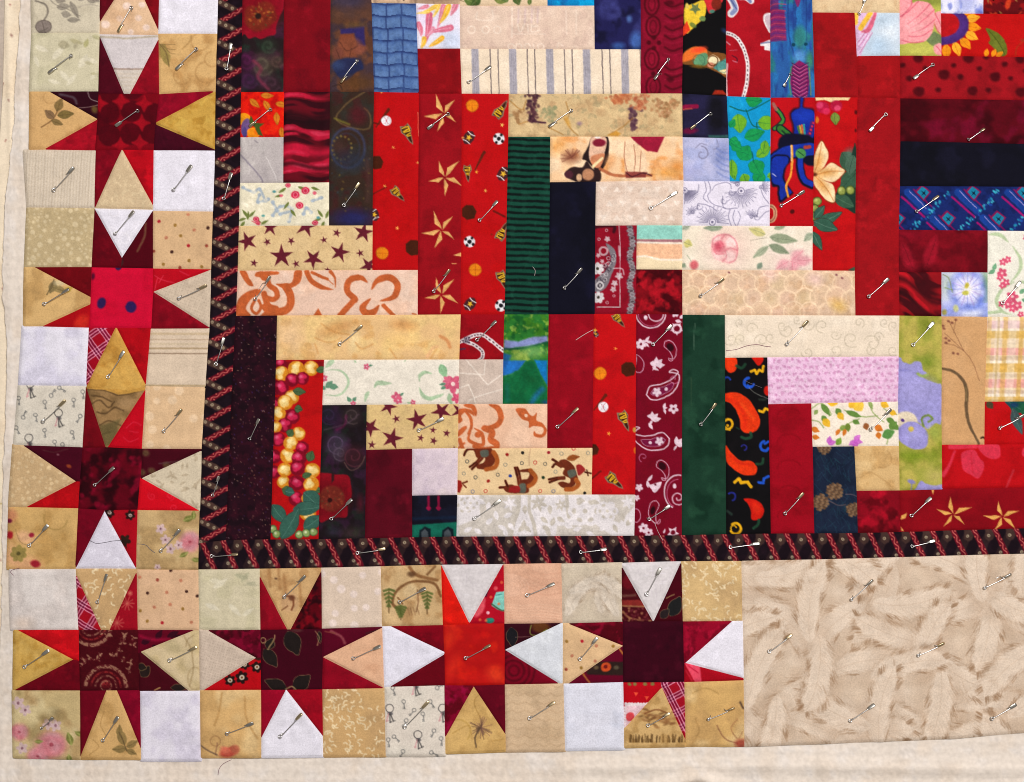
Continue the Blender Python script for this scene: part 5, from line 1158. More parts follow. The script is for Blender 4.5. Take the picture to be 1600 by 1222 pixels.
def f(c):
    c.z(310, 480, 4.129)
    c.mott((165, 9, 12), 20, 0.6, 0.5, 0.75, 3); c.fill([(510, 345), (820, 345), (820, 380), (760, 400), (510, 400)], (116, 8, 20), 0.9, 3)
    Y, Yd, R, Rd, G = (232, 190, 104), (206, 130, 30), (170, 16, 48), (120, 6, 28), (70, 96, 58)
    def berry(x, y, r, yel):
        c.ell(x, y, r * 1.05, r * 1.05, Yd if yel else Rd, 0, 1, 0.9); 
        rr = random.Random(int(x + y))
        for k in range(12):
            t, d = rr.uniform(0, 6.28), rr.uniform(0, 0.62) * r
            c.ell(x - 3 + d * math.cos(t), y - 4 + d * math.sin(t), r * 0.34, r * 0.34, (238, 206, 130) if yel else (198, 34, 74), 0, 0.7, 1)
        c.ell(x - r * 0.25, y - r * 0.3, r * 0.3, r * 0.26, (248, 230, 176) if yel else (226, 110, 140), 0, 0.7, 1.5)
    for (x, y, r, k) in ((540, 365, 36, 0), (510, 520, 44, 0), (560, 620, 50, 0), (500, 620, 40, 0), (545, 430, 46, 1), (640, 400, 50, 1), (735, 395, 46, 1), (615, 470, 42, 0), (680, 460, 40, 0), (545, 520, 46, 0), (612, 580, 44, 1), (570, 615, 46, 1), (615, 705, 46, 0), (525, 685, 46, 1), (565, 760, 44, 0), (510, 770, 36, 1), (655, 815, 42, 1), (525, 850, 44, 0), (605, 875, 44, 1), (680, 905, 40, 0), (500, 960, 44, 0), (585, 955, 46, 1), (660, 970, 46, 0), (500, 1060, 40, 0), (568, 1045, 44, 1), (650, 1035, 46, 0), (745, 1050, 46, 1), (560, 1125, 40, 1), (640, 1130, 46, 0), (740, 1135, 46, 1)): berry(x, y, r, k)
    for (x, y, L, W, t) in ((770, 410, 70, 44, -0.2), (620, 540, 80, 50, 0.1), (630, 650, 50, 50, 0.2), (590, 830, 50, 50, -1.0), (720, 990, 70, 60, -1.2), (680, 1090, 60, 40, -0.3), (550, 1170, 70, 60, 0.3), (750, 1170, 60, 40, 0.2)): leaf(c, x, y, L, W, t, G, (40, 60, 40), 1, 0.8, (30, 40, 24))
    c.z(310, 640, 4.129)
    for (x, y, r, k) in ((640, 570, 46, 0), (650, 470, 44, 0), (715, 660, 50, 1), (705, 570, 30, 1), (735, 480, 46, 1)): berry(x, y, r, k)
    GB, GV = (52, 92, 78), (96, 136, 120)
    for (x, y, L, W, t) in ((690, 530, 150, 110, 0.7), (620, 640, 190, 90, -0.1), (485, 610, 150, 90, 0.9), (545, 830, 230, 110, -1.05), (690, 760, 140, 90, -0.6), (570, 520, 60, 60, 0.2)): leaf(c, x, y, L, W, t, GB, GV, 1, 0.8, (24, 50, 44))
    for (x, y) in ((490, 765), (515, 797), (660, 800), (705, 790), (752, 782)): c.ell(x, y, 27, 27, (50, 80, 50)); c.ell(x, y, 22, 22, (134, 156, 88), 0, 1, 1.2); c.ell(x - 5, y - 6, 8, 8, (206, 210, 170), 0, 0.9, 1.2)
strip(b, "red strip with yellow and crimson berries", [(434.7, 562.8), (508, 562.3), (499.5, 841), (425, 841.5)], (183, 12, 14), f, res=1.2)
def f(c):
    c.z(310, 480, 4.129)
    c.mott((236, 226, 208), 30, 0.5, 0.4, 0.7, 3)
    G, Gd, K = (166, 190, 152), (100, 142, 112), (206, 90, 116)
    tp = lambda u: 0.15 + 0.85 * np.sin(np.pi * np.clip(u, 0, 1))
    for p, w in (([(830, 410), (900, 405), (950, 430), (975, 480), (950, 540), (900, 570), (830, 565)], 16), ([(1140, 520), (1160, 490), (1200, 490), (1250, 492)], 30), ([(1080, 610), (1090, 570), (1105, 545)], 26), ([(1430, 480), (1430, 440), (1470, 420), (1510, 430)], 18), ([(1430, 520), (1450, 570), (1500, 590), (1540, 585)], 26), ([(830, 390), (860, 360), (880, 345)], 34), ([(1010, 345), (1025, 360)], 14), ([(1330, 355), (1345, 340)], 8)): c.line(p, w, G, 0.9, 0.9, True, tp)
    for (x, y, L, W, t) in ((830, 520, 60, 40, -0.8), (850, 510, 60, 40, 0.1), (830, 530, 40, 26, -2.6), (990, 610, 40, 26, -2.2), (1000, 610, 40, 26, -0.9)): leaf(c, x, y, L, W, t, Gd, None)
    for (x, y, r) in ((1092, 385, 20), (1285, 580, 34), (1295, 600, 26), (1388, 615, 18), (1005, 622, 18), (820, 460, 22)): flower(c, x, y, r, 5, K, (236, 180, 190), x)
    leaf(c, 1105, 380, 26, 14, -0.2, Gd); leaf(c, 1305, 570, 30, 16, -0.6, Gd); leaf(c, 1350, 615, 30, 14, 0.1, G)
    c.z(650, 480, 4.364)
    c.line([(110, 455), (60, 445), (25, 490)], 20, G, 0.9, 0.9, True, tp); c.line([(30, 560), (80, 620), (160, 605), (190, 590)], 24, G, 0.9, 0.9, True, tp); leaf(c, 170, 390, 100, 60, 1.2, (140, 180, 136)); leaf(c, 225, 590, 80, 40, 1.3, G)
    flower(c, 255, 525, 62, 5, K, (240, 210, 200), 0.3); flower(c, 215, 500, 30, 5, (214, 104, 128), None); flower(c, 280, 620, 36, 5, (206, 80, 110), None); leaf(c, 205, 525, 44, 22, 3.1, Gd); leaf(c, 205, 545, 36, 22, 2.8, Gd)
strip(b, "cream strip with green scrolls and pink flowers", [(508, 562.3), (718, 562), (716.8, 631.3), (505, 633)], (230, 220, 202), f, res=1.25)
def f(c):
    c.z(310, 480, 4.129)
    c.mott((32, 22, 30), 14, 0.8, 0.45, 0.7, 3); c.mott((54, 24, 50), 16, 0.7, 0.52, 0.75, 8); c.mott((26, 34, 26), 16, 0.7, 0.52, 0.75, 18)
    for (x, y, r, cl) in ((900, 880, 70, (70, 52, 76)), (1000, 700, 55, (60, 48, 46)), (920, 940, 50, (62, 52, 60)), (1010, 960, 70, (66, 26, 34)), (850, 700, 60, (34, 24, 44))): c.ell(x, y, r, r, cl, 0, 0.6, 7); spiral(c, x, y, r, 1.4, 8, tuple(v * 1.35 + 8 for v in cl), 1.0, 0.5)
    c.line([(820, 790), (900, 770), (980, 740), (1040, 690)], 8, (90, 66, 80), 0.5, 1.2); c.line([(960, 700), (950, 760), (900, 790)], 12, (110, 24, 70), 0.6, 2); c.line([(950, 1000), (990, 1050), (1050, 1020), (1080, 960)], 6, (110, 80, 70), 0.7, 1)
    c.z(310, 640, 4.129)
    c.fill([(770, 420), (830, 405), (900, 415), (970, 420), (990, 470), (995, 560), (970, 610), (965, 685), (900, 690), (850, 700), (790, 715), (760, 560)], (132, 8, 24), 1, 1, True); c.ell(860, 570, 130, 120, (90, 4, 14), 0, 0.6, 8); c.ell(870, 570, 84, 84, (104, 36, 24), 0, 0.9, 2)
    rr = random.Random(12)
    for k in range(40):
        t, r = rr.uniform(0, 6.28), rr.uniform(16, 86); c.ell(865 + r * math.cos(t), 575 + r * math.sin(t), 8, 5, rr.choice([(150, 64, 40), (120, 40, 30), (84, 50, 30)]), t, 0.7, 0.9)
    c.ell(858, 580, 15, 15, (40, 10, 10), 0, 1, 1); c.fill([(868, 405), (885, 405), (885, 450), (868, 470)], (40, 20, 20), 0.9, 1)
    c.ell(1050, 600, 20, 50, (110, 20, 40), 0, 0.5, 4); c.ell(1000, 790, 60, 40, (60, 52, 40), 0, 0.5, 6); c.ell(880, 780, 40, 30, (40, 50, 56), 0, 0.5, 5)
strip(b, "dark floral strip with red poppy beside the berries", [(505, 633), (574.3, 632.3), (571.6, 840), (499.5, 841)], (26, 16, 20), f, res=1.3)
strip(b, "short tan patch with maroon stars", [(574.3, 632.3), (716.8, 631.3), (716, 699.5), (573.6, 702.5)], (216, 184, 124), starfield(
    [(1115, 775, 66, -1.0), (1230, 640, 60, 1.3), (1415, 725, 72, -1.8), (1255, 845, 74, -1.3), (1570, 670, 70, 1.7), (1490, 930, 0.1, 0), (1660, 960, 70, -1.7), (1690, 670, 62, 1.4)],
    [(1280, 720, 28, -1.9), (1125, 885, 28, -1.5), (1438, 842, 26, -1.3), (1517, 792, 24, -1.5), (1605, 812, 26, -1.4), (1520, 860, 26, -1.2)], (310, 480, 4.129)), res=1.2)
strip(b, "plain maroon strip", [(573.6, 702.5), (644.8, 700.5), (644.8, 838.5), (571.6, 840)], (86, 4, 22), solid((88, 4, 22), 0.2, 30))
strip(b, "small pale pink square", [(644.8, 700.5), (716, 699.5), (715, 772.5), (644.6, 773.5)], (216, 198, 204), mott_paint(((196, 178, 190), 20, 0.7, 0.45, 0.75), ((228, 210, 206), 24, 0.6, 0.5, 0.75)))
def f(c):
    c.z(310, 640, 4.129)
    c.mott((20, 22, 40), 20, 0.7, 0.45, 0.7, 3)
    for x in (1488, 1552): c.line([(x, 556), (x, 640)], 16, (130, 10, 50), 0.95, 0.9, False); c.ell(x, 632, 16, 11, (140, 14, 56))
    c.fill([(1380, 740), (1680, 720), (1680, 830), (1380, 830)], (16, 96, 76), 1, 1); c.line([(1380, 700), (1680, 690)], 20, (16, 30, 52), 0.8, 2)
    for x in (1465, 1612): c.fill([(x - 38, 830), (x - 36, 775), (x, 750), (x + 36, 765), (x + 38, 830)], (12, 22, 30), 1, 1, False); c.fill([(x - 24, 830), (x - 24, 785), (x, 765), (x + 20, 785), (x + 22, 830)], (70, 76, 80), 0.9, 1)
strip(b, "navy and teal corner square over the narrow border", [(644.6, 773.5), (715, 772.5), (713.7, 837), (644.8, 838.5)], (14, 12, 24), f, name="corner_square")

# ---- block with the rocking horses (bottom row, second)
b = blk((890, 665), "log cabin block with rocking horse patch and bandana strip")
def f(c):
    c.z(650, 480, 4.364)
    c.mott((130, 6, 18), 20, 0.6, 0.45, 0.7, 3)
    W = (222, 208, 206)
    for p in ([(300, 240), (350, 215), (400, 195), (450, 190), (500, 220), (560, 270), (600, 300)], [(340, 235), (400, 260), (450, 300), (455, 340), (430, 365)]):
        c.line(p, 26, W, 1, 0.7); q = crom(p, False, 5)
        for k in range(0, len(q) - 1, 2): c.line([tuple(q[k]), tuple(q[k] + 0.6 * (q[k + 1] - q[k]))], 9, (84, 56, 66), 0.9, 0.6, False)
    for k in range(5): c.line([(335 + k * 9, 205), (325 + k * 9, 245)], 6, (60, 46, 66), 0.8, 0.6, False)
    c.line([(300, 290), (335, 285)], 12, (66, 50, 74), 0.8)
strip(b, "red square with white lasso rope", [(720.3, 492), (788, 491.8), (786, 562), (718, 562)], (150, 6, 20), f, res=1.2, name="corner_square")
def f(c):
    c.z(650, 480, 4.364)
    c.mott((196, 176, 160), 20, 0.6, 0.45, 0.7, 3)
    for p in ([(345, 362), (430, 460), (490, 530), (590, 455)], [(475, 362), (465, 460), (300, 450)], [(300, 550), (360, 528), (395, 610), (410, 660)], [(400, 615), (590, 560)], [(355, 660), (365, 635), (400, 620)]): c.line(p, 7, (232, 218, 202), 0.9, 0.7, False)
strip(b, "small greige square with cream crossing lines", [(718, 562), (786, 562), (785.5, 631), (716.8, 631.3)], (204, 184, 168), f)
def f(c):
    c.z(650, 480, 4.364)
    c.mott((60, 120, 30), 10, 0.9, 0.42, 0.62, 3); c.mott((150, 176, 70), 9, 0.7, 0.56, 0.74, 8); c.mott((10, 70, 30), 12, 0.7, 0.55, 0.75, 18)
    c.fill([(600, 225), (700, 235), (800, 205), (895, 200), (895, 235), (780, 265), (680, 275), (600, 290)], (130, 136, 190), 0.95, 1.5); c.line([(600, 285), (700, 285), (800, 265), (895, 240)], 12, (20, 70, 50), 0.8, 1.2)
    c.ell(800, 310, 80, 40, (130, 170, 100), 0, 0.6, 5); c.ell(700, 340, 50, 30, (190, 196, 90), 0, 0.6, 5)
    c.fill([(590, 365), (750, 365), (700, 430), (640, 460), (590, 470)], (30, 100, 180), 0.95, 1.5); c.fill([(590, 310), (650, 330), (620, 400), (590, 420)], (24, 80, 150), 0.8, 2); c.fill([(805, 360), (895, 365), (895, 540), (850, 460)], (16, 110, 180), 0.95, 1.5)
    c.fill([(590, 480), (700, 430), (750, 370), (805, 370), (850, 470), (895, 560), (895, 660), (590, 660)], (10, 92, 54), 0.9, 2); c.line([(860, 560), (820, 600), (790, 650)], 34, (30, 90, 160), 0.6, 3); c.line([(620, 540), (625, 640)], 20, (30, 110, 120), 0.4, 4); c.ell(880, 650, 20, 14, (30, 70, 140), 0, 0.7, 3)
strip(b, "green and blue batik patch", [(788, 491.8), (857, 492), (854.4, 631), (785.5, 631)], (40, 110, 40), f, 'velvet', 1.35)
def f(c):
    c.z(650, 480, 4.364)
    c.mott((234, 196, 166), 30, 0.6, 0.4, 0.7, 3)
    O = (192, 94, 48)
    tp = lambda u: np.clip(0.25 + 1.1 * np.sin(np.pi * u), 0, 1)
    c.fill([(290, 700), (330, 690), (380, 700), (400, 740), (380, 730), (345, 715), (310, 740), (320, 770), (300, 790), (288, 780)], O, 1, 0.8, True)
    c.line([(345, 715), (375, 760), (380, 810), (360, 860)], 20, O, 1, 0.8); c.line([(330, 668), (390, 680), (410, 740)], 30, O, 1, 0.8, True, tp)
    c.line([(500, 665), (560, 690), (580, 760), (540, 810), (450, 825)], 38, O, 1, 0.8, True, tp); c.line([(470, 825), (520, 850), (510, 900), (550, 930), (545, 970)], 42, O, 1, 0.8)
    c.line([(375, 850), (360, 900), (420, 935), (460, 930), (450, 860), (400, 825)], 24, O, 1, 0.8, True, tp); c.ell(425, 868, 24, 20, O, 0, 1, 0.9); c.line([(400, 945), (450, 965), (520, 960)], 30, O, 1, 0.8)
    c.fill([(288, 845), (330, 810), (350, 820), (320, 860), (288, 880)], O, 1, 0.8, True); c.line([(300, 900), (320, 965)], 26, O, 1, 0.8); c.line([(290, 960), (330, 925)], 14, O, 1, 0.8)
    c.fill([(680, 695), (740, 690), (775, 730), (800, 740), (825, 720), (820, 770), (860, 790), (885, 830), (850, 815), (800, 810), (770, 820), (765, 780), (720, 760)], O, 1, 0.8, True); c.ell(750, 738, 12, 12, (236, 200, 170)); c.line([(860, 800), (880, 840), (860, 875), (815, 870), (805, 845)], 22, O, 1, 0.8, True, tp)
strip(b, "peach patch with rust hibiscus and bud", [(716.8, 631.3), (854.4, 631), (854.6, 699.8), (716, 700.5)], (228, 184, 152), f, res=1.25)
strip(b, "plain crimson strip beside the green batik patch", [(857, 492), (927, 491.8), (925.5, 699.4), (854.6, 699.8)], (140, 4, 22), solid((140, 4, 22), 0.1, 30))
def f(c):
    c.z(650, 660, 4.364)
    c.mott((228, 198, 150), 24, 0.6, 0.4, 0.7, 3)
    B, Bd, Mn = (104, 40, 20), (70, 24, 12), (166, 84, 34)
    def horse(pts, legs, mane, saddle, red):
        c.fill(pts, B, 1, 0.8, True)
        for p in legs: c.line(p, 17, B, 1, 0.7, True); c.line(p[-2:], 11, Bd, 1, 0.7, False)
        c.line(mane, 30, Mn, 1, 0.9); c.fill(saddle, (86, 92, 80), 0.95, 0.9, True)
        if red: c.fill(red, (150, 30, 30), 0.95, 0.8, True)
    horse([(395, 170), (500, 165), (530, 210), (545, 260), (500, 310), (430, 315), (415, 290), (460, 270), (470, 240), (420, 240), (400, 200)], [[(440, 230), (410, 270), (370, 300)], [(455, 240), (420, 280), (385, 315)], [(400, 180), (350, 185), (330, 220)]], [(530, 200), (555, 250), (540, 300), (480, 318)], [(440, 195), (490, 185), (495, 225), (450, 235)], None)
    horse([(600, 440), (640, 420), (700, 430), (720, 390), (760, 380), (770, 340), (710, 335), (715, 320), (780, 315), (810, 360), (810, 400), (770, 430), (760, 475), (630, 475)], [[(700, 420), (690, 360), (675, 305)], [(715, 410), (705, 350), (690, 305)], [(640, 430), (600, 440), (570, 440)], [(625, 430), (610, 395)]], [(780, 325), (815, 370), (800, 410), (770, 430)], [(705, 420), (745, 415), (745, 470), (705, 472)], [(640, 440), (700, 430), (705, 472), (640, 472)])
    horse([(975, 260), (1020, 250), (1070, 290), (1090, 340), (1100, 390), (1060, 440), (1000, 440), (965, 410), (1000, 400), (1040, 410), (1050, 380), (1000, 350), (1010, 310), (980, 300)], [[(990, 290), (955, 265), (930, 250)], [(985, 300), (950, 280), (930, 300)], [(1010, 370), (960, 375), (905, 385)], [(1010, 380), (960, 385), (910, 405)]], [(1090, 390), (1105, 420), (1070, 450), (1020, 452)], [(1030, 330), (1080, 320), (1090, 355), (1050, 375)], [(1090, 290), (1120, 285), (1150, 320), (1110, 360), (1095, 330)])
    leaf(c, 1025, 245, 90, 44, -0.15, (150, 80, 34), (100, 40, 20)); c.line([(1150, 335), (1190, 345)], 12, Bd, 1); c.line([(1160, 320), (1170, 360)], 8, Bd, 1)
    c.fill([(285, 390), (310, 395), (320, 430), (300, 475), (285, 470)], (150, 30, 24), 1, 0.8); c.line([(320, 410), (350, 400)], 12, B, 1); c.line([(325, 420), (345, 440)], 9, B, 1)
    for (x, y, k) in ((350, 264, 0), (610, 285, 1), (722, 275, 0), (812, 270, 2), (880, 280, 0), (990, 210, 1), (1170, 207, 1), (328, 345, 1), (408, 372, 0), (558, 353, 0), (950, 333, 1), (388, 468, 3), (476, 464, 2), (845, 464, 2), (935, 466, 3), (1073, 177, 2)): c.ring(x, y, 11, 5, [(86, 84, 76), (140, 136, 120), (190, 70, 60), (120, 120, 140)][k], 0.95, 0.6)
    for (x, y, cl) in ((622, 216, (150, 24, 24)), (727, 205, (34, 32, 30)), (903, 203, (150, 24, 40)), (643, 362, (40, 60, 140)), (494, 397, (150, 30, 24)), (866, 372, (30, 50, 30)), (1147, 478, (24, 26, 26))): c.ell(x, y, 11, 11, cl)
    c.line([(780, 180), (770, 230), (772, 290)], 4, (150, 110, 90), 0.7)
strip(b, "cream patch with brown rocking horses", [(716, 700.5), (925.5, 699.4), (923.8, 771.8), (715, 772.5)], (226, 194, 146), f, res=1.2)
def f(c):
    c.z(650, 480, 4.364)
    c.mott((167, 7, 14), 30, 0.6, 0.45, 0.75, 3)
    pennant(c, 1375, 85, 0.9, 0.8); football(c, 1222, 185, 0.9, 0.5); star5(c, 1215, 160, 16, 0, (236, 190, 60)); basketball(c, 1252, 452, 43); glove(c, 1445, 425, 50); bat(c, 1210, 700, 1290, 600); baseball(c, 1272, 680, 34); pennant(c, 1415, 765, 1.2, 1.0); c.ell(1485, 835, 14, 18, (190, 140, 60)); star5(c, 1310, 860, 15, 0, (236, 160, 60)); star5(c, 1355, 284, 13, 0, (236, 150, 60)); glove(c, 1205, 970, 40)
    c.z(650, 660, 4.364)
    pennant(c, 1345, 390, 0.75, 1.0); c.line([(1195, 380), (1255, 330)], 13, (100, 16, 10), 0.9); c.ring(1318, 465, 10, 4, (110, 10, 10), 0.8); c.ell(1490, 190, 12, 22, (200, 90, 20))
strip(b, "red sports print strip above the white and taupe strip", [(927, 491.8), (993, 491.5), (992.5, 772), (923.8, 771.8)], (189, 10, 16), f, res=1.3)
def f(c):
    c.z(650, 660, 4.364)
    T, W = (196, 186, 172), (224, 216, 214)
    c.fill([(430, 485), (720, 485), (690, 600), (640, 770), (290, 770), (290, 700), (440, 640)], T, 0.85, 1.2); c.fill([(780, 485), (1030, 485), (1035, 600), (1110, 690), (1000, 770), (830, 770), (790, 640)], W, 0.9, 1); c.fill([(1240, 485), (1490, 485), (1490, 560), (1380, 680), (1280, 640)], T, 0.85, 1.2); c.fill([(960, 700), (1220, 690), (1340, 770), (950, 770)], T, 0.85, 1.2)
    c.line([(702, 485), (698, 590), (665, 680), (650, 770)], 26, T, 1, 0.8); c.line([(772, 485), (770, 590), (800, 680), (815, 770)], 26, T, 1, 0.8); c.line([(1025, 485), (1028, 560), (1040, 640)], 24, T, 1, 0.8)
    c.fill([(720, 485), (760, 485), (760, 600), (790, 700), (800, 770), (672, 770), (690, 680), (718, 590)], W, 1, 0.8)
    rr = random.Random(5)
    for (x, y, r) in ((640, 550, 50), (835, 545, 62), (985, 560, 44), (1440, 540, 50)): 
        for k in range(6): leaf(c, x, y, r, r * 0.42, 0.3 + k * 1.047, T if x in (835, 985) else W)
        c.ell(x, y, 6, 6, W)
    for (x, y, r) in ((340, 560, 26), (1150, 600, 40), (375, 545, 22), (1300, 600, 26)):
        for k in range(6):
            t = k * 1.047; c.ell(x + 1.9 * r * math.cos(t), y + 1.7 * r * math.sin(t), r * 1.05, r * 1.05, W, 0, 1, 0.8)
        c.ell(x, y, 1.5 * r, 1.5 * r, W)
        for k in range(6):
            t = k * 1.047; c.ell(x + 1.9 * r * math.cos(t), y + 1.7 * r * math.sin(t), r * 0.36, r * 0.5, T, t, 1, 0.8)
        c.ell(x, y, r * 0.4, r * 0.4, T)
    for (x, y, t, k) in ((910, 560, 1.5, 0), (920, 700, -1.2, 0), (960, 640, 0.6, 0), (850, 640, 0.7, 0), (860, 700, 0.5, 0), (890, 720, 1.2, 0), (540, 600, 1.3, 1), (560, 700, 0.4, 1), (480, 690, -0.8, 1), (400, 720, 0.6, 1), (330, 740, -0.5, 1), (600, 720, 1.2, 1), (600, 640, -0.4, 1), (630, 680, 0.9, 1), (1010, 690, 0.4, 1), (1070, 730, -0.3, 1), (1160, 740, 0.5, 1), (1250, 730, -0.7, 1), (1340, 690, 1.1, 0), (1400, 610, 1.4, 0), (1430, 700, -1.0, 0), (1460, 620, 1.6, 1), (740, 560, 1.5, 0), (735, 720, -1.57, 0), (740, 700, 2.4, 0), (735, 700, 0.7, 0), (1300, 560, 0.4, 1), (1190, 530, 0.3, 0), (1090, 520, 0.2, 0), (420, 520, 0.5, 1), (500, 540, 1.8, 1)):
        leaf(c, x, y, 62, 34, t, W if k else T)
strip(b, "white and taupe strip", [(715, 772.5), (992.5, 772), (989.8, 835.8), (713.7, 837)], (222, 214, 212), f, res=1.2)
def f(c):
    c.z(980, 480, 4.364)
    c.mott((108, 2, 22), 24, 0.6, 0.45, 0.75, 3)
    W = (222, 196, 204)
    c.ring(155, 45, 100, 9, W, 0.95, 0.6, None, 0.1, 3.0); c.ring(155, 45, 86, 6, (180, 90, 120), 0.8, 0.6, None, 0.0, 3.1); c.ring(190, 50, 50, 8, W, 0.9, 0.6, None, 0.0, 3.1); c.ell(120, 75, 12, 16, W)
    for (x, y, t) in ((305, 70, -1.0), (330, 70, -1.5), (350, 80, -0.6), (320, 95, 0.2)): leaf(c, x, y, 44, 24, t, W)
    c.ring(330, 150, 30, 10, W); star5(c, 330, 150, 46, 0.3, W, 0.5); c.ell(330, 150, 20, 20, (110, 6, 30))
    flower(c, 88, 255, 36, 6, W, (110, 6, 30)); leaf(c, 115, 240, 50, 20, -0.9, W); leaf(c, 120, 235, 46, 18, 0.2, W); leaf(c, 115, 245, 40, 18, 0.8, W)
    paisley(c, 290, 275, 110, 60, 0.75, -1, (214, 170, 186), 5, False); c.ell(285, 275, 22, 30, (44, 2, 12), -0.6, 1, 1)
    paisley(c, 78, 400, 100, 60, -1.2, 1, (206, 160, 180), 5, False)
    def tulip(x, y, t):
        for d in (-0.7, 0, 0.7): leaf(c, x, y, 60, 34, t + d, W)
        leaf(c, x, y, 40, 16, t + 3.0, W)
    tulip(190, 400, -0.8); leaf(c, 150, 380, 60, 40, 0.3, W); leaf(c, 215, 420, 40, 18, -1.2, W); leaf(c, 165, 410, 50, 20, 0.5, W)
    paisley(c, 230, 570, 220, 100, -0.25, 1, W, 8); spiral(c, 310, 490, 36, 1.0, 6, (190, 110, 140), 0.5, 0.8)
    leaf(c, 240, 690, 40, 20, -1.2, W); leaf(c, 245, 690, 40, 18, 1.3, W); leaf(c, 240, 690, 30, 14, -0.3, W); flower(c, 308, 692, 34, 5, W, (110, 6, 30))
    tulip(165, 770, -0.9); leaf(c, 130, 740, 50, 26, 0.1, W); leaf(c, 140, 790, 50, 24, 1.0, W)
    paisley(c, 180, 920, 210, 110, 2.9, -1, W, 8); spiral(c, 105, 1020, 34, 1.0, 6, (190, 110, 140), 2.0, 0.8); tulip(330, 940, -0.9)
    paisley(c, 240, 1085, 110, 60, 0.7, -1, (214, 170, 186), 5, False); c.ell(232, 1080, 22, 30, (44, 2, 12), -0.6, 1, 1)
    c.z(980, 660, 4.364)
    c.fill([(125, 400), (150, 420), (225, 400), (215, 440), (180, 475), (150, 440)], W, 1, 0.7, True); c.ell(185, 420, 7, 7, (90, 10, 30)); leaf(c, 135, 395, 50, 22, -0.9, W); leaf(c, 135, 440, 50, 22, -1.6, W)
    c.ring(340, 470, 94, 9, W, 0.95, 0.6, 115, 2.0, 4.9); c.ring(340, 480, 76, 6, (190, 100, 130), 0.8, 0.6, 96, 2.0, 4.7); spiral(c, 340, 510, 50, 1.3, 9, W, 1.0, 0.8); c.ell(315, 430, 12, 16, W); 
    paisley(c, 170, 590, 130, 60, 1.9, 1, (214, 170, 186), 5, False); c.ell(168, 595, 16, 30, (44, 2, 12), 0.2, 1, 1)
    flower(c, 105, 715, 34, 6, W, (110, 6, 30)); flower(c, 140, 745, 30, 6, W, (110, 6, 30)); star5(c, 305, 745, 44, 0.2, W, 0.5); c.ell(305, 745, 16, 16, (110, 6, 30)); flower(c, 75, 440, 26, 5, W, None); flower(c, 60, 510, 20, 5, W, None); leaf(c, 240, 750, 34, 14, -1.2, W); c.ring(55, 630, 30, 6, (206, 150, 170), 0.8, 0.6, 46)
strip(b, "wine bandana paisley strip", [(993, 491.5), (1064.8, 492.6), (1063.6, 835.3), (989.8, 835.8)], (116, 2, 28), f, res=1.15)

# ---- block with the chili peppers (bottom row, third)
b = blk((1233, 665), "log cabin block with green strip and chili pepper strip")
def f(c):
    c.mott((12, 42, 28), 26, 0.8, 0.45, 0.7, 3); c.mott((36, 74, 52), 20, 0.6, 0.52, 0.76, 8)
    c.line([(1084, 506), (1082, 530), (1081.5, 546)], 1.3, (110, 130, 110), 0.5, 0.8); c.line([(1078, 590), (1079, 640)], 0.8, (80, 90, 60), 0.4, 0.8)
strip(b, "plain dark green strip", [(1064.8, 492.6), (1130.6, 493), (1132.6, 833), (1063.6, 835.3)], (22, 54, 38), f, res=2.0)
def f(c):
    c.z(1240, 480, 4.364)
    c.mott((236, 220, 198), 24, 0.5, 0.4, 0.7, 3)
    G = (186, 172, 148)
    rr = random.Random(6)
    for (x, y, r, t, fl) in ((80, 120, 46, 0, 1), (80, 310, 44, 3, -1), (180, 130, 50, 1.5, 1), (270, 190, 40, 0, 1), (270, 300, 50, 2, -1), (380, 220, 62, 1, 1), (520, 250, 60, 3.6, 1), (560, 210, 40, 0, -1), (600, 110, 34, 1, 1), (660, 130, 36, 2, 1), (520, 300, 40, 4, -1), (430, 110, 40, 1, -1), (-90, 130, 40, 0, 1), (-60, 160, 50, 3, -1), (-170, 210, 36, 1, 1), (-230, 230, 50, 3, 1), (-300, 150, 44, 0, -1), (-370, 220, 40, 2, 1), (-440, 220, 50, 3, -1), (10, 90, 30, 1, 1), (660, 300, 40, 1, 1), (-380, 110, 30, 2, 1)): spiral(c, x, y, r, 1.15, 7, G, t, 0.65, fl)
    c.ell(-390, 210, 30, 40, (222, 206, 176), 0, 0.5, 6)
strip(b, "cream strip with pale grey curls", [(1130.6, 493), (1401.4, 494), (1400, 557.3), (1130.5, 559.3)], (230, 212, 188), f)
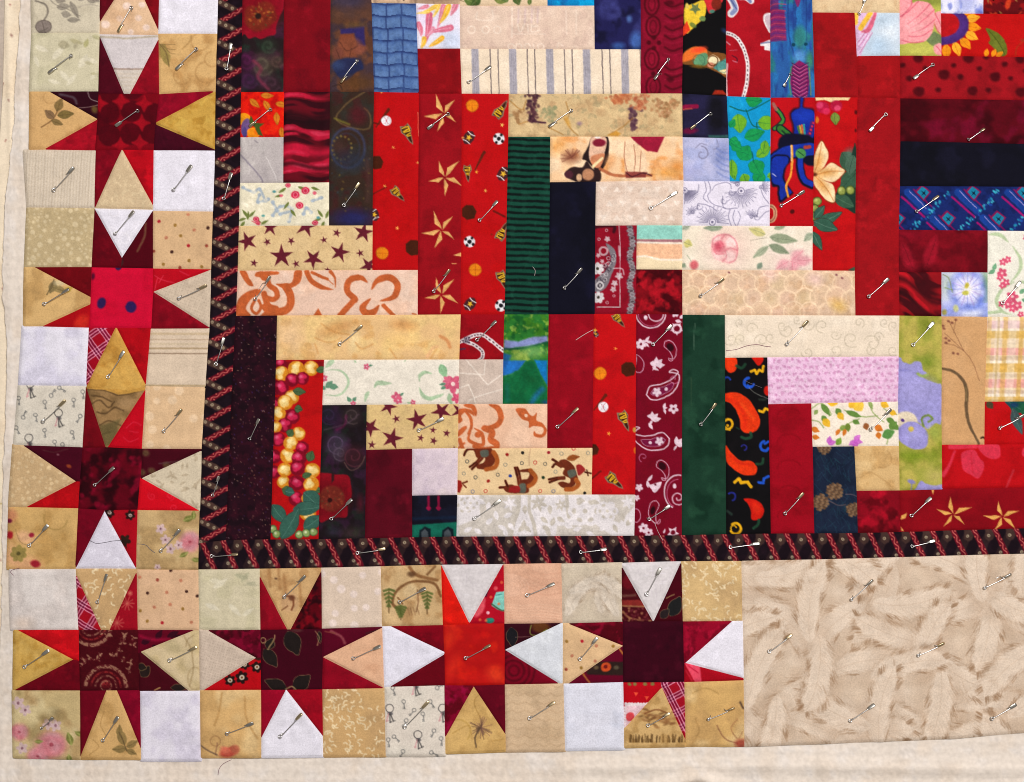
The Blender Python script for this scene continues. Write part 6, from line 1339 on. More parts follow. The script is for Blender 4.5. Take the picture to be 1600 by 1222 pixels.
def f(c):
    c.z(980, 480, 4.364)
    c.mott((16, 12, 14), 20, 0.6, 0.45, 0.7, 3)
    O, R, Y, B2, G = (222, 52, 12), (196, 24, 10), (222, 164, 20), (30, 80, 190), (30, 70, 46)
    def squig(pts, cl, w=18): c.line(pts, w, cl, 1, 0.8, False)
    c.fill([(650, 340), (730, 345), (738, 400), (720, 440), (680, 445), (655, 400)], O, 1, 0.9, True); c.line([(735, 400), (770, 415), (795, 390)], 20, G, 0.8, 1); c.fill([(840, 340), (915, 340), (905, 385), (880, 398), (855, 370)], R, 1, 0.9, True); squig([(835, 440), (860, 430), (870, 455), (890, 430), (910, 440), (918, 405)], Y)
    c.ring(820, 515, 32, 20, B2, 1, 0.8, None, 1.0, 4.6); c.ring(832, 520, 22, 14, B2, 1, 0.8, None, 0.2, 2.6); c.ring(672, 500, 22, 13, (26, 60, 160), 0.9, 0.8, None, 3.4, 6.0); c.ell(945, 570, 24, 34, R, 0, 1, 0.9); c.line([(820, 550), (870, 590), (950, 625)], 4, (130, 130, 120), 0.8); c.line([(890, 630), (930, 630)], 16, (40, 50, 40), 0.7, 1.2)
    c.fill([(645, 600), (700, 580), (760, 590), (820, 630), (860, 690), (890, 750), (892, 800), (860, 845), (800, 858), (765, 830), (760, 780), (740, 720), (700, 660), (650, 635)], O, 1, 0.9, True); c.line([(660, 615), (740, 660), (790, 740), (790, 820)], 22, R, 0.5, 3); c.line([(770, 885), (800, 895), (835, 880), (830, 855)], 20, G, 0.9, 1); c.line([(770, 660), (850, 760)], 14, (240, 90, 30), 0.6, 2.5)
    squig([(890, 705), (915, 715), (930, 690), (952, 700)], Y); c.ring(680, 795, 28, 16, Y, 1, 0.8, 32, -2.4, 2.4); c.ell(675, 805, 9, 9, Y); c.line([(655, 830), (690, 835)], 12, Y, 1); c.line([(735, 820), (755, 830)], 8, G, 0.7)
    c.ring(925, 945, 28, 18, B2, 1, 0.8, 32, 0.5, 4.6); c.line([(925, 930), (950, 915)], 16, B2, 1); c.ring(785, 955, 18, 9, (40, 40, 130), 0.9, 0.8, None, 3.6, 7.6)
    c.fill([(662, 940), (700, 990), (760, 1040), (830, 1045), (870, 1080), (870, 1120), (840, 1142), (770, 1135), (700, 1090), (665, 1040)], O, 1, 0.9, True); c.line([(690, 1010), (760, 1060), (840, 1070)], 14, R, 0.6, 2.2); c.line([(870, 1065), (905, 1065), (915, 1030)], 17, G, 0.9, 1)
    squig([(722, 1190), (750, 1165), (765, 1195), (805, 1190), (835, 1220)], Y); squig([(885, 1190), (915, 1195), (920, 1165), (952, 1150)], B2)
    c.z(980, 660, 4.364)
    squig([(722, 400), (755, 380), (770, 405), (810, 400), (832, 435)], Y, 18); c.ring(700, 500, 26, 12, (36, 44, 140), 0.9, 0.8, None, 4.0, 7.6); c.line([(672, 600), (700, 620)], 18, (40, 60, 50), 0.7, 1.2)
    c.fill([(785, 518), (840, 515), (900, 545), (922, 600), (900, 645), (860, 662), (835, 650), (830, 600), (810, 550)], R, 1, 0.9, True); c.ell(870, 580, 26, 40, (226, 46, 20), -0.4, 0.7, 3); c.line([(885, 660), (880, 690), (850, 715)], 18, G, 0.9, 1)
    c.ring(728, 718, 36, 18, Y, 1, 0.8, None, -2.2, 2.6); c.ring(715, 715, 18, 9, Y, 1, 0.8, None, 2.6, 6.0)
strip(b, "black chili pepper strip", [(1130.5, 559.3), (1196.6, 558.8), (1202, 832.2), (1132.6, 833)], (10, 8, 10), f, res=1.25)
def f(c):
    c.mott((236, 204, 222), 5, 0.7, 0.5, 0.75, 3)
    rr = random.Random(4)
    for j in range(7):
        for i in range(20):
            x, y = 1194 + i * 10.6 + (j % 2) * 5 + rr.uniform(-2.4, 2.4), 563 + j * 10.4 + rr.uniform(-2, 2)
            for k in range(3):
                t = rr.uniform(0, 6.28); c.ell(x + 1.8 * math.cos(t + 2 * k), y + 1.8 * math.sin(t + 2 * k), 2.0, 1.5, (198, 138, 174), t, 0.7, 0.8)
            c.ell(x + rr.uniform(3, 6), y + rr.uniform(-4, 4), 1.2, 1.2, (190, 150, 170), 0, 0.7, 0.7)
strip(b, "lilac ditsy leaf print strip", [(1196.6, 558.8), (1400, 557.3), (1399, 627.5), (1198, 631.5)], (228, 186, 212), f, res=1.3)
def f(c):
    c.mott((126, 2, 16), 22, 0.6, 0.45, 0.75, 3)
    for (y, k) in ((650, 1), (690, -1), (730, 1), (770, -1), (805, 1)): c.ring(1230, y, 18, 2.6, (120, 0, 14), 0.5, 1.2, 12, 3.0, 6.0)
strip(b, "plain red strip beside the chili peppers", [(1198, 631.5), (1265, 630.2), (1269.6, 832), (1202, 832.2)], (150, 4, 24), f)
def f(c):
    c.z(1240, 480, 4.364)
    c.mott((240, 226, 206), 24, 0.5, 0.4, 0.7, 3)
    Y, O, G, V, M = (230, 176, 40), (206, 110, 30), (100, 136, 60), (140, 160, 90), (196, 90, 190)
    for p in ([(110, 690), (180, 655), (240, 720), (230, 740)], [(330, 700), (440, 745), (560, 740)], [(500, 650), (520, 710), (560, 750), (600, 780)], [(600, 690), (640, 720), (690, 730)], [(110, 770), (160, 780), (190, 820)], [(290, 860), (350, 800), (430, 760)], [(640, 860), (620, 930)]): c.line(p, 7, V, 0.9, 0.8)
    for (x, y, L, W, t, cl) in ((175, 660, 100, 40, 0.9, G), (345, 710, 110, 40, 0.35, G), (180, 740, 60, 40, 0.9, G), (275, 690, 60, 44, 0.9, G), (300, 830, 60, 40, -0.3, (130, 150, 70)), (390, 770, 50, 36, 0.5, G), (590, 880, 90, 70, -0.4, (90, 140, 70)), (640, 830, 70, 60, -0.8, G), (620, 760, 60, 40, 0.4, G), (280, 940, 60, 44, -1.1, (120, 160, 60)), (350, 790, 60, 40, 1.4, (110, 130, 50)), (500, 640, 60, 30, 1.2, V), (150, 700, 40, 30, 2.2, V), (660, 800, 60, 40, 0.6, G)): leaf(c, x, y, L, W, t, cl, None)
    for (x, y, L, W, t, cl) in ((190, 760, 70, 54, 0.9, Y), (290, 720, 60, 46, 0.9, Y), (220, 650, 70, 50, 0.1, Y), (370, 640, 60, 70, 0.8, Y), (410, 650, 70, 80, 0.9, (236, 190, 60)), (580, 650, 60, 50, 0.5, Y), (110, 820, 60, 40, 0.5, O), (115, 880, 50, 36, 0.2, O), (540, 810, 60, 50, 0.5, O), (560, 850, 50, 40, 1.4, O), (340, 830, 50, 30, 1.9, O), (300, 830, 50, 30, 2.1, O), (470, 790, 50, 44, 1.2, (150, 84, 40)), (640, 710, 50, 40, 0.4, Y)): leaf(c, x, y, L, W, t, cl, None, 0.95)
    for (x, y, t) in ((400, 910, 0.2), (400, 910, 1.3), (400, 910, -0.8), (410, 910, 2.6), (220, 930, -0.3), (225, 930, -1.4)): leaf(c, x, y, 56, 40, t, M, None, 0.85)
strip(b, "white patch with yellow buds", [(1265, 630.2), (1399, 627.5), (1400.6, 696.5), (1267, 697.5)], (236, 222, 202), f, res=1.25)
def f(c):
    c.z(1240, 660, 4.364)
    c.mott((16, 26, 44), 16, 0.7, 0.45, 0.7, 3)
    rr = random.Random(2)
    for k in range(150):
        x, y = rr.uniform(120, 420), rr.uniform(165, 750); t = rr.choice((0.9, 2.3, 1.3)) + rr.uniform(-0.3, 0.3); L = rr.uniform(30, 80)
        c.line([(x, y), (x + L * math.cos(t), y + L * math.sin(t))], 4, rr.choice([(30, 64, 74), (24, 50, 66), (16, 22, 44), (34, 60, 80)]), 0.6, 0.7, False)
    def cone(x, y, r, t):
        for i in range(-3, 4):
            for j in range(-3, 4):
                u, v = i * r * 0.3 + (j % 2) * r * 0.15, j * r * 0.3
                if u * u + v * v < r * r: c.ell(x + u * math.cos(t) - v * math.sin(t), y + u * math.sin(t) + v * math.cos(t), r * 0.2, r * 0.17, (132, 100, 70) if (i + j) % 2 else (98, 70, 48), t, 0.95, 0.8)
    cone(265, 465, 58, 0.6); cone(170, 540, 56, 0.2); cone(390, 590, 48, 0.4); cone(195, 170, 46, 0.1)
    c.line([(220, 525), (290, 560), (340, 555)], 7, (100, 80, 80), 0.8, 0.8); c.line([(340, 485), (380, 485), (415, 500)], 6, (100, 84, 90), 0.8, 0.8)
strip(b, "navy patch with brown pine cones", [(1267, 697.5), (1331.8, 697), (1337.4, 831.5), (1269.6, 832)], (24, 34, 54), f, res=1.25)
def f(c):
    c.mott((190, 148, 92), 18, 0.7, 0.45, 0.7, 3); c.mott((226, 192, 138), 26, 0.6, 0.5, 0.75, 8)
    c.ring(1375, 716, 14, 2, (170, 130, 80), 0.5, 1.2, None, -1.0, 2.0); c.line([(1340, 745), (1360, 738), (1390, 760)], 2, (170, 130, 80), 0.5, 1.2)
strip(b, "small plain tan square", [(1331.8, 697), (1400.6, 696.5), (1402, 765.4), (1335.8, 766)], (212, 174, 118), f)
def f(c):
    c.mott((84, 0, 10), 16, 0.9, 0.45, 0.7, 3); c.mott((176, 8, 34), 16, 0.8, 0.52, 0.75, 8)
strip(b, "dark red mottled corner square by the two tan stars", [(1335.8, 766), (1402, 765.4), (1403.5, 830), (1337.4, 831.5)], (126, 4, 22), f, 'velvet', 1.6, "corner_square")

# ---- block with the pansies (bottom row, fourth)
b = blk((1520, 660), "log cabin block with lavender pansy strip and tan star strip")
def f(c):
    c.z(1240, 480, 4.364)
    c.mott((126, 134, 40), 20, 0.8, 0.48, 0.7, 3); c.mott((190, 170, 84), 24, 0.7, 0.5, 0.75, 8)
    c.ell(890, 370, 50, 40, (110, 126, 40), 0, 0.8, 7); c.ell(960, 430, 30, 50, (190, 180, 90), 0, 0.7, 6); c.ell(820, 1010, 110, 34, (106, 128, 26), 0, 0.8, 6); c.ell(880, 140, 40, 60, (120, 130, 40), 0, 0.6, 8)
    V = (152, 146, 200)
    c.fill([(695, 395), (740, 380), (780, 390), (810, 370), (850, 380), (865, 430), (890, 450), (860, 470), (900, 500), (960, 520), (992, 545), (992, 780), (950, 790), (900, 830), (860, 800), (780, 760), (695, 760)], V, 1, 1.2, True); c.ell(830, 560, 120, 90, (164, 156, 206), 0, 0.6, 10)
    c.line([(830, 455), (860, 470), (895, 465)], 20, (150, 170, 90), 0.9, 1); c.ell(705, 360, 14, 18, V); c.ell(730, 430, 34, 8, (130, 126, 190), 0, 0.7, 1.4)
    c.ell(750, 780, 80, 70, (214, 198, 170), 0, 1, 1.4); c.ell(728, 770, 14, 10, (80, 50, 120), 0.5)
    c.fill([(700, 830), (740, 790), (800, 780), (850, 800), (895, 850), (900, 900), (880, 955), (800, 965), (730, 930), (700, 890)], (150, 142, 200), 1, 1.2, True); c.ell(800, 870, 60, 50, (166, 160, 210), 0, 0.6, 6); c.ell(785, 830, 18, 18, (206, 180, 80), 0, 1, 1.2)
    c.line([(870, 810), (860, 760), (900, 735), (930, 760), (905, 780)], 15, (110, 130, 60), 0.95, 0.9); c.ell(940, 850, 40, 40, (150, 160, 70), 0, 0.8, 5)
    c.z(1240, 660, 4.364)
    c.fill([(820, 440), (850, 395), (890, 415), (940, 425), (1000, 420), (1000, 470), (820, 470)], (150, 142, 196), 1, 1, True); c.ell(785, 400, 26, 14, (130, 124, 180), 0.3, 0.95, 1); c.line([(785, 400), (785, 460)], 9, (120, 120, 160), 0.8, 1); c.ell(950, 360, 60, 50, (206, 184, 110), 0, 0.7, 8)
strip(b, "green strip with lavender pansies", [(1401.4, 494), (1467.2, 495.6), (1468, 763.8), (1402, 765.4)], (160, 158, 66), f, res=1.35)
def f(c):
    c.z(1240, 480, 4.364)
    c.mott((206, 160, 112), 30, 0.6, 0.4, 0.7, 3)
    c.line([(995, 420), (1070, 440), (1135, 500), (1160, 580), (1158, 690), (1180, 800), (1245, 930)], 20, (98, 76, 52), 0.95, 0.9, True, lambda u: 0.3 + 0.9 * np.sin(np.pi * (0.15 + 0.7 * u))); c.line([(1155, 540), (1160, 640)], 6, (150, 130, 80), 0.6)
    B = (140, 96, 66)
    for p in ([(1010, 180), (1140, 300), (1200, 380), (1245, 500)], [(1040, 100), (1090, 200), (1140, 300)], [(1010, 250), (1080, 265), (1140, 300)], [(1070, 180), (1085, 95)]): c.line(p, 5, B, 0.8, 0.7)
    for (x, y) in ((1000, 130), (1035, 100), (1060, 110), (1085, 90), (1005, 150), (1018, 215), (1020, 245), (1040, 230), (1070, 315), (1100, 320)): c.ell(x, y, 10, 8, (110, 60, 50), 0.4, 0.8, 1)
    c.line([(1258, 890), (1275, 885), (1290, 900)], 12, (50, 30, 20), 0.9)
strip(b, "tan strip with brown grass stalks", [(1467.2, 495.6), (1537.5, 496), (1534, 694.2), (1467.6, 694.4)], (202, 154, 104), f)
def f(c):
    c.z(1240, 480, 4.364)
    y = (c.y - 480) * 4.364; x = (c.x - 1240) * 4.364
    for (a, e, cl, al) in ((70, 95, (232, 214, 190), .7), (95, 150, (222, 186, 190), .8), (150, 175, (240, 226, 206), .8), (165, 215, (214, 172, 90), .8), (225, 255, (206, 180, 150), .5), (280, 330, (230, 160, 150), .9), (335, 365, (196, 166, 140), .7), (365, 385, (242, 228, 204), .8), (385, 445, (216, 170, 84), .9), (455, 480, (190, 160, 130), .6), (490, 550, (228, 158, 148), .9), (565, 590, (196, 166, 146), .7), (590, 610, (240, 226, 206), .8), (610, 645, (216, 174, 96), .9)):
        c.mix(al * sstep(a - 5, a + 5, y) * sstep(e + 5, e - 5, y), cl)
    for (a, e, cl, al) in ((1300, 1330, (222, 180, 100), .5), (1410, 1440, (206, 160, 70), .5), (1520, 1550, (206, 160, 70), .6), (1355, 1400, (240, 226, 210), .35), (1450, 1500, (240, 228, 210), .35), (1370, 1385, (170, 140, 70), .35)):
        xx = x + 0.05 * (y - 70)
        c.mix(al * sstep(a - 5, a + 5, xx) * sstep(e + 5, e - 5, xx), cl)
strip(b, "cream plaid patch with pink and gold lines", [(1537.5, 496), (1622, 496.5), (1622, 627), (1534, 627.6)], (232, 206, 166), f, 'linen', 1.4)
def f(c):
    c.z(1240, 480, 4.364)
    c.mott((180, 6, 8), 18, 0.6, 0.45, 0.75, 3)
    G, V = (34, 72, 60), (90, 120, 100)
    leaf(c, 1300, 645, 60, 50, 0.9, (70, 60, 40), None); leaf(c, 1420, 640, 180, 90, 0.15, (30, 66, 70), V); leaf(c, 1450, 650, 130, 90, 0.5, (24, 80, 60), V); leaf(c, 1560, 640, 130, 90, 1.4, (30, 90, 60), V); leaf(c, 1470, 690, 190, 70, 1.2, (60, 80, 80), V); leaf(c, 1560, 690, 90, 60, 0.4, G, V); c.ell(1480, 665, 30, 20, (20, 50, 90), 0, 0.8, 2)
    leaf(c, 1640, 700, 120, 90, 1.0, G, V)
strip(b, "red patch with dark green leaves under the plaid", [(1534, 627.6), (1622, 627), (1622, 694), (1534, 694.2)], (183, 9, 16), f, res=1.3)
def f(c):
    c.z(1240, 480, 4.364)
    c.mott((165, 5, 12), 18, 0.6, 0.45, 0.75, 3)
    K = (208, 48, 70)
    c.line([(1000, 1140), (1040, 1080), (1080, 980)], 26, K, 0.9, 1.2, True, lambda u: 1.2 - 0.7 * u); c.line([(1050, 950), (1220, 945)], 34, K, 0.9, 1.2)
    c.fill([(1130, 990), (1210, 970), (1250, 1030), (1278, 1060), (1270, 1120), (1235, 1165), (1190, 1140), (1140, 1110), (1125, 1050)], K, 0.95, 1, True); c.fill([(1235, 945), (1290, 930), (1370, 930), (1388, 960), (1385, 1020), (1330, 1032), (1270, 1000)], K, 0.95, 1, True); c.line([(1430, 1240), (1450, 1180), (1480, 1110)], 14, (190, 50, 60), 0.8, 1.2); leaf(c, 1540, 1010, 80, 80, -0.6, K); c.line([(1190, 985), (1200, 1130)], 5, (180, 20, 36), 0.7)
    leaf(c, 1640, 1040, 90, 80, 1.2, K)
strip(b, "red strip with pink leaf silhouettes", [(1467.6, 694.4), (1622, 694), (1622, 760.6), (1468, 761.5)], (183, 9, 18), f, res=1.4)
def f(c):
    c.z(1240, 660, 4.364)
    c.mott((116, 2, 14), 24, 0.6, 0.45, 0.75, 3)
    G = (222, 164, 84)
    pinwheel(c, [(1050, 500), (1195, 575), (1145, 690), (1003, 705), (955, 585)], (1068, 622), G)
    pinwheel(c, [(1375, 530), (1515, 600), (1490, 720), (1350, 735), (1275, 632)], (1403, 638), G)
    pinwheel(c, [(1740, 520), (1850, 600), (1800, 720), (1680, 730), (1610, 620)], (1725, 630), G)
    c.fill([(715, 660), (720, 630), (755, 612), (745, 645)], G); c.fill([(715, 705), (735, 735), (718, 735)], G); c.fill([(922, 455), (940, 455), (928, 490)], G)
strip(b, "dark red strip with two tan stars", [(1402, 765.4), (1622, 760.4), (1622, 823.5), (1403.5, 830)], (136, 4, 18), f, res=1.25)

# ------------------------------------------------------------------ narrow border: dark zigzag print with beads and vines
BR, VI, VL, BD = (72, 50, 42), (98, 6, 26), (212, 118, 100), (190, 174, 142)
def bead(c, x, y, r=2.4):
    c.ell(x, y, r, r, BD, 0, 0.85, 0.7); c.ell(x, y, r * 0.5, r * 0.5, (84, 64, 50), 0, 0.8, 0.6)
def vine(c, x0, y0, x1, y1):
    dx, dy = x1 - x0, y1 - y0; L = math.hypot(dx, dy); nx, ny = -dy / L, dx / L
    c.line([(x0, y0), (x1, y1)], 8.2, VI, 1, 0.9, False)
    c.line([(x0 + dx * t + nx * 1.5 * math.sin(t * 20), y0 + dy * t + ny * 1.5 * math.sin(t * 20)) for t in np.linspace(0.02, 0.98, 40)], 1.5, VL, 0.78, 0.6, False)
    for k in range(6):
        t = (k + 0.5) / 6.1; s = 1 if k % 2 else -1
        c.ell(x0 + dx * t + nx * 2.7 * s, y0 + dy * t + ny * 2.7 * s, 1.4, 1.0, (210, 110, 90), k, 0.85, 0.6)
def f(c):
    P = 31.0
    c.mott((30, 16, 26), 10, 0.6, 0.45, 0.7, 3)
    for k in range(-1, 29):
        v0 = 6.5 + k * P
        x0 = float(np.interp(v0, [0, 146, 232, 330, 420, 510, 590, 700, 770, 850], [343.7, 340.3, 339, 335.7, 333, 331, 324, 318, 317, 313]))
        c.line([(x0 - 2, v0 - 1), (x0 + 22, v0 + 10.5)], 9.5, BR, 0.95, 0.9, False)
        c.line([(x0 + 16, v0 + 7.5), (x0 + 31, v0 + 15)], 8, BR, 0.9, 0.9, False)
        for u in (3.5, 13, 22.5): bead(c, x0 + u, v0 + 0.47 * u)
        vine(c, x0 + 3, v0 + 31.5, x0 + 42, v0 + 10)
add_patch("narrow_border", "upright strip of dark narrow border between star blocks and log cabin blocks", quilt,
    [(344, -8), (382, -8), (379, 146), (377, 290), (374, 420), (370.5, 494), (362, 650), (357, 776), (355.5, 843), (314, 848), (313, 850), (317, 770), (318, 700), (324, 590), (331, 510), (335.7, 330), (339, 232), (340.3, 146)],
    (20, 8, 16), f, 'cotton', 1.2, (0, 1, 8, 9))
def f(c):
    P = 32.4
    c.mott((30, 14, 24), 10, 0.6, 0.45, 0.7, 3)
    for k in range(-1, 42):
        x = 318 + k * P; yt = float(np.interp(x, [313, 360, 700, 1000, 1340, 1600], [846, 842, 837, 836, 832.5, 825])); h = 41.0
        c.fill([(x + 18, yt - 2), (x + 38, yt - 2), (x + 30, yt + 14), (x + 24, yt + 17), (x + 18, yt + 12)], BR, 0.75, 1.0)
        c.fill([(x + 8, yt + h + 2), (x + 26, yt + h + 2), (x + 19, yt + 26), (x + 15, yt + 24)], BR, 0.75, 1.0)
        c.line([(x + 26, yt + 2), (x + 7, yt + h)], 13, BR, 0.4, 1.2, False)
        vine(c, x, yt - 2, x + 21, yt + h + 1)
        bead(c, x + 23.5, yt + 8); bead(c, x + 7.5 + 2, yt + h - 6); 
        c.ell(x + 16, yt + h + 0, 2.2, 1.4, BD, 0, 0.6, 0.7); c.ell(x + 32, yt + 0.5, 2.2, 1.4, BD, 0, 0.6, 0.7)
add_patch("narrow_border", "level strip of dark narrow border under the log cabin blocks", quilt,
    [(314, 847), (355.5, 842), (499.5, 841), (713.7, 837), (1000, 835.5), (1202, 832.5), (1337.4, 831.8), (1403.5, 830), (1622, 823.5), (1622, 863), (1300, 872), (1160, 874.6), (1000, 874.8), (690, 881), (600, 883), (313, 888)],
    (20, 8, 16), f, 'cotton', 1.2, (0, 8, 9, 15))

# ------------------------------------------------------------------ star blocks of the outer border
def sblk(key, label):
    s_ = empty("star_block", key[0], key[1], 0.0, quilt); s_["label"] = label
    return s_
def sq(b, label, pts, base, paint=None, mat='cotton', res=None): return add_patch("square_patch", label, b, pts, base, paint, mat, res)
def tri(b, label, pts, base, paint=None, K=None, mat='cotton', res=None): return add_patch("background_triangle", label, b, pts, base, paint, mat, res, K)
def fl(b, label, pts, base, paint=None, mat='cotton', res=None): return add_patch("star_point", label, b, pts, base, paint or solid(base, 0.12, 16), mat, res or 1.8)
def ctr(b, label, pts, base, paint=None, mat='cotton', res=None): return add_patch("star_centre", label, b, pts, base, paint, mat, res)
WH = (230, 225, 232); WSW = (240, 235, 244)
Z0 = (0, 0, 4.364); Z1 = (0, 230, 4.364); Z2 = (0, 490, 4.364); Z3 = (0, 680, 4.364); Z4 = (0, 870, 3.4725); Z5 = (300, 850, 3.285); Z6 = (580, 850, 3.285); Z7 = (860, 850, 3.285)

# star cut by the top of the picture
b = sblk((200, 10), "star block cut by the top of the picture")
def f(c):
    c.z(*Z0)
    c.mott((196, 184, 158), 20, 0.6, 0.45, 0.7, 3)
    G = (120, 110, 98)
    c.line([(265, 25), (330, 50), (350, 100), (320, 160)], 12, G, 0.9, 0.9); c.ell(320, 200, 55, 44, (130, 116, 108), 0, 0.9, 1); c.ring(320, 200, 54, 6, (96, 84, 76), 0.8, 0.7, 44); c.line([(310, 165), (330, 240)], 6, (96, 84, 76), 0.7); c.line([(350, 210), (290, 240)], 8, (100, 90, 80), 0.6)
    for (x, y, L, W, t) in ((400, 20, 70, 44, 0.1), (410, 70, 90, 50, -0.1), (440, 110, 70, 50, 0.2), (480, 155, 90, 40, 0.0), (500, 30, 130, 44, 1.1), (540, 5, 70, 40, 0.1), (610, 10, 90, 50, 0.2), (660, 30, 50, 30, -0.5)): leaf(c, x, y, L, W, t, (150, 140, 124), (124, 114, 100), 0.9)
    c.line([(350, 0), (400, 50), (480, 80), (570, 130)], 5, G, 0.7); c.line([(560, 70), (620, 50), (690, 60)], 8, (176, 164, 146), 0.7)
sq(b, "grey beige square with cherry and leaf print", [(54, -8), (160.5, -8), (159.5, 55.5), (55, 55.5)], (208, 196, 170), f)
def f(c):
    c.z(*Z0)
    for (x, y, r) in ((885, 60, 28), (835, 145, 22), (740, 185, 30), (960, 140, 24), (1015, 205, 24), (985, 50, 22), (910, 235, 20)): c.ell(x, y, r, r * 0.9, (242, 214, 196), 0, 0.9, 1.2)
    c.mott((206, 164, 124), 30, 0.5, 0.45, 0.7, 3)
tri(b, "peach white spotted triangle at the top of the star column", [(190, -8), (224, -8), (250, 49), (250, 58), (160, 57), (161, 38)], (224, 186, 148), f, (0, 1, 3, 4))
fl(b, "maroon point beside the peach spotted triangle", [(160.5, -8), (190, -8), (161, 38), (160, 30)], (92, 4, 20)); fl(b, "dark red point beside the white top square", [(224, -8), (252, -8), (251, 50), (249.5, 48)], (122, 4, 18))
sq(b, "white top square with pale curls", [(252, -8), (344, -8), (342, 56), (251, 56)], WH, swirls(11, WSW, 12, 4, 10, 1.6, 0.9))

# topmost full star
b = sblk((195, 145), "topmost full star block with dark circle centre")
def f(c):
    c.z(*Z0)
    c.mott((190, 182, 148), 24, 0.6, 0.45, 0.7, 3)
    for (x, y, L, W, t) in ((260, 330, 100, 40, 0.4), (380, 420, 120, 44, -0.8), (430, 500, 110, 40, 0.8), (560, 480, 110, 46, -1.0), (610, 420, 80, 40, 0.3), (480, 600, 100, 36, -0.9), (260, 400, 80, 30, 1.2), (350, 560, 90, 30, 0.3), (640, 560, 70, 30, -0.9)): leaf(c, x, y, L, W, t, (226, 216, 190), None, 0.7, 1.2)
    for (x, y, L, W, t, cl) in ((420, 320, 80, 60, 0.1, (160, 150, 120)), (500, 290, 90, 30, 0.3, (170, 160, 120)), (600, 340, 60, 34, -1.2, (176, 170, 110)), (530, 350, 50, 26, -1.2, (170, 160, 130)), (650, 260, 70, 30, 0.4, (180, 174, 130)), (640, 520, 50, 20, 0.0, (180, 170, 130)), (600, 440, 60, 24, 0.3, (186, 176, 140))): leaf(c, x, y, L, W, t, cl, None, 0.75, 1.2)
sq(b, "pale sage leaf print square beside the topmost full star", [(55, 55.5), (159.5, 55.5), (158, 146), (52, 146)], (208, 198, 166), f)
def f(c):
    c.z(*Z0)
    c.line([(690, 268), (830, 275), (880, 280), (1100, 262)], 12, (168, 152, 120), 0.7, 1.2); c.line([(790, 485), (870, 488), (1000, 485)], 10, (140, 110, 96), 0.9, 0.9)
    for y, a in ((520, .4), (545, .5), (575, .35), (600, .45), (630, .5)): c.line([(790, y), (1000, y)], 8, (176, 156, 130), a, 1.4)
    c.fill([(780, 490), (1010, 485), (960, 660), (800, 660)], (206, 190, 164), 0.5, 2)
tri(b, "off white striped triangle pointing at the circle centre", [(160, 57.5), (250, 58.5), (250.5, 66), (207, 149), (197.5, 149), (160.5, 62)], (212, 202, 200), f, (0, 1, 3, 4))
fl(b, "plum maroon point", [(160, 62), (161, 62), (197.5, 149.5), (158, 149)], (74, 2, 20)); fl(b, "crimson point under the off white triangle", [(250.5, 66), (251.4, 68), (251.8, 150), (207, 149.5)], (138, 6, 26))
def f(c):
    c.z(*Z0)
    c.mott((176, 130, 76), 22, 0.7, 0.45, 0.7, 3)
    B = (116, 92, 56)
    c.fill([(1100, 320), (1140, 315), (1160, 360), (1180, 400), (1170, 470), (1135, 440), (1110, 400)], (150, 130, 70), 0.9, 1.2); c.line([(1105, 315), (1150, 380), (1170, 470)], 7, B, 0.9)
    for t in (-0.4, 0.1, 0.5): c.line([(1120, 320), (1160 + 30 * t, 345 + 60 * t), (1210, 350 + 70 * t)], 4, B, 0.7, 0.7)
    for (x, y, r) in ((1260, 530, 60), (1420, 510, 70), (1380, 300, 60), (1460, 420, 50)): c.ring(x, y, r, 8, (160, 116, 66), 0.5, 1.3, None, 0.5, 4.6)
    c.line([(1260, 350), (1310, 300), (1320, 260)], 8, (150, 110, 60), 0.6, 1.2)
sq(b, "sepia tan square with brown leaf under the white top square", [(251.4, 56.5), (342, 56.5), (339, 146), (252, 150)], (214, 172, 112), f)
def f(c):
    c.z(*Z0)
    c.mott((176, 132, 80), 24, 0.6, 0.45, 0.7, 3)
    c.line([(305, 882), (380, 830), (415, 770), (430, 730)], 8, (120, 84, 50), 0.95, 0.8)
    for (x, y, L, W, t, cl) in ((410, 770, 90, 56, -1.2, (130, 104, 60)), (415, 800, 110, 56, -0.1, (120, 100, 54)), (390, 820, 80, 50, -2.4, (130, 100, 70)), (375, 835, 80, 40, 0.35, (126, 102, 60))): leaf(c, x, y, L, W, t, cl, (84, 66, 40), 0.95, 0.8, (96, 76, 50))
    c.ring(360, 680, 40, 7, (180, 136, 84), 0.6, 1, None, 1, 4)
tri(b, "tan triangle with brown leaf sprig", [(52, 146.5), (82.5, 146.7), (156.3, 189), (76, 235), (51.5, 235.3)], (212, 168, 110), f, (0, 2, 2, 4))
def f(c):
    c.z(*Z0)
    c.line([(430, 660), (520, 680), (545, 720)], 16, (90, 80, 84), 0.7, 1.4); c.line([(620, 640), (640, 690), (690, 710)], 5, (170, 160, 150), 0.8); c.line([(550, 750), (620, 745), (690, 730)], 5, (140, 120, 110), 0.8); c.ell(665, 760, 20, 24, (110, 90, 40), 0, 0.8, 2)
fl(b, "near black plum point with grey scribble", [(82.5, 146.7), (158, 146.3), (157.6, 186), (156.5, 189)], (46, 4, 18), f, res=1.4); fl(b, "bright crimson point", [(157.6, 190), (152.4, 237.5), (76, 235), (156.3, 189.3)], (156, 8, 28))
